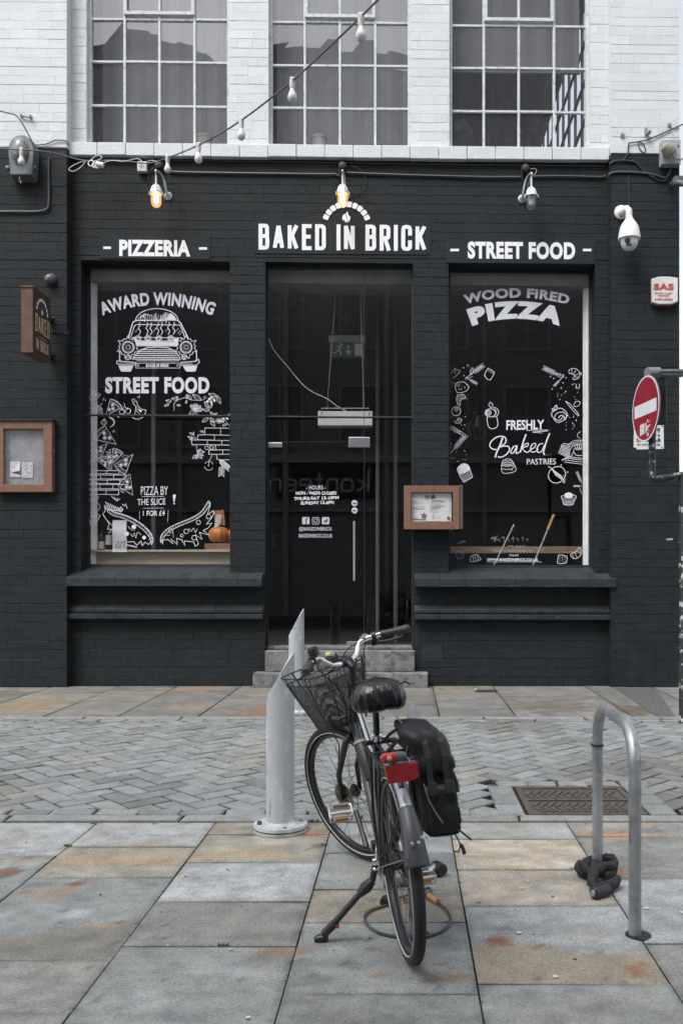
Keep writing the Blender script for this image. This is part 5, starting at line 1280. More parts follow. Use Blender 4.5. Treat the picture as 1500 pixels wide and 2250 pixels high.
# furniture deep inside the shop
DW = mk('dark_bar_wood', (.07, .05, .036), .5, var=.3, scale=3, stretch=(1, 1, 8))
m = MB(); m.box(-5.4, -2.6, D + 4.6, D + 5.2, .37, 1.42); m.box(-5.45, -2.55, D + 4.5, D + 5.25, 1.4201, 1.47); o = m.build('bar_counter', DW, None, origin=(-4, D + 4.9, .37)); tag(o, 'dark wooden bar counter deep inside behind the window with the car drawing', 'counter')
m = MB()
for z in (1.9, 2.4): m.box(-5.4, -2.5, D + 7.2, D + 7.49, z, z + .04)
o = m.build('back_shelf', DW, None, origin=(-4, D + 7.3, 1.9)); tag(o, 'dark shelves on the back wall deep inside the shop', 'shelf')
rr = random.Random(15)
for k in range(14):
    x = -5.3 + k * .2; z = 1.941 if k % 2 else 2.441; h = rr.uniform(.2, .3); m = MB(); m.lathe([(0, 0), (.035, 0), (.035, h * .6), (.014, h * .78), (.014, h), (0, h)], (x, D + 7.35, z), n=10); o = m.build('bottle', rr.choice((LG, M['galv'], cw_)), None, origin=(x, D + 7.35, z), smooth=True); tag(o, 'small bottle on the dark shelves deep inside the shop', 'bottle', 'bottles on the back shelves')
def pendant(px, py, Y, label):
    c = P(px, py, Y); t = thing('pendant_lamp', label, 'pendant lamp', c, group='wire cage pendant lamps inside')
    m = MB(); m.tube([c, (c.x, c.y, 5.24)], .006, 6); m.lathe([(.0, .02), (.06, .01), (.06, -.03), (.03, -.05)], c, n=14); m.build('cord', M['black'], t)
    m = MB()
    for k in range(10):
        a = 2 * pi * k / 10; m.tube([c + Vector((r * cos(a), r * sin(a), z)) for r, z in ((.03, -.04), (.12, -.14), (.15, -.25), (.11, -.36), (.03, -.40))], .006, 5)
    m.build('cage', mk('brass_cage', (.16, .12, .06), .4, .6), t)
    m = MB(); m.lathe([(.012, -.05), (.04, -.15), (.03, -.21), (0, -.22)], c, n=12); m.build('bulb', M['chalk_dim'], t, smooth=True)
pendant(1048, 905, D + 2.2, 'brass wire cage pendant lamp hanging behind the word FRESHLY'); pendant(1115, 955, D + 4.5, 'brass wire cage pendant lamp hanging deeper inside behind the word Baked')
def stool(x, y, label):
    t = thing('bar_stool', label, 'bar stool', (x, y, .36), group='bar stools inside the shop')
    m = MB(); m.lathe([(0, 1.05), (.17, 1.05), (.17, 1.08), (0, 1.09)], (x, y, 0), n=18); m.build('seat', DW, t)
    for a in (45, 135, 225, 315):
        m = MB(); m.tube([(x + .12 * cos(radians(a)), y + .12 * sin(radians(a)), 1.05), (x + .2 * cos(radians(a)), y + .2 * sin(radians(a)), .36)], .013, 7); m.build('leg', M['grey_metal'], t)
stool(1.0, D + 2.6, 'dark round bar stool behind the window with pastry drawings')
# ------------------------------------------------------------------ painted signs on the wall
def wall_sign(name, label, rect, Y=D):
    t = thing(name, label, 'painted sign', P((rect[0] + rect[2]) / 2, rect[3], Y - .014))
    m = MB(); Y -= .010; a, b = P(rect[0], rect[1], Y - .004), P(rect[2], rect[3], Y - .004)
    sl = .008 * (b.x - a.x)
    m.add([(a.x, Y - .004, a.z), (b.x, Y - .004, a.z - sl), (b.x, Y - .004, b.z - 0), (a.x, Y - .004, b.z + sl), (a.x, Y + .012, a.z), (b.x, Y + .012, a.z - sl), (b.x, Y + .012, b.z), (a.x, Y + .012, b.z + sl)],
          [(0, 3, 2, 1), (0, 1, 5, 4), (1, 2, 6, 5), (2, 3, 7, 6), (3, 0, 4, 7)])
    m.build('panel', M['sign_panel'], t); return t
ys = D - .0145
t = wall_sign('painted_sign', 'dark painted panel with white word PIZZERIA between dashes', (219, 517, 462, 569))
m = MB(); f = on(ys, 262, 562, .008); ftext(m, 'PIZZERIA', 36, 156, f, off=.05, space=1.07)
f = on(ys, 227, 544, .0); ribbon(m, [(0, 0), (17, 0)], 5.5, f); f = on(ys, 437, 545.5, .0); ribbon(m, [(0, 0), (18, 0)], 5.5, f)
m.build('lettering', M['sign_white'], t)
t = wall_sign('painted_sign', 'dark painted panel with white words BAKED IN BRICK under an arch of white bricks', (560, 484, 945, 559))
m = MB(); text(m, 'BAKED IN BRICK', 57, 368, 8.6, on(ys, 568, 548, .009), gap=.30)
m.build('lettering', M['sign_white'], t)
m = MB(); fn = lambda x, y, d: P(x, y, ys) + Vector((0, -d, 0))
for k in range(10):
    a0 = radians(17 + k * 14.7); a1 = a0 + radians(12.4)
    pts = [(760.6 + r * cos(a), 497 - r * sin(a)) for r, a in ((43, a0 + .02), (44.5, a0), (53, a0), (55, a0 + .03), (55.5, (a0 + a1) / 2), (55, a1 - .03), (53, a1), (44.5, a1), (43, a1 - .02))]
    poly(m, pts, fn)
fl = lambda pts: [(700 + x * .09333, 350 + y * .09333) for x, y in pts]
poly(m, fl([(680, 1225), (690, 1290), (740, 1350), (745, 1400), (710, 1460), (665, 1490), (680, 1430), (670, 1360), (640, 1300), (645, 1260)]), fn)
poly(m, fl([(625, 1270), (630, 1320), (665, 1380), (665, 1440), (645, 1490), (600, 1430), (590, 1400), (585, 1445), (560, 1410), (553, 1370), (575, 1310)]), fn)
m.build('arch_emblem', M['sign_white'], t)
t = wall_sign('painted_sign', 'dark painted panel with white words STREET FOOD between dashes', (980, 526, 1307, 579))
m = MB(); ftext(m, 'STREET FOOD', 38, 236, on(ys, 1027, 568, .008), off=.05, space=1.1)
for x in (989, 1280): ribbon(m, [(0, 0), (19, 0)], 5.5, on(ys, x, 549, .0))
m.build('lettering', M['sign_white'], t)

# ------------------------------------------------------------------ bulkhead lights over the signs
AL = mk('cast_aluminium', (.55, .56, .57), .42, .55, var=.15, scale=20, bump=.1)
LITG = glassmat('lit_amber_glass', 1.45, 1.6, tint=(1, .84, .66), emis=(1, .50, .24, .24), rough=.08)
CLRG = glassmat('clear_lamp_glass', 1.5, 2.6, tint=(.86, .88, .9), dirt=.12, rough=.04)
BULB = emit('lit_bulb', (1, .80, .55), 4.5); COLD = mk('unlit_bulb', (.62, .6, .55), .25)
def wall_lamp(px, pytop, lit, label, dx=0.0):
    Y = 11.02; sc = Y / F; x, zt = PX(px, Y), PZ(pytop, Y)
    t = thing('wall_lamp', label, 'wall lamp', (x + dx, D, zt - .18), group='well glass lamps above the painted signs')
    zc = zt - .176
    m = MB(); path = [(x + dx, D - .01, zc - .03), (x + dx, D - .07, zc - .02), (x + dx * .9, D - .10, zc + .05), (x + dx * .6, D - .13, zt - .03), (x + dx * .3, D - .19, zt), (x, Y - .02, zt - .015), (x, Y, zt - .06), (x, Y, zc)]
    pts = []
    q = [Vector(p) for p in path]; q2 = [q[0]] + q + [q[-1]]
    for i in range(1, len(q2) - 2):
        for k in range(5):
            u = k / 5; p0, p1, p2, p3 = q2[i - 1:i + 3]
            pts.append(.5 * (2 * p1 + (p2 - p0) * u + (2 * p0 - 5 * p1 + 4 * p2 - p3) * u * u + (3 * p1 - p0 - 3 * p2 + p3) * u ** 3))
    pts.append(q[-1]); m.tube(pts, .0135, 10); m.build('swan_neck', AL, t, smooth=True)
    m = MB(); m.lathe([(0, 0), (.05, 0), (.052, .012), (.03, .03), (.02, .05)], (x + dx, D, zc - .03), axis=(0, -1, 0), n=18); m.build('wall_plate', AL, t, smooth=True)
    m = MB(); m.lathe([(0, .006), (.018, .005), (.03, -.012), (.045, -.03), (.058, -.06), (.064, -.095), (.076, -.10), (.077, -.112), (.066, -.113), (.06, -.104)], (x, Y, zc), n=24)
    for k in range(10):
        a = 2 * pi * k / 10; m.tube([(x + .028 * cos(a), Y + .028 * sin(a), zc - .008), (x + .052 * cos(a), Y + .052 * sin(a), zc - .04), (x + .069 * cos(a), Y + .069 * sin(a), zc - .097)], .006, 5)
    for sg in (1, -1): m.box(x + sg * .078 - .007, x + sg * .078 + .007, Y - .01, Y + .01, zc - .125, zc - .088)
    m.build('cap', AL, t, smooth=True)
    m = MB(); m.lathe([(.062, -.113), (.0625, -.20), (.058, -.235), (.045, -.26), (.025, -.274), (0, -.279)], (x, Y, zc), n=24); m.build('lamp_glass', LITG if lit else CLRG, t, smooth=True)
    m = MB(); m.lathe([(.014, -.11), (.016, -.135), (.026, -.165), (.03, -.19), (.024, -.215), (0, -.225)], (x, Y, zc), n=16); m.build('bulb', BULB if lit else COLD, t, smooth=True)
    return t
wall_lamp(343, 373, True, 'lit amber well glass lamp above the word PIZZERIA', .075); wall_lamp(752.5, 373, True, 'lit amber well glass lamp above the arch of white bricks', .02); wall_lamp(1167, 379, False, 'unlit clear well glass lamp above the words STREET FOOD', -.078)
def conduit_box(px, py, label, round_=True):
    t = thing('conduit_box', label, 'junction box', P(px, py, D), group='dark conduit boxes on the charcoal wall'); c = P(px, py, D)
    m = MB(); m.box(c.x - .052, c.x + .052, D - .03, D, c.z - .055, c.z + .055); m.build('back_plate', M['dark_paint'], t, bevel=.004)
    m = MB(); m.lathe([(.048, 0), (.048, .03), (.044, .045), (.03, .052), (0, .054)], (c.x, D - .03, c.z), axis=(0, -1, 0), n=20); m.build('cover', M['dark_paint'], t, smooth=True)
    m = MB(); m.tube([(c.x - .03, D - .02, c.z - .05), (c.x - .05, D - .03, c.z - .10), (c.x - .02, D - .03, c.z - .14), (c.x + .02, D - .03, c.z - .11), (c.x + .03, D - .02, c.z - .05)], .007, 6); m.build('cable_tail', M['cable'], t, smooth=True)
conduit_box(351, 367, 'round dark conduit box over the lamp above the word PIZZERIA'); conduit_box(753, 368, 'round dark conduit box over the lamp above the white brick arch'); conduit_box(1153, 373, 'round dark conduit box over the unlit lamp above STREET FOOD')
def wall_cable(name, pts, r, mat, label, n=5, Y=D - .028, cat='cable'):
    m = MB(); q = smooth([tuple(p[:2]) for p in pts], n); m.tube([P(a, b, Y) for a, b in q], r, 7); o = m.build(name, mat, None, origin=P(pts[0][0], pts[0][1], Y), smooth=True); tag(o, label, cat); return o
CB = mk('dark_conduit_paint', (.05, .056, .06), .45)
wall_cable('conduit', [(372, 376), (420, 378), (560, 380), (715, 382), (735, 381), (742, 386)], .013, CB, 'dark painted conduit along the wall between the PIZZERIA lamp and the centre lamp', 3, cat='conduit')
wall_cable('conduit', [(765, 379), (772, 379), (900, 384), (1060, 388), (1143, 388)], .013, CB, 'dark painted conduit along the wall between the centre lamp and the unlit lamp', 3, cat='conduit')
wall_cable('conduit', [(1165, 387), (1240, 386), (1316, 388), (1330, 385)], .013, CB, 'dark painted conduit along the wall right of the unlit lamp', 3, cat='conduit')
wall_cable('conduit', [(1336, 384), (1345, 379), (1368, 377), (1420, 380), (1448, 387), (1462, 390), (1470, 378), (1473, 365)], .015, CB, 'dark conduit bending over the corner pier to the grey box', 4, YP - .02, cat='conduit')
wall_cable('cable', [(1338, 360), (1350, 353), (1372, 352), (1395, 356), (1410, 372), (1420, 380), (1440, 392), (1455, 398), (1467, 392)], .010, M['cable'], 'bundle of dark cables drooping on the corner pier under the white brick', 4, YP - .02)
wall_cable('cable', [(1381, 384), (1381, 420), (1382, 456)], .006, M['cable'], 'thin dark cable running down to the white dome camera', 2, YP - .02)
wall_cable('cable', [(770, 364), (790, 371), (803, 392), (800, 412), (785, 424), (768, 425)], .005, M['cable'], 'thin dark cable looping beside the centre lamp', 4)
wall_cable('cable', [(338, 367), (327, 380), (328, 398), (342, 404)], .005, M['cable'], 'thin dark cable looping beside the PIZZERIA lamp', 4)
wall_cable('cable', [(1165, 370), (1178, 371), (1176, 380), (1170, 386)], .005, M['galv'], 'short grey cable looping from the conduit box of the unlit lamp', 4)
wall_cable('cable', [(1158, 415), (1163, 395), (1167, 382)], .005, M['grey_metal'], 'thin grey cable behind the swan neck of the unlit lamp', 3)
wall_cable('conduit', [(-20, 464), (40, 464), (80, 464), (100, 460), (107, 448), (107, 400), (107, 345)], .013, CB, 'dark conduit turning upward on the left corner pier', 3, YP - .026, cat='conduit')
wall_cable('cable', [(155, 346), (260, 349), (420, 352), (700, 356), (1000, 361), (1330, 364)], .008, CB, 'long dark cable tucked under the white window sill', 2, D - .015)
m = MB(); c = P(315, 370, D)
m.box(c.x - .058, c.x + .058, D - .07, D, c.z - .06, c.z + .062); jb = m.build('junction_box', mk('dirty_white_box', (.55, .56, .55), .6, var=.3, scale=25), None, origin=(c.x, D, c.z), bevel=.006); tag(jb, 'small dirty white junction box beside the PIZZERIA lamp', 'junction box')
m = MB()
for (dx, dz) in ((0, 0), (-.022, 0), (.022, 0), (0, .02), (0, -.02)): m.lathe([(0, 0), (.006, 0), (.006, .003), (0, .003)], (c.x + dx, D - .0705, c.z + dz), axis=(0, -1, 0), n=8)
m.build('screw', M['black'], jb)

# ------------------------------------------------------------------ big bulkhead lamp on the left pier
Yb = YP
t = thing('bulkhead_light', 'large grey arched bulkhead light with glass dome on the left corner pier', 'bulkhead light', P(46, 345, Yb))
def arch(w, h, n=14):       # flat-bottomed arch outline, centre bottom at 0,0
    return [(-w * .42, 0), (-w / 2, h - w * .62)] + [(-w / 2 * cos(pi * k / n), h - w * .62 + w * .62 * sin(pi * k / n)) for k in range(1, n)] + [(w / 2, h - w * .62), (w * .42, 0)]
Yf = Yb - .17; o = P(46, 383, Yf); wd, hh = 57 * Yf / F, 88 * Yf / F
m = MB(); a_ = arch(wd, hh); a2 = [(x * 1.06, z * 1.0 - .01) for x, z in a_]
m.prism(a_, lambda p: (o.x + p[0], Yf, o.z + p[1]), lambda p: (o.x + p[0] * 1.03, Yb - .005, o.z + p[1] + .015 - (.05 if p[1] < .05 else 0)))
m.build('housing', mk('grey_hammered_metal', (.15, .16, .165), .45, .3, var=.2, bump=.2, bscale=60), t, smooth=True, bevel=.01)
m = MB(); vs = []; nr, na = 7, 24
gw, gh = 36 * Yf / F / 2, 57 * Yf / F / 2; oc = P(43.5, 331, Yf)
prof = []
for i in range(nr + 1):
    th = pi / 2 * i / nr; 
    for j in range(na):
        a = 2 * pi * j / na; vs.append((oc.x + gw * cos(th) * cos(a), Yf - .001 - .075 * sin(th), oc.z + gh * cos(th) * sin(a)))
m.add(vs, [(i * na + j, i * na + (j + 1) % na, (i + 1) * na + (j + 1) % na, (i + 1) * na + j) for i in range(nr) for j in range(na)])
m.build('dome_glass', glassmat('frosted_dome', 1.5, 3.0, tint=(.75, .77, .78), dirt=.35, dirtcol=(.5, .52, .52), rough=.12), t, smooth=True)
m = MB(); m.lathe([(gw * 1.08, 0), (gw * 1.08, .012), (gw * .98, .014), (gw * .96, 0)], (0, 0, 0), axis=(0, -1, 0), n=28)
m.v = [Vector((oc.x + v.x, Yf + v.y, oc.z + v.z * gh / gw)) for v in m.v]; m.build('rim', M['grey_metal'], t, smooth=True)
m = MB()
for px in (17.5, 76): c = P(px, 369, Yf + .05); m.lathe([(0, -.02), (.03, -.02), (.03, .02), (0, .025)], c, axis=(1, 0, 0), n=14)
m.build('side_knob', M['grey_metal'], t, smooth=True)
m = MB(); m.tube([P(43, 384, Yf + .03), P(43, 394, Yf + .03), P(46, 402, Yf + .03), P(48, 396, Yf + .03)], .006, 6); m.build('hook', M['galv'], t, smooth=True)

# small dark sensor on the pier
m = MB(); c = P(114, 612, YP); m.lathe([(.066, 0), (.066, .05), (.058, .085), (.035, .11), (0, .118)], c, axis=(-.1, -1, -.45), n=24); se = m.build('sensor', mk('sensor_grey', (.09, .095, .1), .35), None, origin=c, smooth=True); tag(se, 'small round dark grey sensor above the rusty projecting sign', 'sensor')

# ------------------------------------------------------------------ projecting rusty sign
Y0, Y1 = 10.42, 10.94; xr = PX(72, Y0); xl = PX(46, Y0); z1_, z0_ = PZ(631, Y0), PZ(774, Y0)
t = thing('projecting_sign', 'rusty brown projecting box sign with gold cut out lettering on the left pier', 'projecting sign', (xl, YP, (z0_ + z1_) / 2))
RU = mk('rusted_steel', (.115, .058, .038), .75, var=.35, scale=9, bump=.35, bscale=60); RUD = mk('dark_rusted_steel', (.05, .032, .028), .75, var=.35, scale=9, bump=.3, bscale=60)
m = MB(); m.box(xl, xr, Y0, Y1, z0_, z1_); m.build('box', RU, t, bevel=.004)
m = MB(); m.box(xr, xr + .006, Y0 + .03, Y1 - .01, z0_ + .02, z1_ - .03); m.build('face_plate', RUD, t)
m = MB(); m.box(xl - .008, xr + .012, Y0 - .01, Y1 + .005, z1_ + .0005, z1_ + .02); m.build('top_cap', RU, t)
GOLD = mk('gold_letter', (.62, .50, .30), .5, var=.35, scale=5); 
hs = z1_ - z0_
fs = lambda y0, z: (lambda x, y, d: Vector((xr + .0062 + d, Y0 + y0 + x, z + y)))
m = MB(); text(m, 'BAKED', .20, .42, .021, fs(.05, z0_ + hs * .36), gap=.25)
text(m, 'IN BRICK', .13, .37, .0135, fs(.075, z0_ + hs * .085), gap=.25); ribbon(m, [(0, 0), (.22, 0)], .006, fs(.15, z0_ + hs * .30))
m.build('lettering', GOLD, t)
m = MB()
for k in range(9):
    a0 = radians(8 + k * 18.4); a1 = a0 + radians(14); cy, cz = Y0 + .255, z0_ + hs * .66
    m.add([(xr + .007, cy + r * cos(a), cz + r * 1.1 * sin(a)) for r, a in ((.145, a0), (.178, a0), (.178, a1), (.145, a1))], [(0, 1, 2, 3)])
m.add([(xr + .007, cy + q[0], cz + q[1]) for q in ((-.025, .03), (0, .08), (.025, .03), (0, 0))], [(0, 1, 2, 3)])
m.build('arch_emblem', M['sign_white'], t)
m = MB()
for z in (z0_ + .12, z1_ - .18): m.box(xl + .04, xr - .04, Y1, YP, z - .03, z + .03); m.tube([(xr - .02, Y1 + .1, z), (xr + .02, Y1 + .1, z)], .012, 8)
m.build('bracket', M['black'], t)
wall_cable('cable', [(112, 727), (130, 729), (142, 730), (148, 733), (152, 726)], .006, M['cable'], 'thin dark cable from the rusty projecting sign to the wall corner', 3, YP - .02)

# ------------------------------------------------------------------ menu cases
WOOD = mk('oiled_wood', (.15, .075, .045), .6, var=.45, scale=3, bump=.3, bscale=30, col2=(.22, .115, .07), stretch=(2, 2, 16)); WOODH = mk('oiled_wood_rail', (.14, .072, .043), .6, scale=3, bump=.3, bscale=30, col2=(.21, .11, .068), stretch=(16, 2, 2))
def menu_case(label, x0, x1, y0, y1, ix0, ix1, iy0, iy1, Yf, Yw):
    t = thing('menu_case', label, 'menu case', P((x0 + x1) / 2, y1, Yw))
    f = lambda a, b, c_, d_, m: m.box(PX(a, Yf), PX(b, Yf), Yf, Yw - .002, PZ(d_, Yf), PZ(c_, Yf))
    for (a, b) in ((x0, ix0), (ix1, x1)): m = MB(); f(a, b, y0, y1, m); m.build('frame_stile', WOOD, t, bevel=.004)
    for (a, b) in ((y0, iy0), (iy1, y1)): m = MB(); f(ix0 + .05, ix1 - .05, a, b, m); m.build('frame_rail', WOODH, t, bevel=.004)
    return t
t = menu_case('large wooden menu case with grey back and paper slips, on the left pier', -12, 114, 925, 1081, 7.5, 95, 942, 1064, YP - .1, YP)
Yi = YP - .03
m = MB(); m.box(PX(5, Yi), PX(97, Yi), Yi, Yi + .02, PZ(1066, Yi), PZ(940, Yi)); m.build('back_panel', mk('dusty_grey_panel', (.25, .26, .265), .6, var=.35, scale=6), t)
m = MB(); m.box(PX(-14, YP - .12), PX(116, YP - .12), YP - .12, YP - .002, PZ(924, YP - .12) + .001, PZ(920, YP - .12)); m.build('top_cap', M['dark_ledge'], t)
PAP = mk('printed_paper', (.62, .63, .64), .8, col2=(.70, .71, .72), scale=50)
m = MB(); Yq = Yi - .012
def pg(a, b, c_, d_, y=Yq): m.box(PX(a, y), PX(b, y), y, y + .004, PZ(d_, y), PZ(c_, y))
pg(22, 45, 1014, 1048); pg(47.5, 72, 1015.5, 1049.5); m.add([P(44.6, 1014, Yq - .001), P(43, 1034, Yq - .02), P(24, 1037, Yq - .015)], [(0, 1, 2)]); m.build('paper_slip', PAP, t)
m = MB(); rr = random.Random(8)
for k in range(70):
    a, b = rr.uniform(48.5, 68), rr.uniform(1018, 1047); w_ = rr.uniform(.6, 3); m.box(PX(a, Yq), PX(a + w_, Yq), Yq - .0015, Yq - .0005, PZ(b + .8, Yq), PZ(b, Yq))
for k in range(14):
    a, b = rr.uniform(24, 40), rr.uniform(1016, 1031); m.box(PX(a, Yq), PX(a + 2, Yq), Yq - .0015, Yq - .0005, PZ(b + .6, Yq), PZ(b, Yq))
m.add([P(24, 1037.5, Yq - .001), P(43, 1034.5, Yq - .001), P(45, 1044, Yq - .001), P(40, 1042, Yq - .001)], [(0, 1, 2, 3)])
m.build('print', M['black_print'], t)
m = MB(); m.quad(P(7, 1065, Yi - .05), P(96, 1065, Yi - .05), P(96, 941, Yi - .05), P(7, 941, Yi - .05)); m.build('glass', glassmat('menu_glass', 1.5, 1.8, dirt=.12), t)
m = MB(); m.lathe([(0, 0), (.012, 0), (.012, .02), (0, .025)], P(116, 991, YP - .05), axis=(1, 0, 0), n=10); m.box(PX(113.5, YP - .06), PX(119, YP - .06), YP - .07, YP - .05, PZ(994, YP), PZ(989, YP)); m.build('lock', M['galv'], t)
Yf, Yw = D - .22, D
t = menu_case('wooden menu case with a printed menu sheet on the brick pier beside the entrance', 887, 1009, 1067, 1163, 903, 995, 1082, 1146, Yf, D - .09)
m = MB(); m.box(PX(1009.5, Yf), PX(1016.5, Yf), Yf + .02, D - .002, PZ(1162, Yf), PZ(1065, Yf)); m.box(PX(889, Yf), PX(1009, Yf), D - .088, D - .002, PZ(1161, Yf), PZ(1068, Yf)); m.build('back_box', mk('grey_brown_board', (.10, .085, .07), .8, var=.3), t)
Yi = Yf + .05
m = MB(); m.box(PX(901, Yi), PX(997, Yi), Yi + .006, Yi + .02, PZ(1147, Yi), PZ(1081, Yi)); m.build('back_panel', M['black'], t)
m = MB(); m.box(PX(904, Yi), PX(991.5, Yi), Yi, Yi + .004, PZ(1145.5, Yi), PZ(1084, Yi)); m.build('menu_sheet', PAP, t)
m = MB(); p = Pen(m, 880, 1055, .1, Yi - .0005); rr = random.Random(2)
INK = mk('menu_ink', (.12, .12, .125), .8)
text(m, 'BAKED', 48, 108, 12, lambda x, y, d: p.fn(530 + x, 378 - y, d), gap=.2); text(m, 'IN BRICK', 24, 90, 6, lambda x, y, d: p.fn(540 + x, 412 - y, d), gap=.2)
p.fill([(652, 408), (655, 380), (672, 370), (680, 335), (700, 315), (730, 315), (752, 340), (762, 372), (776, 380), (778, 408)])
for (x0, x1, y0, y1) in ((250, 620, 430, 660), (670, 1080, 430, 720), (250, 420, 670, 860), (690, 800, 740, 850), (820, 900, 775, 860)):
    y = y0
    while y < y1:
        if rr.random() < .82:
            l = rr.uniform(.25, .8) * (x1 - x0); p.line([(x0, y), (x0 + l, y)], rr.choice((.35, .45, .8)))
            if x1 > 900: p.line([(1065, y), (1090, y)], .5)
        y += 13
for y in range(500, 700, 22): p.line([(635, y), (665, y)], .6)
p.line([(250, 865), (560, 870)], 2.2)
m.build('menu_print', INK, t)
m = MB(); p = Pen(m, 880, 1055, .1, Yi - .006); pts = []
for k in range(10): a = -pi / 2 + k * pi / 5 + .1; r = 85 if k % 2 == 0 else 34; pts.append((510 + r * cos(a), 780 + r * sin(a)))
p.fill(pts); m.m = 1; p.fill(ell(1050, 832, 40, 34, n=14)[:-1])
m.build('star_sticker', [mk('bronze_star', (.2, .15, .09), .5, var=.6, scale=60), mk('red_spot', (.30, .06, .05), .6)], t)
m = MB(); m.quad(P(902, 1147, Yi - .03), P(996, 1147, Yi - .03), P(996, 1081, Yi - .03), P(902, 1081, Yi - .03)); m.build('glass', M['glass'], t)

# ------------------------------------------------------------------ alarm box, dome camera, grey box, CCTV notice
c = P(1456, 642, YP); t = thing('alarm_box', 'white alarm bell box with red lettering high on the right corner pier', 'alarm box', c)
sx, sz = 57 * YP / F / 2, 60 * YP / F / 2; fnA = lambda y: (lambda p: (c.x + p[0], y, c.z + p[1]))
ol = [(-sx, sz * .86), (-sx * .4, sz), (sx * .4, sz), (sx, sz * .9), (sx, -sz * .82), (sx * .5, -sz), (-sx * .5, -sz), (-sx * .96, -sz * .85)]
m = MB(); m.prism(ol, fnA(YP - .085), fnA(YP - .03)); m.build('cover', mk('alarm_white', (.66, .65, .62), .45, var=.08), t, bevel=.008)
m = MB(); m.prism([(x * 1.02, z * 1.03 - .012) for x, z in ol], fnA(YP - .029), fnA(YP)); m.build('back_tray', mk('maroon_plastic', (.10, .03, .03), .5), t)
RD = mk('alarm_red', (.42, .07, .05), .5, var=.15); m = MB(); ya = YP - .0855; fa = lambda x0, y0: (lambda x, y, d: P(x0 + x, y0 - y, ya) + Vector((0, -d, 0)))
def hatch(pts):
    poly(m, [(x, y) for x, y in pts], lambda x, y, d: P(x, y, ya) + Vector((0, -d, 0)))
ftext(m, 'SAS', 14.5, 44, fa(1435.5, 637), off=.05, space=1.1)
text(m, 'SELECT ALARM', 4, 38, .9, fa(1438, 646), gap=.3); text(m, 'SYSTEMS', 4, 23, .9, fa(1446, 651.5), gap=.3); text(m, '01902-403003', 5, 39, 1.1, fa(1438, 660), gap=.3)
m.build('lettering', RD, t)
CW = mk('camera_white', (.72, .725, .73), .35, var=.05)
Yc = YP - .26; c = P(1381, 500, Yc); t = thing('dome_camera', 'white pan and tilt dome security camera on a curved arm, on the right corner pier', 'security camera', P(1366, 467, YP))
k = Yc / F
m = MB(); m.lathe([(0, .0), (.085, 0), (.088, .02), (.08, .035), (.05, .05), (.045, .09)], P(1364, 467, YP), axis=(0, -1, 0), n=26)
m.tube([P(1366, 467, YP - .08), P(1370, 465, Yc + .09), P(1377, 459, Yc + .02), P(1381, 462, Yc), P(1381.5, 476, Yc)], [.05, .048, .046, .042, .04], 14); m.build('arm', CW, t, smooth=True)
m = MB(); m.lathe([(.040, 24 * k), (.044, 20 * k), (.075, 12 * k), (.108, 2 * k), (.125, -12 * k), (.132, -22 * k), (.134, -25 * k), (.118, -26 * k), (.105, -27 * k)], P(1382, 500, Yc), n=30); m.build('hood', CW, t, smooth=True)
m = MB(); cc = P(1382, 530, Yc); m.lathe([(.102, .03), (.104, 0), (.10, -.03), (.085, -.07), (.055, -.098), (0, -.11)], cc, n=28); m.build('ball', CW, t, smooth=True)
m = MB(); q = cc + Vector((-.035, -.075, -.018)); ax = Vector((-.42, -.88, -.2)); m.lathe([(.0, .036), (.024, .036), (.03, .03), (.03, .0)], q, axis=ax, n=18); m.build('lens', M['black'], t, smooth=True)
m = MB(); m.lathe([(.05, .028), (.052, .018), (.05, -.02)], cc + Vector((-.036, -.06, -.02)), axis=ax, n=22); m.build('face_ring', mk('face_grey', (.45, .46, .47), .4), t, smooth=True)
for dx in (-.02, .0, .02):
    m = MB(); m.lathe([(0, .016), (.009, .014), (.011, 0)], cc + Vector((-.02 + dx, -.082 + abs(dx) * .3, -.066)), axis=(-.2, -.8, -.5), n=10); m.build('infrared_light', M['black'], t, smooth=True)
c = P(1474, 342, YP); t = thing('grey_service_box', 'pale grey service box with a conical fitting, at the top right corner of the pier', 'service box', c)
m = MB(); m.box(PX(1452, YP - .1), PX(1494, YP - .1), YP - .12, YP, PZ(369, YP), PZ(316, YP)); m.build('casing', mk('service_grey', (.34, .355, .365), .5, var=.15), t, bevel=.006)
m = MB(); m.lathe([(0, 0), (.085, 0), (.088, .05), (.055, .13), (.03, .14), (0, .145)], P(1476, 335, YP - .17), axis=(-.8, -.25, .5), n=20); m.build('floodlight', mk('beige_plastic', (.27, .25, .21), .5, var=.2), t, smooth=True)
m = MB(); m.tube([P(1476, 338, YP - .2), P(1484, 346, YP - .2), P(1495, 350, YP - .18), P(1503, 346, YP - .15)], .012, 7); m.tube([P(1484, 333, YP - .14), P(1484, 308, YP - .14), P(1477, 285, YP - .05)], .008, 6); m.build('lead', M['galv'], t, smooth=True)
m = MB()
for (a, b) in ((1456, 320), (1490, 320), (1456, 365), (1490, 365)): m.lathe([(0, 0), (.01, 0), (.01, .004), (0, .004)], P(a, b, YP - .121), axis=(0, -1, 0), n=8)
m.build('screw', M['black'], t)
m = MB(); m.tube([P(1480, 398, YP - .3), P(1510, 404, YP - .5)], .028, 10); m.box(PX(1478, YP - .3), PX(1512, YP - .3), YP - .36, YP - .28, PZ(408, YP - .3), PZ(390, YP - .3)); m.tube([P(1473, 405, YP), P(1478, 400, YP - .28)], .02, 8)
fc_ = m.build('bullet_camera', M['grey_metal'], None, origin=P(1480, 398, YP)); tag(fc_, 'grey bullet camera poking out below the grey service box', 'security camera')
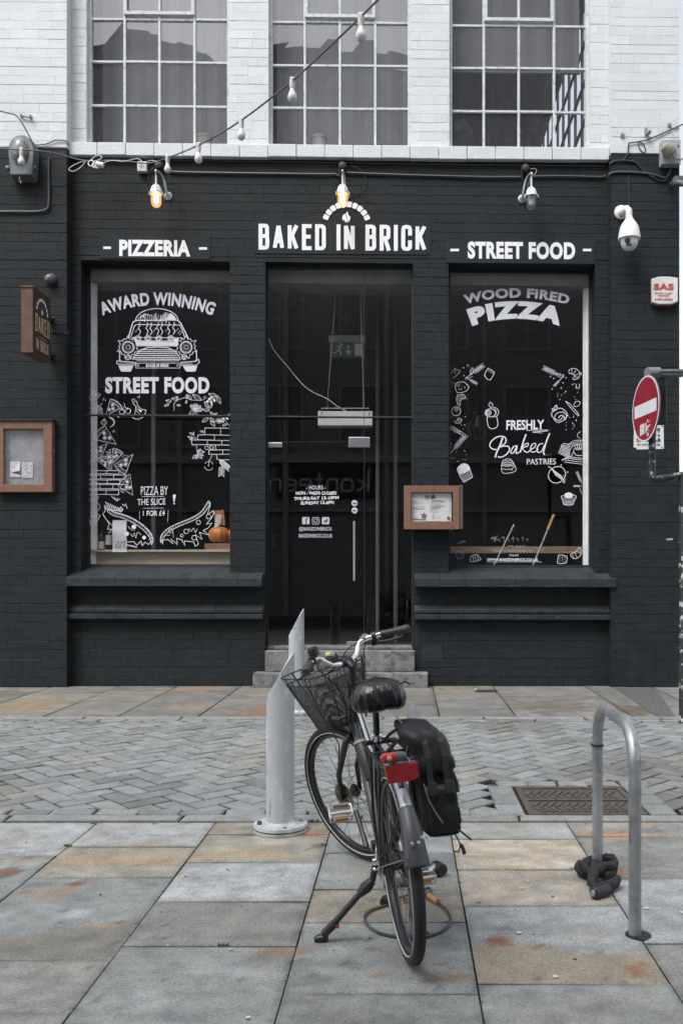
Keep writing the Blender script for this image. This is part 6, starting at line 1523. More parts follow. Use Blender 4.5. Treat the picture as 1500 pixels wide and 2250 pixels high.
def bracket(px, py, s, label, L=False):
    m = MB(); c = P(px, py, YP); m.box(c.x - s, c.x + s, YP - .012, YP, c.z - s, c.z + s); m.lathe([(0, 0), (.012, 0), (.012, .03), (0, .03)], (c.x, YP - .012, c.z), axis=(0, -1, 0), n=8)
    if L: m.box(c.x - s, c.x + s * .6, YP - .012, YP, c.z + s, c.z + s * 3.6); m.box(c.x, c.x + s * 1.6, YP - .12, YP - .013, c.z - s, c.z - s + .012)
    o = m.build('bracket', M['galv'], None, origin=c); tag(o, label, 'bracket', 'old steel brackets on the white corner pier')
bracket(1367, 297, .028, 'small square steel bracket on white brick, leftmost of three'); bracket(1419, 294, .022, 'L shaped steel bracket on white brick, between two square ones', True); bracket(1470, 275, .026, 'small square steel bracket on white brick above the grey service box')
wall_cable('cable', [(1368, 352), (1378, 338), (1381, 315), (1385, 313), (1420, 307), (1455, 292), (1505, 270)], .008, M['cable'], 'dark cable rising across the white brick of the corner pier', 4, YP - .02)
wall_cable('cable', [(1402, 311), (1404, 324), (1412, 334), (1418, 330), (1414, 318), (1405, 311)], .006, M['cable'], 'small dark cable loop hanging on the white corner pier', 4, YP - .015)
t = thing('security_notice', 'white security cameras notice on the pier, partly hidden by the no entry sign', 'notice', P(1425, 960, YP))
m = MB(); m.prism([(1392, 934), (1457.5, 932), (1458, 986), (1398, 987.5), (1397, 983), (1391.5, 983)], lambda p: P(p[0], p[1], YP - .008), lambda p: P(p[0], p[1], YP - .001)); m.build('plate', mk('enamel_white', (.62, .64, .63), .4, var=.12), t)
m = MB(); yn = YP - .0085; fn_ = lambda x0, y0: (lambda x, y, d: P(x0 + x, y0 - y, yn) + Vector((0, -d, 0)))
text(m, 'WARNING', 7, 49, 1.7, fn_(1400, 947), gap=.3); text(m, 'SECURITY', 7, 52, 1.7, fn_(1398, 961), gap=.3); text(m, 'CAMERAS', 7.5, 52, 1.7, fn_(1398, 970.5), gap=.3); text(m, 'IN OPERATION', 5.5, 50, .9, fn_(1400, 980), gap=.35)
ribbon(m, [(1400, 951), (1450, 949)], .5, lambda x, y, d: P(x, y, yn) + Vector((0, -d, 0)))
m.build('lettering', M['black_print'], t)
m = MB()
for (a, b) in ((1395, 937), (1454, 936.5), (1454, 983)): m.lathe([(0, 0), (.008, 0), (.008, .003), (0, .003)], P(a, b, yn), axis=(0, -1, 0), n=8)
m.build('screw', M['black'], t)

# ------------------------------------------------------------------ string of bulbs
t = thing('string_lights', 'string of pale festoon bulbs on a cable rising from the left lamp across the windows', 'string lights', P(300, 355, D - .2))
SL = [(-60, 322, 11.0), (0, 325, 10.9), (42, 328, 10.85), (88, 331, 10.9), (130, 338, 11.0), (185, 352, 11.05), (260, 352, 11.08), (318, 358, 11.1), (345, 354, 11.08), (368, 346, 11.0), (437, 318, 9.5), (528, 265, 8.75), (640, 178, 7.9), (720, 105, 7.2), (790, 38, 6.8), (840, -12, 6.5), (900, -75, 6.2), (1000, -190, 5.8)]
m = MB(); pts = []
q = [P(a, b, y) for a, b, y in SL]; q2 = [q[0]] + q + [q[-1]]
for i in range(1, len(q2) - 2):
    for k in range(4):
        u = k / 4; p0, p1, p2, p3 = q2[i - 1:i + 3]; pts.append(.5 * (2 * p1 + (p2 - p0) * u + (2 * p0 - 5 * p1 + 4 * p2 - p3) * u * u + (3 * p1 - p0 - 3 * p2 + p3) * u ** 3))
m.tube(pts, .0085, 7); m.build('cable', mk('grey_rubber_cable', (.10, .105, .11), .5, var=.2), t, smooth=True)
m = MB()
for (L_) in ([(190, 352), (170, 358), (153, 368), (153, 374), (163, 375), (178, 366), (188, 354)], [(198, 352), (205, 346), (215, 340), (222, 343), (222, 348), (208, 354)], [(223, 360), (235, 354), (250, 352), (270, 354), (290, 350), (303, 348), (314, 356)], [(318, 358), (330, 352), (345, 354)]):
    m.tube([P(a, b, 11.05) for a, b in smooth(L_, 4)], .006, 6)
m.build('slack_loop', M['white_cable'], t, smooth=True)
m = MB(); 
for (a, b, r_) in ((200, 358, .035), (208, 362, .03), (213, 364, .025)): m.tube([P(a, b, 11.02) + Vector((r_ * cos(u), 0, r_ * sin(u))) for u in [k * .63 for k in range(10)]], .008, 6, closed=True)
m.lathe([(0, -.05), (.03, -.045), (.033, .04), (0, .05)], P(220, 361, 11.02), axis=(1, 0, -.2), n=12); m.build('coupling', M['white_metal'], t, smooth=True)
SOCK = mk('bulb_socket', (.50, .5, .48), .6, var=.35, scale=30); BL = mk('dusty_white_bulb', (.62, .63, .62), .3, var=.2, scale=25)
for (px, py, Y) in ((47, 328, 10.86), (368, 345, 11.0), (436, 318, 9.5), (530, 264, 8.73), (642, 176, 7.88), (793, 35, 6.78)):
    o = P(px, py, Y); m = MB(); m.lathe([(0, .012), (.024, .01), (.026, -.03), (.022, -.075), (0, -.076)], o, n=14); m.tube([o + Vector((-.02, 0, .01)), o + Vector((.02, 0, .012))], .02, 8); s_ = m.build('socket', SOCK, t, smooth=True)
    m = MB(); m.lathe([(.02, -.076), (.024, -.095), (.037, -.125), (.0405, -.145), (.037, -.168), (.022, -.184), (0, -.188)], o, n=18); m.build('bulb', BL, t, smooth=True)
wall_cable('cable', [(-8, 241), (20, 248), (38, 255), (60, 290), (80, 330), (82, 332)], .008, M['cable'], 'dark cable slanting down the white brick to the arched bulkhead light', 3, 10.95)
wall_cable('cable', [(75, 318), (100, 316), (120, 308), (135, 307), (147, 310), (150, 318)], .007, M['cable'], 'dark cable across the white brick right of the arched bulkhead light', 3, YP - .02)
m = MB(); c = P(51, 255, YP); m.tube([P(45, 254, YP - .03), P(58, 256, YP - .03), P(72, 258, YP - .03)], .009, 6); m.box(PX(46, YP), PX(50, YP), YP - .03, YP, PZ(258, YP), PZ(252, YP)); m.box(PX(66, YP), PX(70, YP), YP - .03, YP, PZ(260, YP), PZ(254, YP))
o = m.build('wall_hook', M['grey_metal'], None, origin=c); tag(o, 'small dark iron hook on the white brick above the arched bulkhead light', 'hook')

# ------------------------------------------------------------------ no entry sign and its pole
Yn = 8.4; c = P(1420.5, 898, Yn); al = radians(81.5)
tv = Vector((cos(al), -sin(al), 0)); nv = Vector((-sin(al), -cos(al), 0)); up = Vector((0, 0, 1))
t = thing('no_entry_sign', 'round red no entry sign with a white bar on a flaking black pipe', 'road sign', (PX(1497, Yn), Yn, 0))
def disc(r0, r1, off, th, name, mat, sx=1):
    m = MB(); n = 56
    pt = lambda r, k, h: c + nv * (off + h) + (tv * cos(2 * pi * k / n) + up * sin(2 * pi * k / n)) * r
    if not r0: m.prism([(k, 0) for k in range(n)], lambda q: pt(r1, q[0], 0), lambda q: pt(r1, q[0], th))
    else:
        vs = [pt(r, k, h) for r, h in ((r0, 0), (r1, 0), (r1, th), (r0, th)) for k in range(n)]; m.add(vs, [(i * n + k, i * n + (k + 1) % n, ((i + 1) % 4) * n + (k + 1) % n, ((i + 1) % 4) * n + k) for i in range(4) for k in range(n)])
    return m.build(name, mat, t)
RED = mk('sign_red', (.25, .024, .04), .9, var=.12, scale=8, spec=.02); WH = mk('sign_face_white', (.60, .61, .63), .9, var=.06, spec=.02)
Rn = .303
disc(0, Rn, 0, .012, 'plate', M['grey_metal']); disc(Rn - .016, Rn - .0005, .0125, .002, 'border', WH); disc(0, Rn - .0165, .0125, .002, 'red_disc', RED)
m = MB(); hb = [(-.245, -.058), (.245, -.058), (.245, .058), (-.245, .058)]
m.prism(hb, lambda p: c + tv * p[0] + up * p[1] + nv * .0146, lambda p: c + tv * p[0] + up * p[1] + nv * .0165); m.build('white_bar', WH, t)
m = MB(); rr = random.Random(12)
m.prism([(-.12, -.24), (-.02, -.225), (-.02, -.13), (-.12, -.135)], lambda p: c + tv * p[0] + up * p[1] + nv * .0146, lambda p: c + tv * p[0] + up * p[1] + nv * .0156)
for k in range(26):
    a, b = rr.uniform(0, .1), rr.uniform(-.265, -.13); w_, h_ = rr.uniform(.005, .03), rr.uniform(.006, .03)
    m.prism([(a, b), (a + w_, b), (a + w_, b + h_), (a, b + h_)], lambda p: c + tv * p[0] + up * p[1] + nv * .0146, lambda p: c + tv * p[0] + up * p[1] + nv * (.0154 + k * .0001))
m.build('torn_sticker', mk('torn_sticker', (.55, .56, .52), .7, var=.4, scale=90), t)
FL = mk('flaking_black_paint', (.02, .022, .024), .5, col2=(.45, .46, .46), scale=14); 
for l in FL.node_tree.nodes:
    if l.type == 'MAP_RANGE' and abs(l.inputs[1].default_value - .3) < .01 and abs(l.inputs[2].default_value - .7) < .01: l.inputs[1].default_value = .56; l.inputs[2].default_value = .60
m = MB(); b1, b2, b3 = P(1432, 1000 - 120, Yn + .06), P(1432, 1052, Yn + .06), P(1512, 1040, Yn + .06)
m.tube([P(1433, 870, Yn + .1), P(1432, 1040, Yn + .1), P(1433, 1050, Yn + .1), P(1440, 1054, Yn + .1), P(1470, 1049, Yn + .1), P(1500, 1044, Yn + .1)], .033, 14)
m.build('arm_pipe', FL, t, smooth=True)
m = MB(); m.tube([(PX(1503, Yn + .1), Yn + .1, -.05), (PX(1503, Yn + .1), Yn + .1, PZ(1040, Yn))], .05, 16); m.build('post', FL, t, smooth=True)
m = MB(); cb = c - nv * .06 + tv * .02
bx = Matrix.Translation(P(1452, 878, Yn + .12)) @ Matrix.Rotation(-al + .0, 4, 'Z'); m.obox(Matrix.Translation(P(1446, 880, Yn + .22)), .13, .10, 108 * Yn / F); m.build('backing_box', M['black'], t, bevel=.01)
m = MB(); m.tube([P(1421, 819, Yn), P(1448, 819, Yn + .05)], .052, 14); m.obox(Matrix.Translation(P(1476, 820, Yn + .03)), 52 * Yn / F, .1, .055); m.build('lamp_housing', mk('lamp_grey', (.17, .18, .185), .4), t, bevel=.008)
m = MB(); m.box(PX(1449, Yn - .03), PX(1502, Yn - .03), Yn - .035, Yn - .018, PZ(817, Yn), PZ(812.5, Yn)); m.build('lamp_trim', M['galv'], t)
m = MB(); m.tube([P(1448, 830, Yn + .1), P(1470, 826, Yn + .1), P(1495, 820, Yn + .06)], .016, 8); m.build('strut', M['black'], t, smooth=True)
m = MB(); m.box(PX(1463, YP), PX(1480, YP), YP - .004, YP - .0005, PZ(1187, YP), PZ(1183, YP)); o = m.build('sticker', M['chalk_dim'], None, origin=P(1471, 1185, YP)); tag(o, 'small torn white sticker low on the dark corner pier below the pipe', 'sticker')

# ------------------------------------------------------------------ bollards
def bollard(px, pyg, r, zlo, zhi, label, ang=0.0):
    g = G(px, pyg); t = thing('steel_bollard', label, 'bollard', g, group='grey painted pipe bollards with slanted tops')
    m = MB(); n = 32; vs = []
    for j in range(n):
        a = 2 * pi * j / n; x, y = r * cos(a), r * sin(a); vs.append((g.x + x, g.y + y, .05))
    for j in range(n):
        a = 2 * pi * j / n; x, y = r * cos(a), r * sin(a); k = (x * cos(ang) + y * sin(ang)) / r
        vs.append((g.x + x, g.y + y, zlo + (zhi - zlo) * (k + 1) / 2))
    for j in range(n):
        a = 2 * pi * j / n; x, y = r * .91 * cos(a), r * .91 * sin(a); k = (x * cos(ang) + y * sin(ang)) / (r * .91)
        vs.append((g.x + x, g.y + y, zlo + (zhi - zlo) * (k + 1) / 2 + .004))
    for j in range(n):
        a = 2 * pi * j / n; x, y = r * .91 * cos(a), r * .91 * sin(a); vs.append((g.x + x, g.y + y, .3))
    fs_ = []
    for i in range(3):
        for j in range(n): fs_.append((i * n + j, i * n + (j + 1) % n, (i + 1) * n + (j + 1) % n, (i + 1) * n + j))
    m.add(vs, fs_); m.build('pipe', BOL, t, smooth=True, angle=50)
    m = MB(); m.lathe([(r, .058), (r + .006, .048), (r * 1.88, .044), (r * 1.9, .04), (r * 1.9, .004), (r * 1.86, 0)], g, n=40); 
    m.build('base_flange', BOL, t, smooth=True)
    m = MB(); m.lathe([(r * 1.84, .0255), (r * 1.912, .0255), (r * 1.912, .020), (r * 1.84, .020)], g, n=40); m.build('flange_joint', M['black'], t)
    m = MB()
    for k in range(4):
        a = radians(200 + k * 90); q = g + Vector((r * 1.5 * cos(a), r * 1.5 * sin(a), .044)); m.lathe([(0, .02), (.012, .02), (.014, .012), (.014, 0)] if k == 0 else [(0, .003), (.013, .003), (.013, 0)], q, n=6)
    m.build('anchor_bolt', IR, t)
    return t
BOL = mk('bollard_grey_paint', (.38, .395, .41), .5, .1, col2=(.47, .485, .50), scale=7, bump=.15, bscale=45, stretch=(3, 3, 1), fleck=(((.62, .63, .64), 9, .60, .55, (2.2, 2.2, .8)), ((.20, .205, .21), 14, .63, .7, (2, 2, .55)), ((.07, .07, .07), 30, .70, .8, (1, 1, .6)), ((.24, .23, .21), 3, .6, .5, (1, 1, 1))))
bollard(616, 1826, .0765, .72, .97, 'grey pipe bollard with slanted top, closer one beside the bicycle basket')
bollard(651, 1572, .0765, .78, 1.045, 'grey pipe bollard with slanted top, farther one across the lane')

# ------------------------------------------------------------------ cycle stands
def cycle_stand(X_, label):
    y0, y1 = 3.517, 4.204; t = thing('cycle_stand', label, 'cycle stand', (X_, (y0 + y1) / 2, 0), group='steel hoop cycle stands')
    m = MB(); R_ = .17; zt = .795; pts = [(X_, y0, -.05), (X_, y0, .3), (X_, y0, zt - R_)] + [(X_, y0 + R_ - R_ * cos(a), zt - R_ + R_ * sin(a)) for a in [pi / 2 * k / 7 for k in range(1, 8)]] + [(X_, y1 - R_ + R_ * sin(a), zt - R_ + R_ * cos(a)) for a in [pi / 2 * k / 7 for k in range(0, 8)]] + [(X_, y1, .3), (X_, y1, -.05)]
    m.tube(pts, .0245, 18); m.build('hoop', M['galv'], t, smooth=True)
    m = MB(); m.lathe([(.0246, .004), (.05, .003), (.052, -.01)], (X_ + .012, y0 - .004, 0), n=16); m.build('ground_collar', M['black'], t)
    return t
s1 = cycle_stand(.887, 'galvanised hoop cycle stand standing clear on the right with a black lock at its foot')
m = MB(); m.tube([(.887 + .026 * cos(a), 4.204 + .026 * sin(a), .605) for a in [2 * pi * k / 12 for k in range(12)]], .006, 6, closed=True); zt_ = m.build('zip_tie', M['black'], s1)
s2 = cycle_stand(.036, 'galvanised hoop cycle stand hidden behind the bicycle and its pannier bag')
# fabric covered chain lock at the foot of the right stand
FAB = mk('black_fabric', (.016, .016, .018), .85, var=.5, scale=40, bump=.8, bscale=60)
t = thing('chain_lock', 'black fabric covered chain lock heaped at the foot of the clear cycle stand', 'bicycle lock', (.887, 4.18, 0))
m = MB(); rr = random.Random(3); pts = []
for k in range(34):
    a = k / 33 * 2 * pi * 1.9 + 2.2; rad = .066 + .016 * sin(k * .9); pts.append(Vector((.884 + rad * 1.05 * cos(a) - .004, 4.19 + rad * .95 * sin(a) - .03 * (k / 33), .03 + .045 * k / 33 + .01 * sin(k * 1.3))))
pts += [Vector((.845, 4.08, .055)), Vector((.815, 4.0, .035)), Vector((.83, 3.95, .03)), Vector((.88, 3.975, .028)), Vector((.925, 4.01, .03)), Vector((.945, 4.05, .04))]
m.tube(pts, [.021 + .004 * sin(i * 1.9) for i in range(len(pts))], 10); m.build('sleeve', FAB, t, smooth=True)
m = MB(); a, b = G(1304, 1977), G(1341, 1966); a.z = b.z = .027; m.tube([a + (b - a) * -.05, a, a + (b - a) * .8, a + (b - a) * .85], [.02, .026, .026, .022], 16); m.build('lock_body', mk('black_lock', (.02, .021, .023), .3), t, smooth=True)
m = MB(); d = (a - b).normalized(); m.lathe([(0, .004), (.013, .004), (.015, 0)], a + (a - b) * .05 + d * .001, axis=d, n=14); m.build('keyhole', M['galv'], t)

# ------------------------------------------------------------------ building across the lane (seen in the glass)
O = thing('opposite_building', 'dark brick building across the lane, only seen reflected in the shop glass', 'building', (0, -7, 0))
OB = brickmat('opposite_brick', (.32, .325, .33), (.36, .36, .355), rough=.8)
m = MB(); m.box(-16, -4.6, -8, -7, -.1, 18.2); m.box(-4.6, 1.2, -8, -7, -.1, 17.9); m.box(1.2, 14, -8, -7, -.1, 22.0)
m.build('facade', OB, O)
m = MB()
for k in range(3):
    cx = (-9.4, -2.4, 8)[k]; n = 20
    m.prism([(cx + 3.2 * cos(pi * j / n), (18.15, 17.85, 21.9)[k] + .8 * sin(pi * j / n)) for j in range(n + 1)], lambda p: (p[0], -7.05, p[1]), lambda p: (p[0], -7.6, p[1]))
m.build('curved_gable', M['grey_metal'], O)
OF = mk('opposite_trim', (.42, .425, .43), .7)
m = MB(); m2 = MB()
for i in range(-5, 5):
    for z in (5.6, 8.8, 12.0):
        x = i * 2.7 + .6; m.box(x, x + 1.4, -7, -6.97, z, z + 1.9); frame_rect(m2, x - .08, x + 1.48, z - .08, z + 1.98, -6.999, -6.93, .09)
        m2.box(x + .66, x + .74, -6.969, -6.94, z, z + 1.9); m2.box(x, x + .655, -6.969, -6.945, z + .9, z + .97); m2.box(x + .745, x + 1.4, -6.969, -6.945, z + .9, z + .97)
m.build('window_pane', mk('dark_window', (.17, .175, .18), .2), O); m2.build('window_frame', OF, O)
m = MB(); m.box(-14, 12, -7, -6.8, 5.0, 5.25); m.box(-14, 12, -7, -6.85, 3.4, 3.5)
for x in (-7.4, -3.9, -.6, 2.6): m.tube([(x, -6.9, 0), (x, -6.9, 16)], .09, 10)
m.build('string_course', OF, O)
m = MB(); m.box(-4.2, -.9, -6.96, -6.9, 3.85, 4.95); sb_ = m.build('shop_fascia', M['black'], O)
m = MB()
KT = {'k': (.7, [[(0, 0), (0, 1.35)], [(.62, .7), (.05, .28)], [(.2, .38), (.68, 0)]]), 'a': (.7, [[(.7, 0), (.7, .72, .3), (0, .72, .3), (0, 0, .3), (.7, 0, .2), (.7, .4)]]), 'n': (.65, [[(0, 0), (0, .72)], [(0, .45), (0, .72, .3), (.65, .72, .3), (.65, 0)]]),
      't': (.4, [[(.2, 1.1), (.2, 0, .15), (.45, 0)], [(0, .72), (.42, .72)]]), 'e': (.7, [[(0, .38), (.7, .38), (.7, .72, .3), (0, .72, .3), (0, 0, .3), (.68, 0)]]), '.': (.05, [[(0, 0), (0, .03)]])}
x = 0; sc_ = .52
for ch in 'kanteen.':
    w_, sts = KT[ch]
    for s_ in sts: ribbon(m, [(x + a * sc_, b * sc_) for a, b in rounded(s_, 1, 1)], .085, lambda u, v, d: Vector((-1.2 - u, -6.899 + d, 4.08 + v)), cap=.5)
    x += (w_ + .28) * sc_
m.build('lettering', mk('pale_sign_letters', (.6, .6, .6), .6), O)
# ------------------------------------------------------------------ the bicycle (own frame: x right, y forward, z up, origin under the rear hub)
BK = thing('bicycle', 'black city bicycle with a wire basket, parked on its kickstand at the hoop stand', 'bicycle', (G(897, 2106).x, 3.305, 0), (0, radians(-5.2), radians(11.2)))
BM = WM[BK.name]
FRM = mk('black_frame_paint', (.009, .0095, .011), .28, var=.2, coat=.3); RUB = mk('tyre_rubber', (.0125, .0125, .0135), .75, var=.3, scale=12, bump=.25, bscale=60)
SPK = mk('dull_spoke', (.10, .10, .105), .35, .7); RIMM = mk('black_rim', (.022, .023, .025), .35, .3); REFL = mk('reflective_stripe', (.45, .46, .47), .4)
RR, TR = .345, .0215
HR = Vector((0, 0, RR)); HF = Vector((0, 1.125, RR))
ax = Vector((0, -cos(radians(70)), sin(radians(70)))); A0 = HF + Vector((0, -.94, -.342)) * .052
ST = radians(32)
SM = Matrix.Translation(A0) @ Matrix.Rotation(ST, 4, ax) @ Matrix.Translation(-A0)
def bpart(m, name, mat, steer=False, parent=None, **k):
    if steer: m.v = [SM @ v for v in m.v]
    k.setdefault('smooth', True)
    return m.build(name, mat, parent or BK, local=True, **k)
def ring(c, r, n, w=Vector((0, 1, 0)), off=0): return [Vector((c.x + off, c.y + r * cos(2 * pi * k / n), c.z + r * sin(2 * pi * k / n))) for k in range(n)]
def wheel(c, steer, disc):
    e = bpy.data.objects.new('wheel', None); C.objects.link(e); e.parent = BK; WM[e.name] = BM; e.empty_display_size = .05
    m = MB(); m.tube(ring(c, RR - TR, 64), TR, 12, closed=True); bpart(m, 'tyre', RUB, steer, e)
    m = MB()
    for s in (1, -1): m.tube(ring(c, RR - TR * 1.55, 64, off=s * TR * .86), .0028, 4, closed=True)
    bpart(m, 'reflective_stripe', REFL, steer, e)
    m = MB(); m.tube(ring(c, RR - 2 * TR - .008, 56), .0135, 8, closed=True, sq=.85); bpart(m, 'rim', RIMM, steer, e)
    m = MB()
    for k in range(32):
        a = 2 * pi * k / 32; s = 1 if k % 2 else -1; b = a + (.55 if (k // 2) % 2 else -.55)
        m.tube([Vector((s * .028, c.y + .03 * cos(b), c.z + .03 * sin(b))), Vector((s * .004, c.y + (RR - .055) * cos(a), c.z + (RR - .055) * sin(a)))], .0012, 4)
    bpart(m, 'spokes', SPK, steer, e)
    m = MB(); m.lathe([(0, -.06), (.009, -.06), (.009, -.04), (.034, -.034), (.034, -.026), (.02, -.022), (.02, .022), (.034, .026), (.034, .034), (.009, .04), (.009, .06), (0, .06)], c, axis=(1, 0, 0), n=18); bpart(m, 'hub', M['black'], steer, e)
    if disc:
        m = MB(); m.lathe([(.058, 0), (.068, 0), (.068, .002), (.058, .002), (.058, 0)], c + Vector((-.043, 0, 0)), axis=(1, 0, 0), n=36)
        for k in range(6): a = k * pi / 3; m.tube([c + Vector((-.042, .02 * cos(a), .02 * sin(a))), c + Vector((-.042, .059 * cos(a + .5), .062 * sin(a + .5)))], .003, 4)
        bpart(m, 'brake_disc', mk('rusty_disc', (.17, .15, .12), .4, .7, var=.4, scale=30), steer, e)
    return e
wheel(HR, False, False); wheel(HF, True, True)
BBk = Vector((0, .44, .285)); STop = Vector((0, .285, .76)); Hb = A0 + ax * .385; Ht = A0 + ax * .60
m = MB()
m.tube([BBk, Hb + Vector((0, -.01, .02))], .0205, 14); m.tube([BBk + (STop - BBk) * .72, Ht - ax * .035], .016, 12); m.tube([BBk, STop], .0165, 12); m.tube([Hb, Ht], .022, 14)
for s in (1, -1):
    m.tube([BBk + Vector((s * .018, -.01, 0)), Vector((s * .045, .22, .31)), Vector((s * .062, 0, RR))], [.012, .010, .008], 8); m.tube([STop + Vector((s * .012, .005, -.05)), Vector((s * .05, .12, .60)), Vector((s * .064, 0, RR))], [.009, .009, .007], 8)
    m.box(s * .062 - .003, s * .062 + .003, -.02, .02, RR - .025, RR + .03)
m.lathe([(0, -.04), (.024, -.04), (.024, .04), (0, .04)], BBk, axis=(1, 0, 0), n=16)
bpart(m, 'frame', FRM)
m = MB(); dd = (Ht - ax * .035) - (BBk + (STop - BBk) * .72)
a = BBk + (STop - BBk) * .72 + dd * .12; b = a + dd * .8
d2 = (Hb - BBk); a2 = BBk + d2 * .35; b2 = BBk + d2 * .95
for s in (1, -1):
    m.box(0, 0, 0, 0, 0, 0) if False else None
    for (p_, q_, r_) in ((a, b, .0172),):
        u = (q_ - p_).normalized(); nn = Vector((0, -u.z, u.y)); 
        L_ = [p_ + Vector((s * r_ * sin(t), 0, 0)) + nn * r_ * cos(t) for t in (.25, .95)]; R_ = [q_ + Vector((s * r_ * sin(t), 0, 0)) + nn * r_ * cos(t) for t in (.25, .95)]
        m.quad(L_[0], L_[1], R_[1], R_[0])
bpart(m, 'frame_stripe', mk('silver_decal', (.42, .43, .45), .35, .3))
m = MB(); m.tube([STop + Vector((0, .01, -.03)), STop + (STop - BBk).normalized() * .155], .0135, 12); bpart(m, 'seat_post', FRM)
m = MB(); m.lathe([(.017, -.02), (.022, -.018), (.022, .012), (.017, .014)], STop, axis=(STop - BBk), n=16); m.tube([STop + Vector((.018, -.01, 0)), STop + Vector((.03, -.035, .0)), STop + Vector((.005, -.04, -.0))], .006, 6); bpart(m, 'seat_clamp', M['chrome'])
# saddle with its wrinkled waterproof cover
half = [(0, -.128), (.055, -.125), (.096, -.1), (.112, -.05), (.102, .0), (.07, .05), (.045, .1), (.03, .14), (0, .155)]
out = smooth(half, 9); out = out + [(-x, y) for x, y in out[-2:0:-1]]; ns = len(out)
rings = [(.02, .012), (.35, .010), (.65, .004), (.86, -.006), (.97, -.024), (1.03, -.05), (1.04, -.075), (1.0, -.1), (.92, -.112), (.76, -.122), (.45, -.126), (.02, -.12)]
m = MB(); vs = []; sc0 = Vector((0, .215, .985))
for i, (k, z) in enumerate(rings):
    for j, (x, y) in enumerate(out):
        wv = 0
        if 4 < i < 11: wv = .0026 * sin(j * 1.05 + 1.6 * sin(i * .7) + 2 * noise.noise(Vector((x * 20, y * 20, 0)))) * (1 if y < .06 else .6) + .006 * noise.noise(Vector((x * 22, y * 22, z * 14)))
        kz = z + (.018 * sin(pi * min(1, max(0, (y + .13) / .28))) * -.4 if i < 5 else 0) - (.012 * (y > .05) if i > 6 else 0) + .012 * (y < -.07) * (i < 4)
        r_ = hypot(x, y) or 1; vs.append(sc0 + Vector((.9 * x * k + wv * x / r_, (y - .01) * k + wv * y / r_ + .01, kz * .86 + (.01 * noise.noise(Vector((x * 12, y * 12, 3))) if i > 4 else .0015 * noise.noise(Vector((x * 25, y * 25, 1)))))))
m.add(vs, [(i * ns + j, (i + 1) * ns + j, (i + 1) * ns + (j + 1) % ns, i * ns + (j + 1) % ns) for i in range(len(rings) - 1) for j in range(ns)])
sd_ = bpart(m, 'saddle', mk('wet_black_vinyl', (.009, .0095, .0105), .22, var=.3, bump=.8, bscale=30), angle=80); sd_['label'] = 'saddle under a shiny wrinkled black rain cover'
m = MB(); m.tube([sc0 + Vector((.05, -.12, -.12)), sc0 + Vector((.07, -.15, -.15)), sc0 + Vector((.09, -.155, -.155))], .003, 5); m.tube([sc0 + Vector((.075, -.1, -.005)), sc0 + Vector((.10, -.1, .002)), sc0 + Vector((.12, -.09, -.012))], .004, 5); bpart(m, 'cover_cord', M['black'])
# fork, stem, handlebar (all steered)
m = MB(); m.tube([Hb - ax * .01, Hb + ax * -.04], .026, 12)
for s in (1, -1): m.tube([Hb - ax * .03 + Vector((s * .03, 0, 0)), Hb - ax * .06 + Vector((s * .056, .005, 0)), HF + Vector((s * .058, -.03, .12)), HF + Vector((s * .058, 0, -.01))], [.016, .0165, .014, .010], 10)
bpart(m, 'fork', FRM, True)
Cn = Vector((0, .875, 1.005)); Sq = A0 + ax * .70
m = MB(); m.tube([Ht - ax * .01, Sq], .0135, 12); m.tube([Sq + ax * -.01, Sq + Vector((0, .02, .012)), Cn], [.016, .017, .018], 12); m.lathe([(.021, -.025), (.023, 0), (.021, .025)], Cn, axis=(1, 0, 0), n=14); m.lathe([(.026, 0), (.026, .02), (.02, .03)], Ht - ax * .004, axis=ax, n=16); bpart(m, 'stem', M['black'], True)
def hb(s): return [Cn, Cn + Vector((s * .035, .002, 0)), Cn + Vector((s * .07, .01, .008)), Cn + Vector((s * .098, .020, .034)), Cn + Vector((s * .120, .020, .056)), Cn + Vector((s * .150, .002, .064)), Cn + Vector((s * .215, -.030, .063))]
m = MB()
for s in (1, -1): m.tube(hb(s), .0118, 12)
bpart(m, 'handlebar', M['chrome'], True)
GRP = mk('grey_rubber_grip', (.035, .036, .038), .6, var=.15)
for s in (1, -1):
    p0 = Cn + Vector((s * .212, -.030, .063)); dg = Vector((s * .11, -.115, -.006)).normalized(); 
    m = MB(); m.tube([p0, p0 + dg * .012, p0 + dg * .03, p0 + dg * .07, p0 + dg * .105, p0 + dg * .128, p0 + dg * .14], [.016, .0165, .0145, .0165, .0195, .0205, .012], 14); bpart(m, 'grip', GRP, True)
    m = MB(); q0 = Cn + Vector((s * .185, -.010, .052)); m.lathe([(.015, -.012), (.02, -.01), (.02, .01), (.015, .012)], q0 + Vector((0, 0, .012)), axis=dg, n=12)
    m.tube([q0 + Vector((0, .01, -.01)), q0 + Vector((s * .02, .028, -.026)), q0 + Vector((s * .06, .006, -.034)), q0 + Vector((s * .11, -.045, -.034)), q0 + Vector((s * .125, -.058, -.028))], [.012, .010, .0065, .006, .005], 8); m.lathe([(0, -.016), (.018, -.014), (.022, 0), (.018, .014), (0, .016)], q0 + Vector((s * .012, .02, -.02)), n=12); bpart(m, 'brake_lever', M['black'], True)
m = MB(); m.lathe([(0, -.02), (.024, -.018), (.025, .012), (.02, .02), (0, .022)], Cn + Vector((-.155, .004, .098)), n=16); bpart(m, 'bell', M['black'], True)
m = MB(); m.lathe([(0, 0), (.012, 0), (.012, .006), (0, .008)], Cn + Vector((.145, .008, .08)), n=12); m.box(Cn.x + .125, Cn.x + .16, Cn.y - .005, Cn.y + .02, Cn.z + .072, Cn.z + .080); bpart(m, 'gear_cover', M['steel'], True)
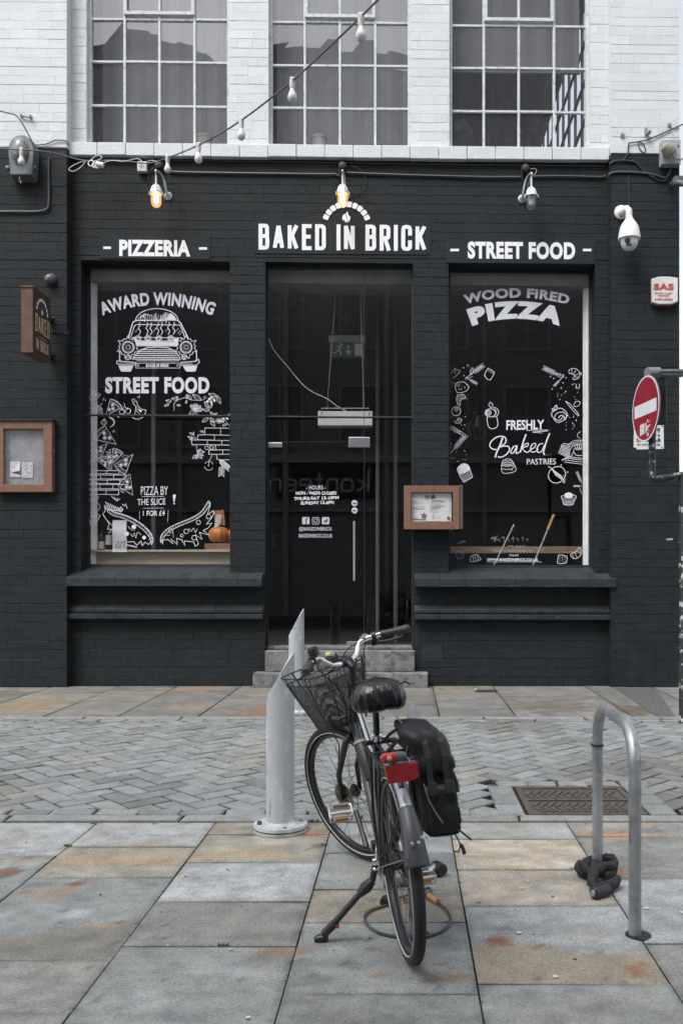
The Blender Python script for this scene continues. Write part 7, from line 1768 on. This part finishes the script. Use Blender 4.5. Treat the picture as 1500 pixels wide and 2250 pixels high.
m = MB(); m.box(-.075, -.03, Cn.y - .0, Cn.y + .05, Cn.z + .005, Cn.z + .045); m.box(-.045, -.015, Cn.y + .03, Cn.y + .075, Cn.z + .01, Cn.z + .05); bpart(m, 'lamp_bracket', M['black'], True, bevel=.005)
m = MB(); m.obox(Matrix.Translation(Cn + Vector((-.06, .022, .055))) @ Matrix.Rotation(.5, 4, 'Y'), .028, .04, .02); bpart(m, 'front_lamp', mk('pale_yellow_lens', (.46, .42, .24), .35), True, bevel=.004)
# control cables
m = MB()
cb = [[Cn + Vector((.16, .02, .06)), Cn + Vector((.15, .06, -.02)), Cn + Vector((.12, .06, -.14)), Cn + Vector((.03, .0, -.27)), Hb + Vector((.02, .02, 0))], [Cn + Vector((-.13, .03, .05)), Cn + Vector((-.08, .10, -.02)), Cn + Vector((0, .09, -.16)), Hb + Vector((-.02, .03, .02))], [Cn + Vector((.15, .02, .06)), Cn + Vector((.08, .10, .02)), Cn + Vector((-.02, .09, -.1)), Cn + Vector((-.03, .02, -.25))]]
for c in cb:
    q = [c[0]] + c + [c[-1]]; pts = []
    for i in range(1, len(q) - 2):
        for k in range(5): u = k / 5; p0, p1, p2, p3 = q[i - 1:i + 3]; pts.append(.5 * (2 * p1 + (p2 - p0) * u + (2 * p0 - 5 * p1 + 4 * p2 - p3) * u * u + (3 * p1 - p0 - 3 * p2 + p3) * u ** 3))
    m.tube(pts + [c[-1]], .0028, 6)
bpart(m, 'control_cables', M['black'], True)
# basket
def bask(t, k):                  # t = 0 bottom .. 1 top, k = 0..1 round the rim
    hw = .105 + (.168 - .105) * t; y0 = .955 - .045 * t; y1 = 1.115 + .105 * t; z = .715 + .265 * t
    rc = .03; pts = [(-hw, y0), (hw, y0), (hw, y1), (-hw, y1)]
    per = [2 * hw, y1 - y0, 2 * hw, y1 - y0]; tot = sum(per); s = k * tot; i = 0
    while s > per[i] and i < 3: s -= per[i]; i += 1
    a, b = pts[i], pts[(i + 1) % 4]; f = s / per[i]; x, y = a[0] + (b[0] - a[0]) * f, a[1] + (b[1] - a[1]) * f
    cx, cy = 0, (y0 + y1) / 2; q = ((abs(x - cx) / hw) ** 6 + (abs(y - cy) / ((y1 - y0) / 2)) ** 6) ** (1 / 6)
    return Vector((cx + (x - cx) / max(1, q), cy + (y - cy) / max(1, q), z + .03 * t * (1 - 2 * abs(k - .125) if False else 0)))
WIRE = mk('black_wire', (.012, .012, .013), .4)
m = MB()
for k in range(130): m.tube([bask(t, k / 130) for t in (0, .5, .86)], .0015, 3, cap=False)
for k in range(30): m.tube([bask(.86 * k / 29, j / 32) for j in range(32)], .0015, 3, closed=True)
for k in range(22):
    f = k / 21; a_ = bask(0, 0); m.tube([Vector((-.1 + .2 * f, .96, .705)), Vector((-.1 + .2 * f, 1.11, .705))], .0011, 3); 
    if k < 16: g_ = k / 15; m.tube([Vector((-.1, .96 + .15 * g_, .7052)), Vector((.1, .96 + .15 * g_, .7052))], .0011, 3)
bk_ = bpart(m, 'basket', WIRE, True, smooth=False); bk_['label'] = 'black wire mesh basket turned with the handlebar'
m = MB()
for t, r in ((1.0, .0034), (.86, .003), (0.0, .003), (.45, .0022)): m.tube([bask(t, j / 48) for j in range(48)], r, 6, closed=True)
for j in range(26): m.tube([bask(.86, j / 26), bask(1.0, j / 26)], .0018, 4)
for j in range(8): m.tube([bask(0, (j + .5) / 8), bask(1, (j + .5) / 8)], .0028, 5)
bpart(m, 'basket_rim', WIRE, True)
m = MB(); m.tube([Vector((0, .93, .74)), Vector((0, .9, .8)), Hb + ax * .1], .008, 8); m.tube([Cn + Vector((-.05, 0, 0)), bask(1, .06)], .004, 6); m.tube([Cn + Vector((.05, 0, 0)), bask(1, .2)], .004, 6)
m.tube([Vector((-.09, 1.0, .705)), Vector((-.06, 1.02, .62)), HF + Vector((-.06, -.02, .1))], .0035, 6); m.tube([Vector((.09, 1.0, .705)), Vector((.06, 1.02, .62)), HF + Vector((.06, -.02, .1))], .0035, 6); bpart(m, 'basket_stay', WIRE, True)
# mudguards
def guard(c, a0, a1, r, w0, w1, name, mat, steer=False, n=26, sag=.012):
    m = MB(); vs = []; kx = 7
    for i in range(n + 1):
        t = i / n; a = a0 + (a1 - a0) * t; wd_ = w0 + (w1 - w0) * t
        for j in range(kx):
            u = j / (kx - 1) * 2 - 1; rr_ = r - sag * u * u; vs.append(c + Vector((u * wd_ / 2, -rr_ * cos(a), rr_ * sin(a))))
    m.add(vs, [(i * kx + j, i * kx + j + 1, (i + 1) * kx + j + 1, (i + 1) * kx + j) for i in range(n) for j in range(kx - 1)])
    o = bpart(m, name, mat, steer, angle=70); s_ = o.modifiers.new('solid', 'SOLIDIFY'); s_.thickness = .0015; return o
guard(HR, radians(44), radians(172), .373, .046, .046, 'rear_mudguard', mk('silver_mudguard', (.36, .37, .38), .3, .6, var=.15))
guard(HR, radians(16), radians(48), .377, .088, .056, 'mudguard_flap', mk('black_rubber_flap', (.045, .047, .05), .42, var=.25, scale=14), sag=.02)
guard(HR, radians(60), radians(170), .3752, .020, .020, 'mudguard_stripe', M['black'], sag=.003)
guard(HF, radians(42), radians(108), .372, .052, .052, 'front_mudguard', mk('dark_mudguard', (.03, .032, .034), .3, .2), True)
m = MB()
for s in (1, -1): m.tube([HR + Vector((s * .067, 0, 0)), HR + Vector((s * .03, -.35, .135))], .0025, 5)
for s in (1, -1): m.lathe([(0, 0), (.006, 0), (.006, .003), (0, .005)], HR + Vector((s * .011, -.345, .178)), axis=(0, -.95, .3), n=8); m.lathe([(0, 0), (.006, 0), (.006, .003), (0, .005)], HR + Vector((.034 + s * .008, -.335, .19)), axis=(0, -.95, .3), n=8)
bpart(m, 'mudguard_stay', M['steel'])
# rear rack, reflector, lamp
m = MB(); zr = .752
m.tube([Vector((-.062, .24, zr)), Vector((-.066, 0, zr)), Vector((-.062, -.20, zr)), Vector((-.05, -.235, zr)), Vector((.05, -.235, zr)), Vector((.062, -.20, zr)), Vector((.066, 0, zr)), Vector((.062, .24, zr)), Vector((0, .30, zr - .01)), Vector((-.062, .24, zr))], .0062, 8)
for y in (.2, .02, -.14): m.tube([Vector((-.064, y, zr)), Vector((.064, y, zr))], .005, 6)
m.tube([Vector((-.02, -.235, zr + .001)), Vector((-.02, .2, zr + .001))], .004, 6); m.tube([Vector((.02, -.235, zr + .001)), Vector((.02, .2, zr + .001))], .004, 6)
for s in (1, -1):
    m.tube([Vector((s * .064, -.15, zr)), Vector((s * .078, -.12, .55)), Vector((s * .072, -.01, RR + .01))], .0058, 8); m.tube([Vector((s * .064, .04, zr)), Vector((s * .078, .02, .55)), Vector((s * .072, .0, RR + .02))], .0058, 8)
    m.tube([Vector((s * .062, .22, zr)), Vector((s * .03, .27, .70))], .004, 6)
bpart(m, 'rear_rack', FRM)
m = MB(); m.box(-.026, .046, -.24, -.215, zr + .002, zr + .012); m.tube([Vector((-.03, -.1, zr + .012)), Vector((-.03, -.23, zr + .014))], .004, 5); m.tube([Vector((.03, -.1, zr + .012)), Vector((.03, -.23, zr + .014))], .004, 5); bpart(m, 'spring_clip', M['steel'])
RFL = mk('red_reflector', (.27, .018, .022), .25, var=.25, scale=45)
m = MB(); m.prism([(-.056, .028), (-.02, .033), (.054, .031), (.056, -.014), (.03, -.026), (-.05, -.026)], lambda p: Vector((p[0] - .008, -.268, p[1] + .733)), lambda p: Vector((p[0] - .008, -.246, p[1] + .733))); m.m = 1
for x in (-.035, .0, .035): m.box(x - .009, x - .007, -.2686, -.2679, .709, .759)
bpart(m, 'rear_reflector', [RFL, mk('dark_red_rib', (.2, .012, .016), .3)], smooth=False, bevel=.004)
zc = zr + .040; LX = -.018
m = MB(); m.tube([Vector((LX - .006, -.258, zc)), Vector((LX + .014, -.256, zc)), Vector((LX + .03, -.25, zc - .001))], [.0165, .0165, .010], 12, sq=.8); m.tube([Vector((LX - .01, -.24, zc)), Vector((LX - .01, -.236, zr))], .008, 8); tl = bpart(m, 'tail_light', mk('tail_light_body', (.09, .09, .095), .4))
m = MB(); m.tube([Vector((LX - .054, -.252, zc - .001)), Vector((LX - .048, -.258, zc)), Vector((LX - .006, -.2585, zc))], [.010, .0175, .0172], 14, sq=.85); m.m = 1; m.lathe([(0, .019), (.005, .0188), (.0085, .0165)], Vector((LX - .03, -.258, zc)), axis=(0, -1, .1), n=14); bpart(m, 'lens', [mk('red_lens', (.34, .028, .028), .25), mk('pale_pink_lens', (.55, .30, .28), .3)], parent=tl)
# transmission
m = MB(); m.lathe([(.03, 0), (.082, 0), (.085, .002), (.085, .004), (.03, .006)], BBk + Vector((.045, 0, 0)), axis=(1, 0, 0), n=40); bpart(m, 'chainring', M['black'])
m = MB(); m.lathe([(.012, -.012), (.045, -.012), (.04, -.004), (.036, .004), (.028, .012), (.012, .014)], HR + Vector((.038, 0, 0)), axis=(1, 0, 0), n=30); m.tube([HR + Vector((.05, .03, -.06)), HR + Vector((.052, .05, -.13))], [.014, .01], 8); m.tube([HR + Vector((.055, .0, 0)), HR + Vector((.06, .03, -.07))], .014, 8); bpart(m, 'derailleur', mk('dark_gear_steel', (.10, .10, .10), .4, .7))
m = MB(); m.tube([HR + Vector((.042, 0, .043)), BBk + Vector((.048, 0, .084))], .0035, 5); m.tube([HR + Vector((.046, .05, -.14)), BBk + Vector((.048, 0, -.084))], .0035, 5); bpart(m, 'chain', mk('chain_steel', (.09, .08, .07), .45, .7))
ca_ = radians(50); cv = Vector((0, cos(ca_), sin(ca_))) * .165
ORL = mk('amber_reflector', (.50, .22, .05), .3, var=.2)
for s in (-1, 1):
    m = MB(); d = cv if s < 0 else -cv; a_ = BBk + Vector((s * .06, 0, 0)); m.tube([a_, a_ + d * .5 + Vector((s * .008, 0, 0)), a_ + d + Vector((s * .018, 0, 0))], [.013, .009, .012], 8); bpart(m, 'crank', M['black'] if s < 0 else mk('black_crank', (.02, .02, .02), .35))
    e = a_ + d + Vector((s * .018, 0, 0)); pm = MB(); c = e + Vector((s * .065, 0, 0)); 
    for yy in (-.03, .03): pm.box(c.x - .047, c.x + .047, c.y + yy - .003, c.y + yy + .003, c.z - .014, c.z + .014) if False else None
    for (zz) in (-.0125, .0125):
        pm.tube([c + Vector((-.045, -.034, zz)), c + Vector((.04, -.034, zz)), c + Vector((.048, -.026, zz)), c + Vector((.048, .026, zz)), c + Vector((.04, .034, zz)), c + Vector((-.045, .034, zz)), c + Vector((-.045, -.034, zz))], .0042, 6)
    for (xx, yy) in ((-.045, -.034), (.042, -.034), (-.045, .034), (.042, .034)): pm.tube([c + Vector((xx, yy, -.0125)), c + Vector((xx, yy, .0125))], .004, 6)
    pm.tube([e, c + Vector((s * .045, 0, 0))], .008, 8)
    pd = bpart(pm, 'pedal', mk('silver_pedal', (.55, .55, .54), .28, .8, var=.1))
    if s < 0: pd.data.transform(Matrix.Translation(c) @ Matrix.Rotation(radians(32), 4, 'X') @ Matrix.Translation(-c))
    pm = MB(); pm.box(c.x - .026, c.x + .026, c.y - .041, c.y - .038, c.z - .008, c.z + .009); pm.box(c.x - .026, c.x + .026, c.y + .038, c.y + .041, c.z - .008, c.z + .009)
    if s < 0: pm.v = [Matrix.Translation(c) @ Matrix.Rotation(radians(32), 4, 'X') @ Matrix.Translation(-c) @ v for v in pm.v]
    bpart(pm, 'reflector', ORL, parent=pd, smooth=False)
# bottle-like tool case on the down tube
m = MB(); a_, b_ = P(792, 1636, 3.80), P(816, 1712, 3.74); m.tube([a_, a_ + (b_ - a_) * .05, b_], [.026, .030, .026], 16); m.m = 1; m.tube([a_ + (a_ - b_) * .1, a_ + (a_ - b_) * .01], [.028, .030], 16); tc_ = m.build('tool_case', [M['black'], mk('grey_cap', (.20, .20, .2), .5)], BK, smooth=True)
# kickstand, reaching the ground on the left
ft = G(703, 2069); top = P(826, 1893, 3.42); k1 = P(818, 1935, 3.42); k2 = P(790, 1965, 3.42)
m = MB(); m.tube([top + Vector((.02, .05, .03)), top, k1], [.010, .012, .013], 10); m.tube([k1, k1 + (k2 - k1) * .5, k2], [.016, .024, .016], 10)
m.tube([k2, ft + (k2 - ft) * .42 + Vector((0, 0, .004)), ft + (k2 - ft) * .40, ft + (k2 - ft) * .10 + Vector((0, 0, .01))], [.012, .012, .0165, .016], 10)
m.tube([ft + (k2 - ft) * .12 + Vector((0, 0, .008)), ft + Vector((.02, .0, .018)), ft + Vector((-.005, -.005, .012)), ft + Vector((-.022, -.008, .008))], [.016, .018, .016, .009], 10)
ks = m.build('kickstand', mk('black_alloy', (.014, .014, .015), .4), BK, smooth=True)
m = MB(); c = ft + (k2 - ft) * .34; m.lathe([(0, .018), (.006, .017), (.0075, .012), (.0075, 0)], c + Vector((.01, -.004, -.0)), axis=(.5, -.85, .1), n=12); m.build('release_button', RFL, ks, smooth=True)
m = MB(); c = P(827, 1893, 3.40); m.obox(Matrix.Translation(c), .03, .03, .022); m.tube([c + Vector((0, -.005, 0)), c + Vector((.002, -.005, .05))], .006, 8); m.tube([c + Vector((-.0, -.0, .05)), c + Vector((.01, -.005, .16))], .004, 6); m.lathe([(0, 0), (.01, 0), (.01, .01), (0, .01)], c + Vector((-.005, -.012, -.03)), n=8); m.build('mounting_bolt', M['chrome'], BK, smooth=True, bevel=.002)
m = MB(); q = [P(822, 1895, 3.38), P(838, 1880, 3.2), P(858, 1850, 3.1), P(872, 1812, 3.08), P(878, 1780, 3.1)]; m.tube(q, .0025, 5); q = [v + Vector((.012, .02, .0)) for v in q]; m.tube(q, .0025, 5); m.build('gear_cable', M['black'], BK, smooth=True)

# ------------------------------------------------------------------ pannier bag hanging on the right of the rack
NYL = mk('black_nylon', (.0085, .009, .010), .8, var=.35, scale=8, bump=.7, bscale=24, spec=.25); NYL2 = mk('black_coated_nylon', (.012, .0125, .014), .58, var=.3, scale=6, bump=.8, bscale=14, spec=.35)
bagp = BM @ Vector((.14, .05, .6)); BG = thing('pannier_bag', 'black nylon pannier bag hanging on the right side of the bicycle rack', 'bag', bagp)
WMB = WM[BG.name]
def loft(levels, name, mat, n=72, pw=4.5, wr=.008, seed=0, closed_top=True):
    m = MB(); vs = []; fine = []
    for a, b in zip(levels, levels[1:]):
        kk = max(1, int(abs(b[4] - a[4]) / .012))
        fine += [tuple(p + (q - p) * i / kk for p, q in zip(a, b)) for i in range(kk)]
    levels = fine + [levels[-1]]
    for (cx, cy, hx, hy, z) in levels:
        for j in range(n):
            a = 2 * pi * j / n; ca2, sa2 = cos(a), sin(a); r_ = (abs(ca2) ** pw + abs(sa2) ** pw) ** (-1 / pw)
            x, y = cx + hx * r_ * ca2, cy + hy * r_ * sa2; q_ = noise.fractal(Vector((x * 9 + seed, y * 9, z * 12)), 1, 2, 3); w_ = wr * (1.2 * q_ - .9 * abs(noise.noise(Vector((x * 8 + 3 * q_ + seed, y * 8, z * 17)))))
            vs.append(BM @ Vector((x + w_ * ca2 * 1.6, y + w_ * sa2 * 1.6, z + w_ * .8)))
    k = len(levels); fs_ = [(i * n + j, i * n + (j + 1) % n, (i + 1) * n + (j + 1) % n, (i + 1) * n + j) for i in range(k - 1) for j in range(n)] + [tuple(range(n - 1, -1, -1)), tuple((k - 1) * n + j for j in range(n))]
    m.add(vs, fs_); return m.build(name, mat, BG, smooth=True, angle=70)
loft([(.160, .05, .045, .11, .446), (.160, .05, .064, .148, .452), (.158, .05, .069, .156, .48), (.154, .05, .069, .157, .54), (.150, .05, .070, .157, .60), (.146, .05, .072, .156, .66), (.142, .05, .074, .154, .71), (.138, .05, .070, .148, .75), (.128, .05, .05, .12, .79)], 'main_body', NYL, seed=3, wr=.006)
fl_ = loft([(.147, .046, .0735, .157, .685), (.147, .046, .0765, .159, .690), (.145, .046, .077, .160, .72), (.140, .046, .076, .159, .76), (.128, .045, .074, .155, .795), (.108, .05, .064, .14, .822), (.090, .05, .045, .105, .838), (.08, .05, .02, .05, .843)], 'top_flap', NYL2, seed=9, wr=.007)
m = MB()
def ln(pts, r, mm, n=6): mm.tube([BM @ Vector(p) for p in pts], r, n)
pk_ = loft([(.158, -.105, .048, .010, .47), (.158, -.110, .056, .016, .478), (.154, -.112, .058, .018, .56), (.149, -.110, .056, .016, .62), (.148, -.104, .052, .010, .64)], 'side_pocket', NYL2, n=40, seed=5, wr=.005)
m = MB(); ln([(.085, -.145, .66), (.098, -.148, .6), (.115, -.148, .56), (.14, -.147, .515)], .0022, m); m.build('piping', mk('grey_piping', (.22, .23, .24), .5), BG, smooth=True)
m = MB()
for x in (.115, .175):                      # webbing straps with buckles down the back face
    pts_ = [(x - .02, -.06, .835), (x - .005, -.105, .79), (x, -.119, .74), (x, -.117, .69), (x + .002, -.116, .66), (x + .004, -.131, .60)]
    for a_, b_ in zip(pts_, pts_[1:]):
        pa, pb = BM @ Vector(a_), BM @ Vector(b_); sx_ = BM.to_3x3() @ Vector((.011, 0, 0)); up_ = BM.to_3x3() @ Vector((0, -.0035, .001))
        m.add([pa - sx_, pa + sx_, pb + sx_, pb - sx_, pa - sx_ + up_, pa + sx_ + up_, pb + sx_ + up_, pb - sx_ + up_], [(4, 5, 6, 7), (0, 1, 5, 4), (1, 2, 6, 5), (2, 3, 7, 6), (3, 0, 4, 7)])
m.build('webbing_strap', mk('black_webbing', (.02, .021, .022), .8, var=.3, scale=90), BG)
m = MB()
for x in (.115, .175): m.obox(BM @ Matrix.Translation(Vector((x + .003, -.136, .635))), .032, .012, .042)
m.build('buckle', mk('buckle_plastic', (.03, .031, .033), .3), BG, bevel=.003)
m = MB(); ln([(.205, -.03, .7), (.225, -.06, .62), (.22, -.08, .60)], .007, m); ln([(.20, -.08, .56), (.205, -.09, .47), (.225, -.11, .45), (.245, -.12, .432)], .004, m); ln([(.19, -.09, .46), (.205, -.11, .42), (.195, -.115, .395), (.175, -.11, .40)], .003, m); ln([(.205, -.11, .42), (.212, -.115, .405), (.215, -.115, .385)], .007, m); m.build('strap', M['black'], BG, smooth=True)
m = MB(); 
for y in (.12, -.03): m.tube([BM @ Vector((.075, y, .78)), BM @ Vector((.066, y, .775)), BM @ Vector((.058, y, .755))], .007, 6); m.tube([BM @ Vector((.07, y, .82)), BM @ Vector((.03, y + .03, .79)), BM @ Vector((.0, y + .05, .758))], .006, 6)
m.build('rack_hook', M['black'], BG, smooth=True)

# ------------------------------------------------------------------ locks on the ground by the bicycle
LKC = mk('grey_lock_cable', (.045, .048, .052), .4, var=.15)
t = thing('cable_lock', 'thick grey loop cable with orange ends lying around the rear wheel', 'bicycle lock', G(897, 2020))
def gp(a, b, z): v = G(a, b); v.z = z; return v
cpts = [(952, 1983), (962, 1989), (974, 1998), (983, 2008), (989, 2021), (988, 2033), (979, 2044), (962, 2054), (935, 2063), (905, 2067), (878, 2064), (845, 2058), (822, 2049), (807, 2037), (801, 2025), (803, 2014), (815, 2004), (837, 1997), (850, 1993), (866, 1990), (885, 1985), (899, 1980)]
m = MB(); cpts = smooth(cpts, 4)
m.tube([gp(a, b, .007 + (.02 if 868 < a < 902 and b < 2000 else 0)) for a, b in cpts], .0058, 9); m.tube([gp(a, b, .012) for a, b in smooth([(950, 1982), (935, 1972), (930, 1965), (938, 1958), (946, 1961), (944, 1970), (930, 1975), (918, 1978), (905, 1980)], 4)], .0055, 8); m.build('cable', LKC, t, smooth=True)
OS = mk('orange_sleeve', (.45, .22, .07), .45, var=.12)
for (a, b) in (((962, 1990), (942, 1976)), ((890, 1985), (906, 1976))):
    m = MB(); m.tube([gp(*a, .014), gp(*b, .014)], .0125, 12); m.build('end_sleeve', OS, t, smooth=True)
m = MB(); c = gp(845, 1990, .02); m.lathe([(0, -.02), (.018, -.018), (.02, .0), (.016, .018), (0, .02)], c, axis=(.2, 1, .2), n=12); m.build('clip', M['black'], t, smooth=True)
t = thing('u_lock', 'grey and black shackle lock lying on the paving beside the right pedal', 'bicycle lock', G(895, 1945))
m = MB(); a, b = gp(841, 1950, .03), gp(904, 1945, .03); m.tube([a, a + (b - a) * .03, b], [.026, .029, .029], 16); m.build('lock_body', mk('worn_grey_metal', (.28, .285, .29), .4, .5, var=.3), t, smooth=True)
m = MB(); q = [gp(846, 1944, .03), gp(832, 1932, .03), gp(838, 1922, .03), gp(860, 1919, .03), gp(905, 1917, .03), gp(935, 1917, .03), gp(940, 1924, .03), gp(928, 1938, .03)]; m.tube(q, .010, 8); m.build('shackle', LKC, t, smooth=True)
m = MB(); a, b = gp(936, 1935, .034), gp(957, 1922, .034); m.tube([a, b], .024, 14); m.m = 1; a, b = gp(955, 1920, .034), gp(971, 1929, .034); m.tube([a, a + (b - a) * .1, b, b + (b - a) * .06], [.027, .029, .029, .024], 14); m.build('lock_end', [M['steel'], M['black']], t, smooth=True)

# specks of litter and moss in the joints
m = MB(); rr = random.Random(77)
for k in range(150):
    x, y = rr.uniform(-2.6, 2.4), rr.choice((rr.uniform(2.8, 5.1), rr.uniform(5.3, 11.0))); r = rr.uniform(.002, .006); n = rr.randint(4, 7); pts = [(x + r * rr.uniform(.5, 1.3) * cos(2 * pi * j / n), y + r * rr.uniform(.5, 1.3) * sin(2 * pi * j / n)) for j in range(n)]
    m.m = rr.choice((0, 0, 0, 1, 2)); m.prism(pts, lambda p: (p[0], p[1], .0035), lambda p: (p[0], p[1], .0035 + r * .5))
for (px, py, w_) in ((1140, 2053, .012), (1145, 1955, .008), (505, 2090, .006), (545, 2240, .009), (1160, 1940, .006), (1220, 2150, .01), (1420, 1999, .012), (1500, 2008, .014)):
    g = G(px, py); m.m = 1; m.prism([(g.x + w_ * cos(a), g.y + w_ * .8 * sin(a)) for a in [2 * pi * j / 9 for j in range(9)]], lambda p: (p[0], p[1], .003), lambda p: (p[0], p[1], .007))
lt = m.build('litter', [mk('brown_debris', (.07, .055, .04), .9), mk('pale_gum', (.50, .50, .48), .8), mk('grey_grit', (.16, .16, .15), .9)], None); tag(lt, kind='stuff')
m = MB()
def tuft(x, y, n, s):
    for _ in range(n):
        a, l = rr.uniform(0, 6.28), rr.uniform(.4, 1) * s; d = Vector((cos(a), sin(a), rr.uniform(.4, 1.6))).normalized() * l; b = Vector((x + rr.uniform(-s, s), y + rr.uniform(-.3, .3) * s, 0)); q = Vector((-sin(a), cos(a), 0)) * .0016
        m.add([b - q, b + q, b + d * .6 + q * .7, b + d, b + d * .6 - q * .7], [(0, 1, 2, 3, 4)])
for (px, py, n, s) in ((690, 1806, 40, .025), (712, 1858, 30, .02), (490, 2079, 30, .02), (205, 1811, 20, .02), (150, 1860, 50, .02), (1260, 1910, 16, .015), (1050, 1985, 10, .012), (970, 1515, 30, .03), (555, 1512, 20, .03), (1415, 1510, 20, .04), (340, 1812, 20, .015)):
    g = G(px, py); tuft(g.x, g.y, n, s)
for k in range(26):
    X_ = rr.choice((-1.725, -1.063, -.407, .245, .903)); tuft(X_, rr.uniform(2.9, 5.1), 7, .008)
ws_ = m.build('weeds', mk('dull_moss', (.045, .05, .025), .9, var=.4, scale=40), None); tag(ws_, kind='stuff')
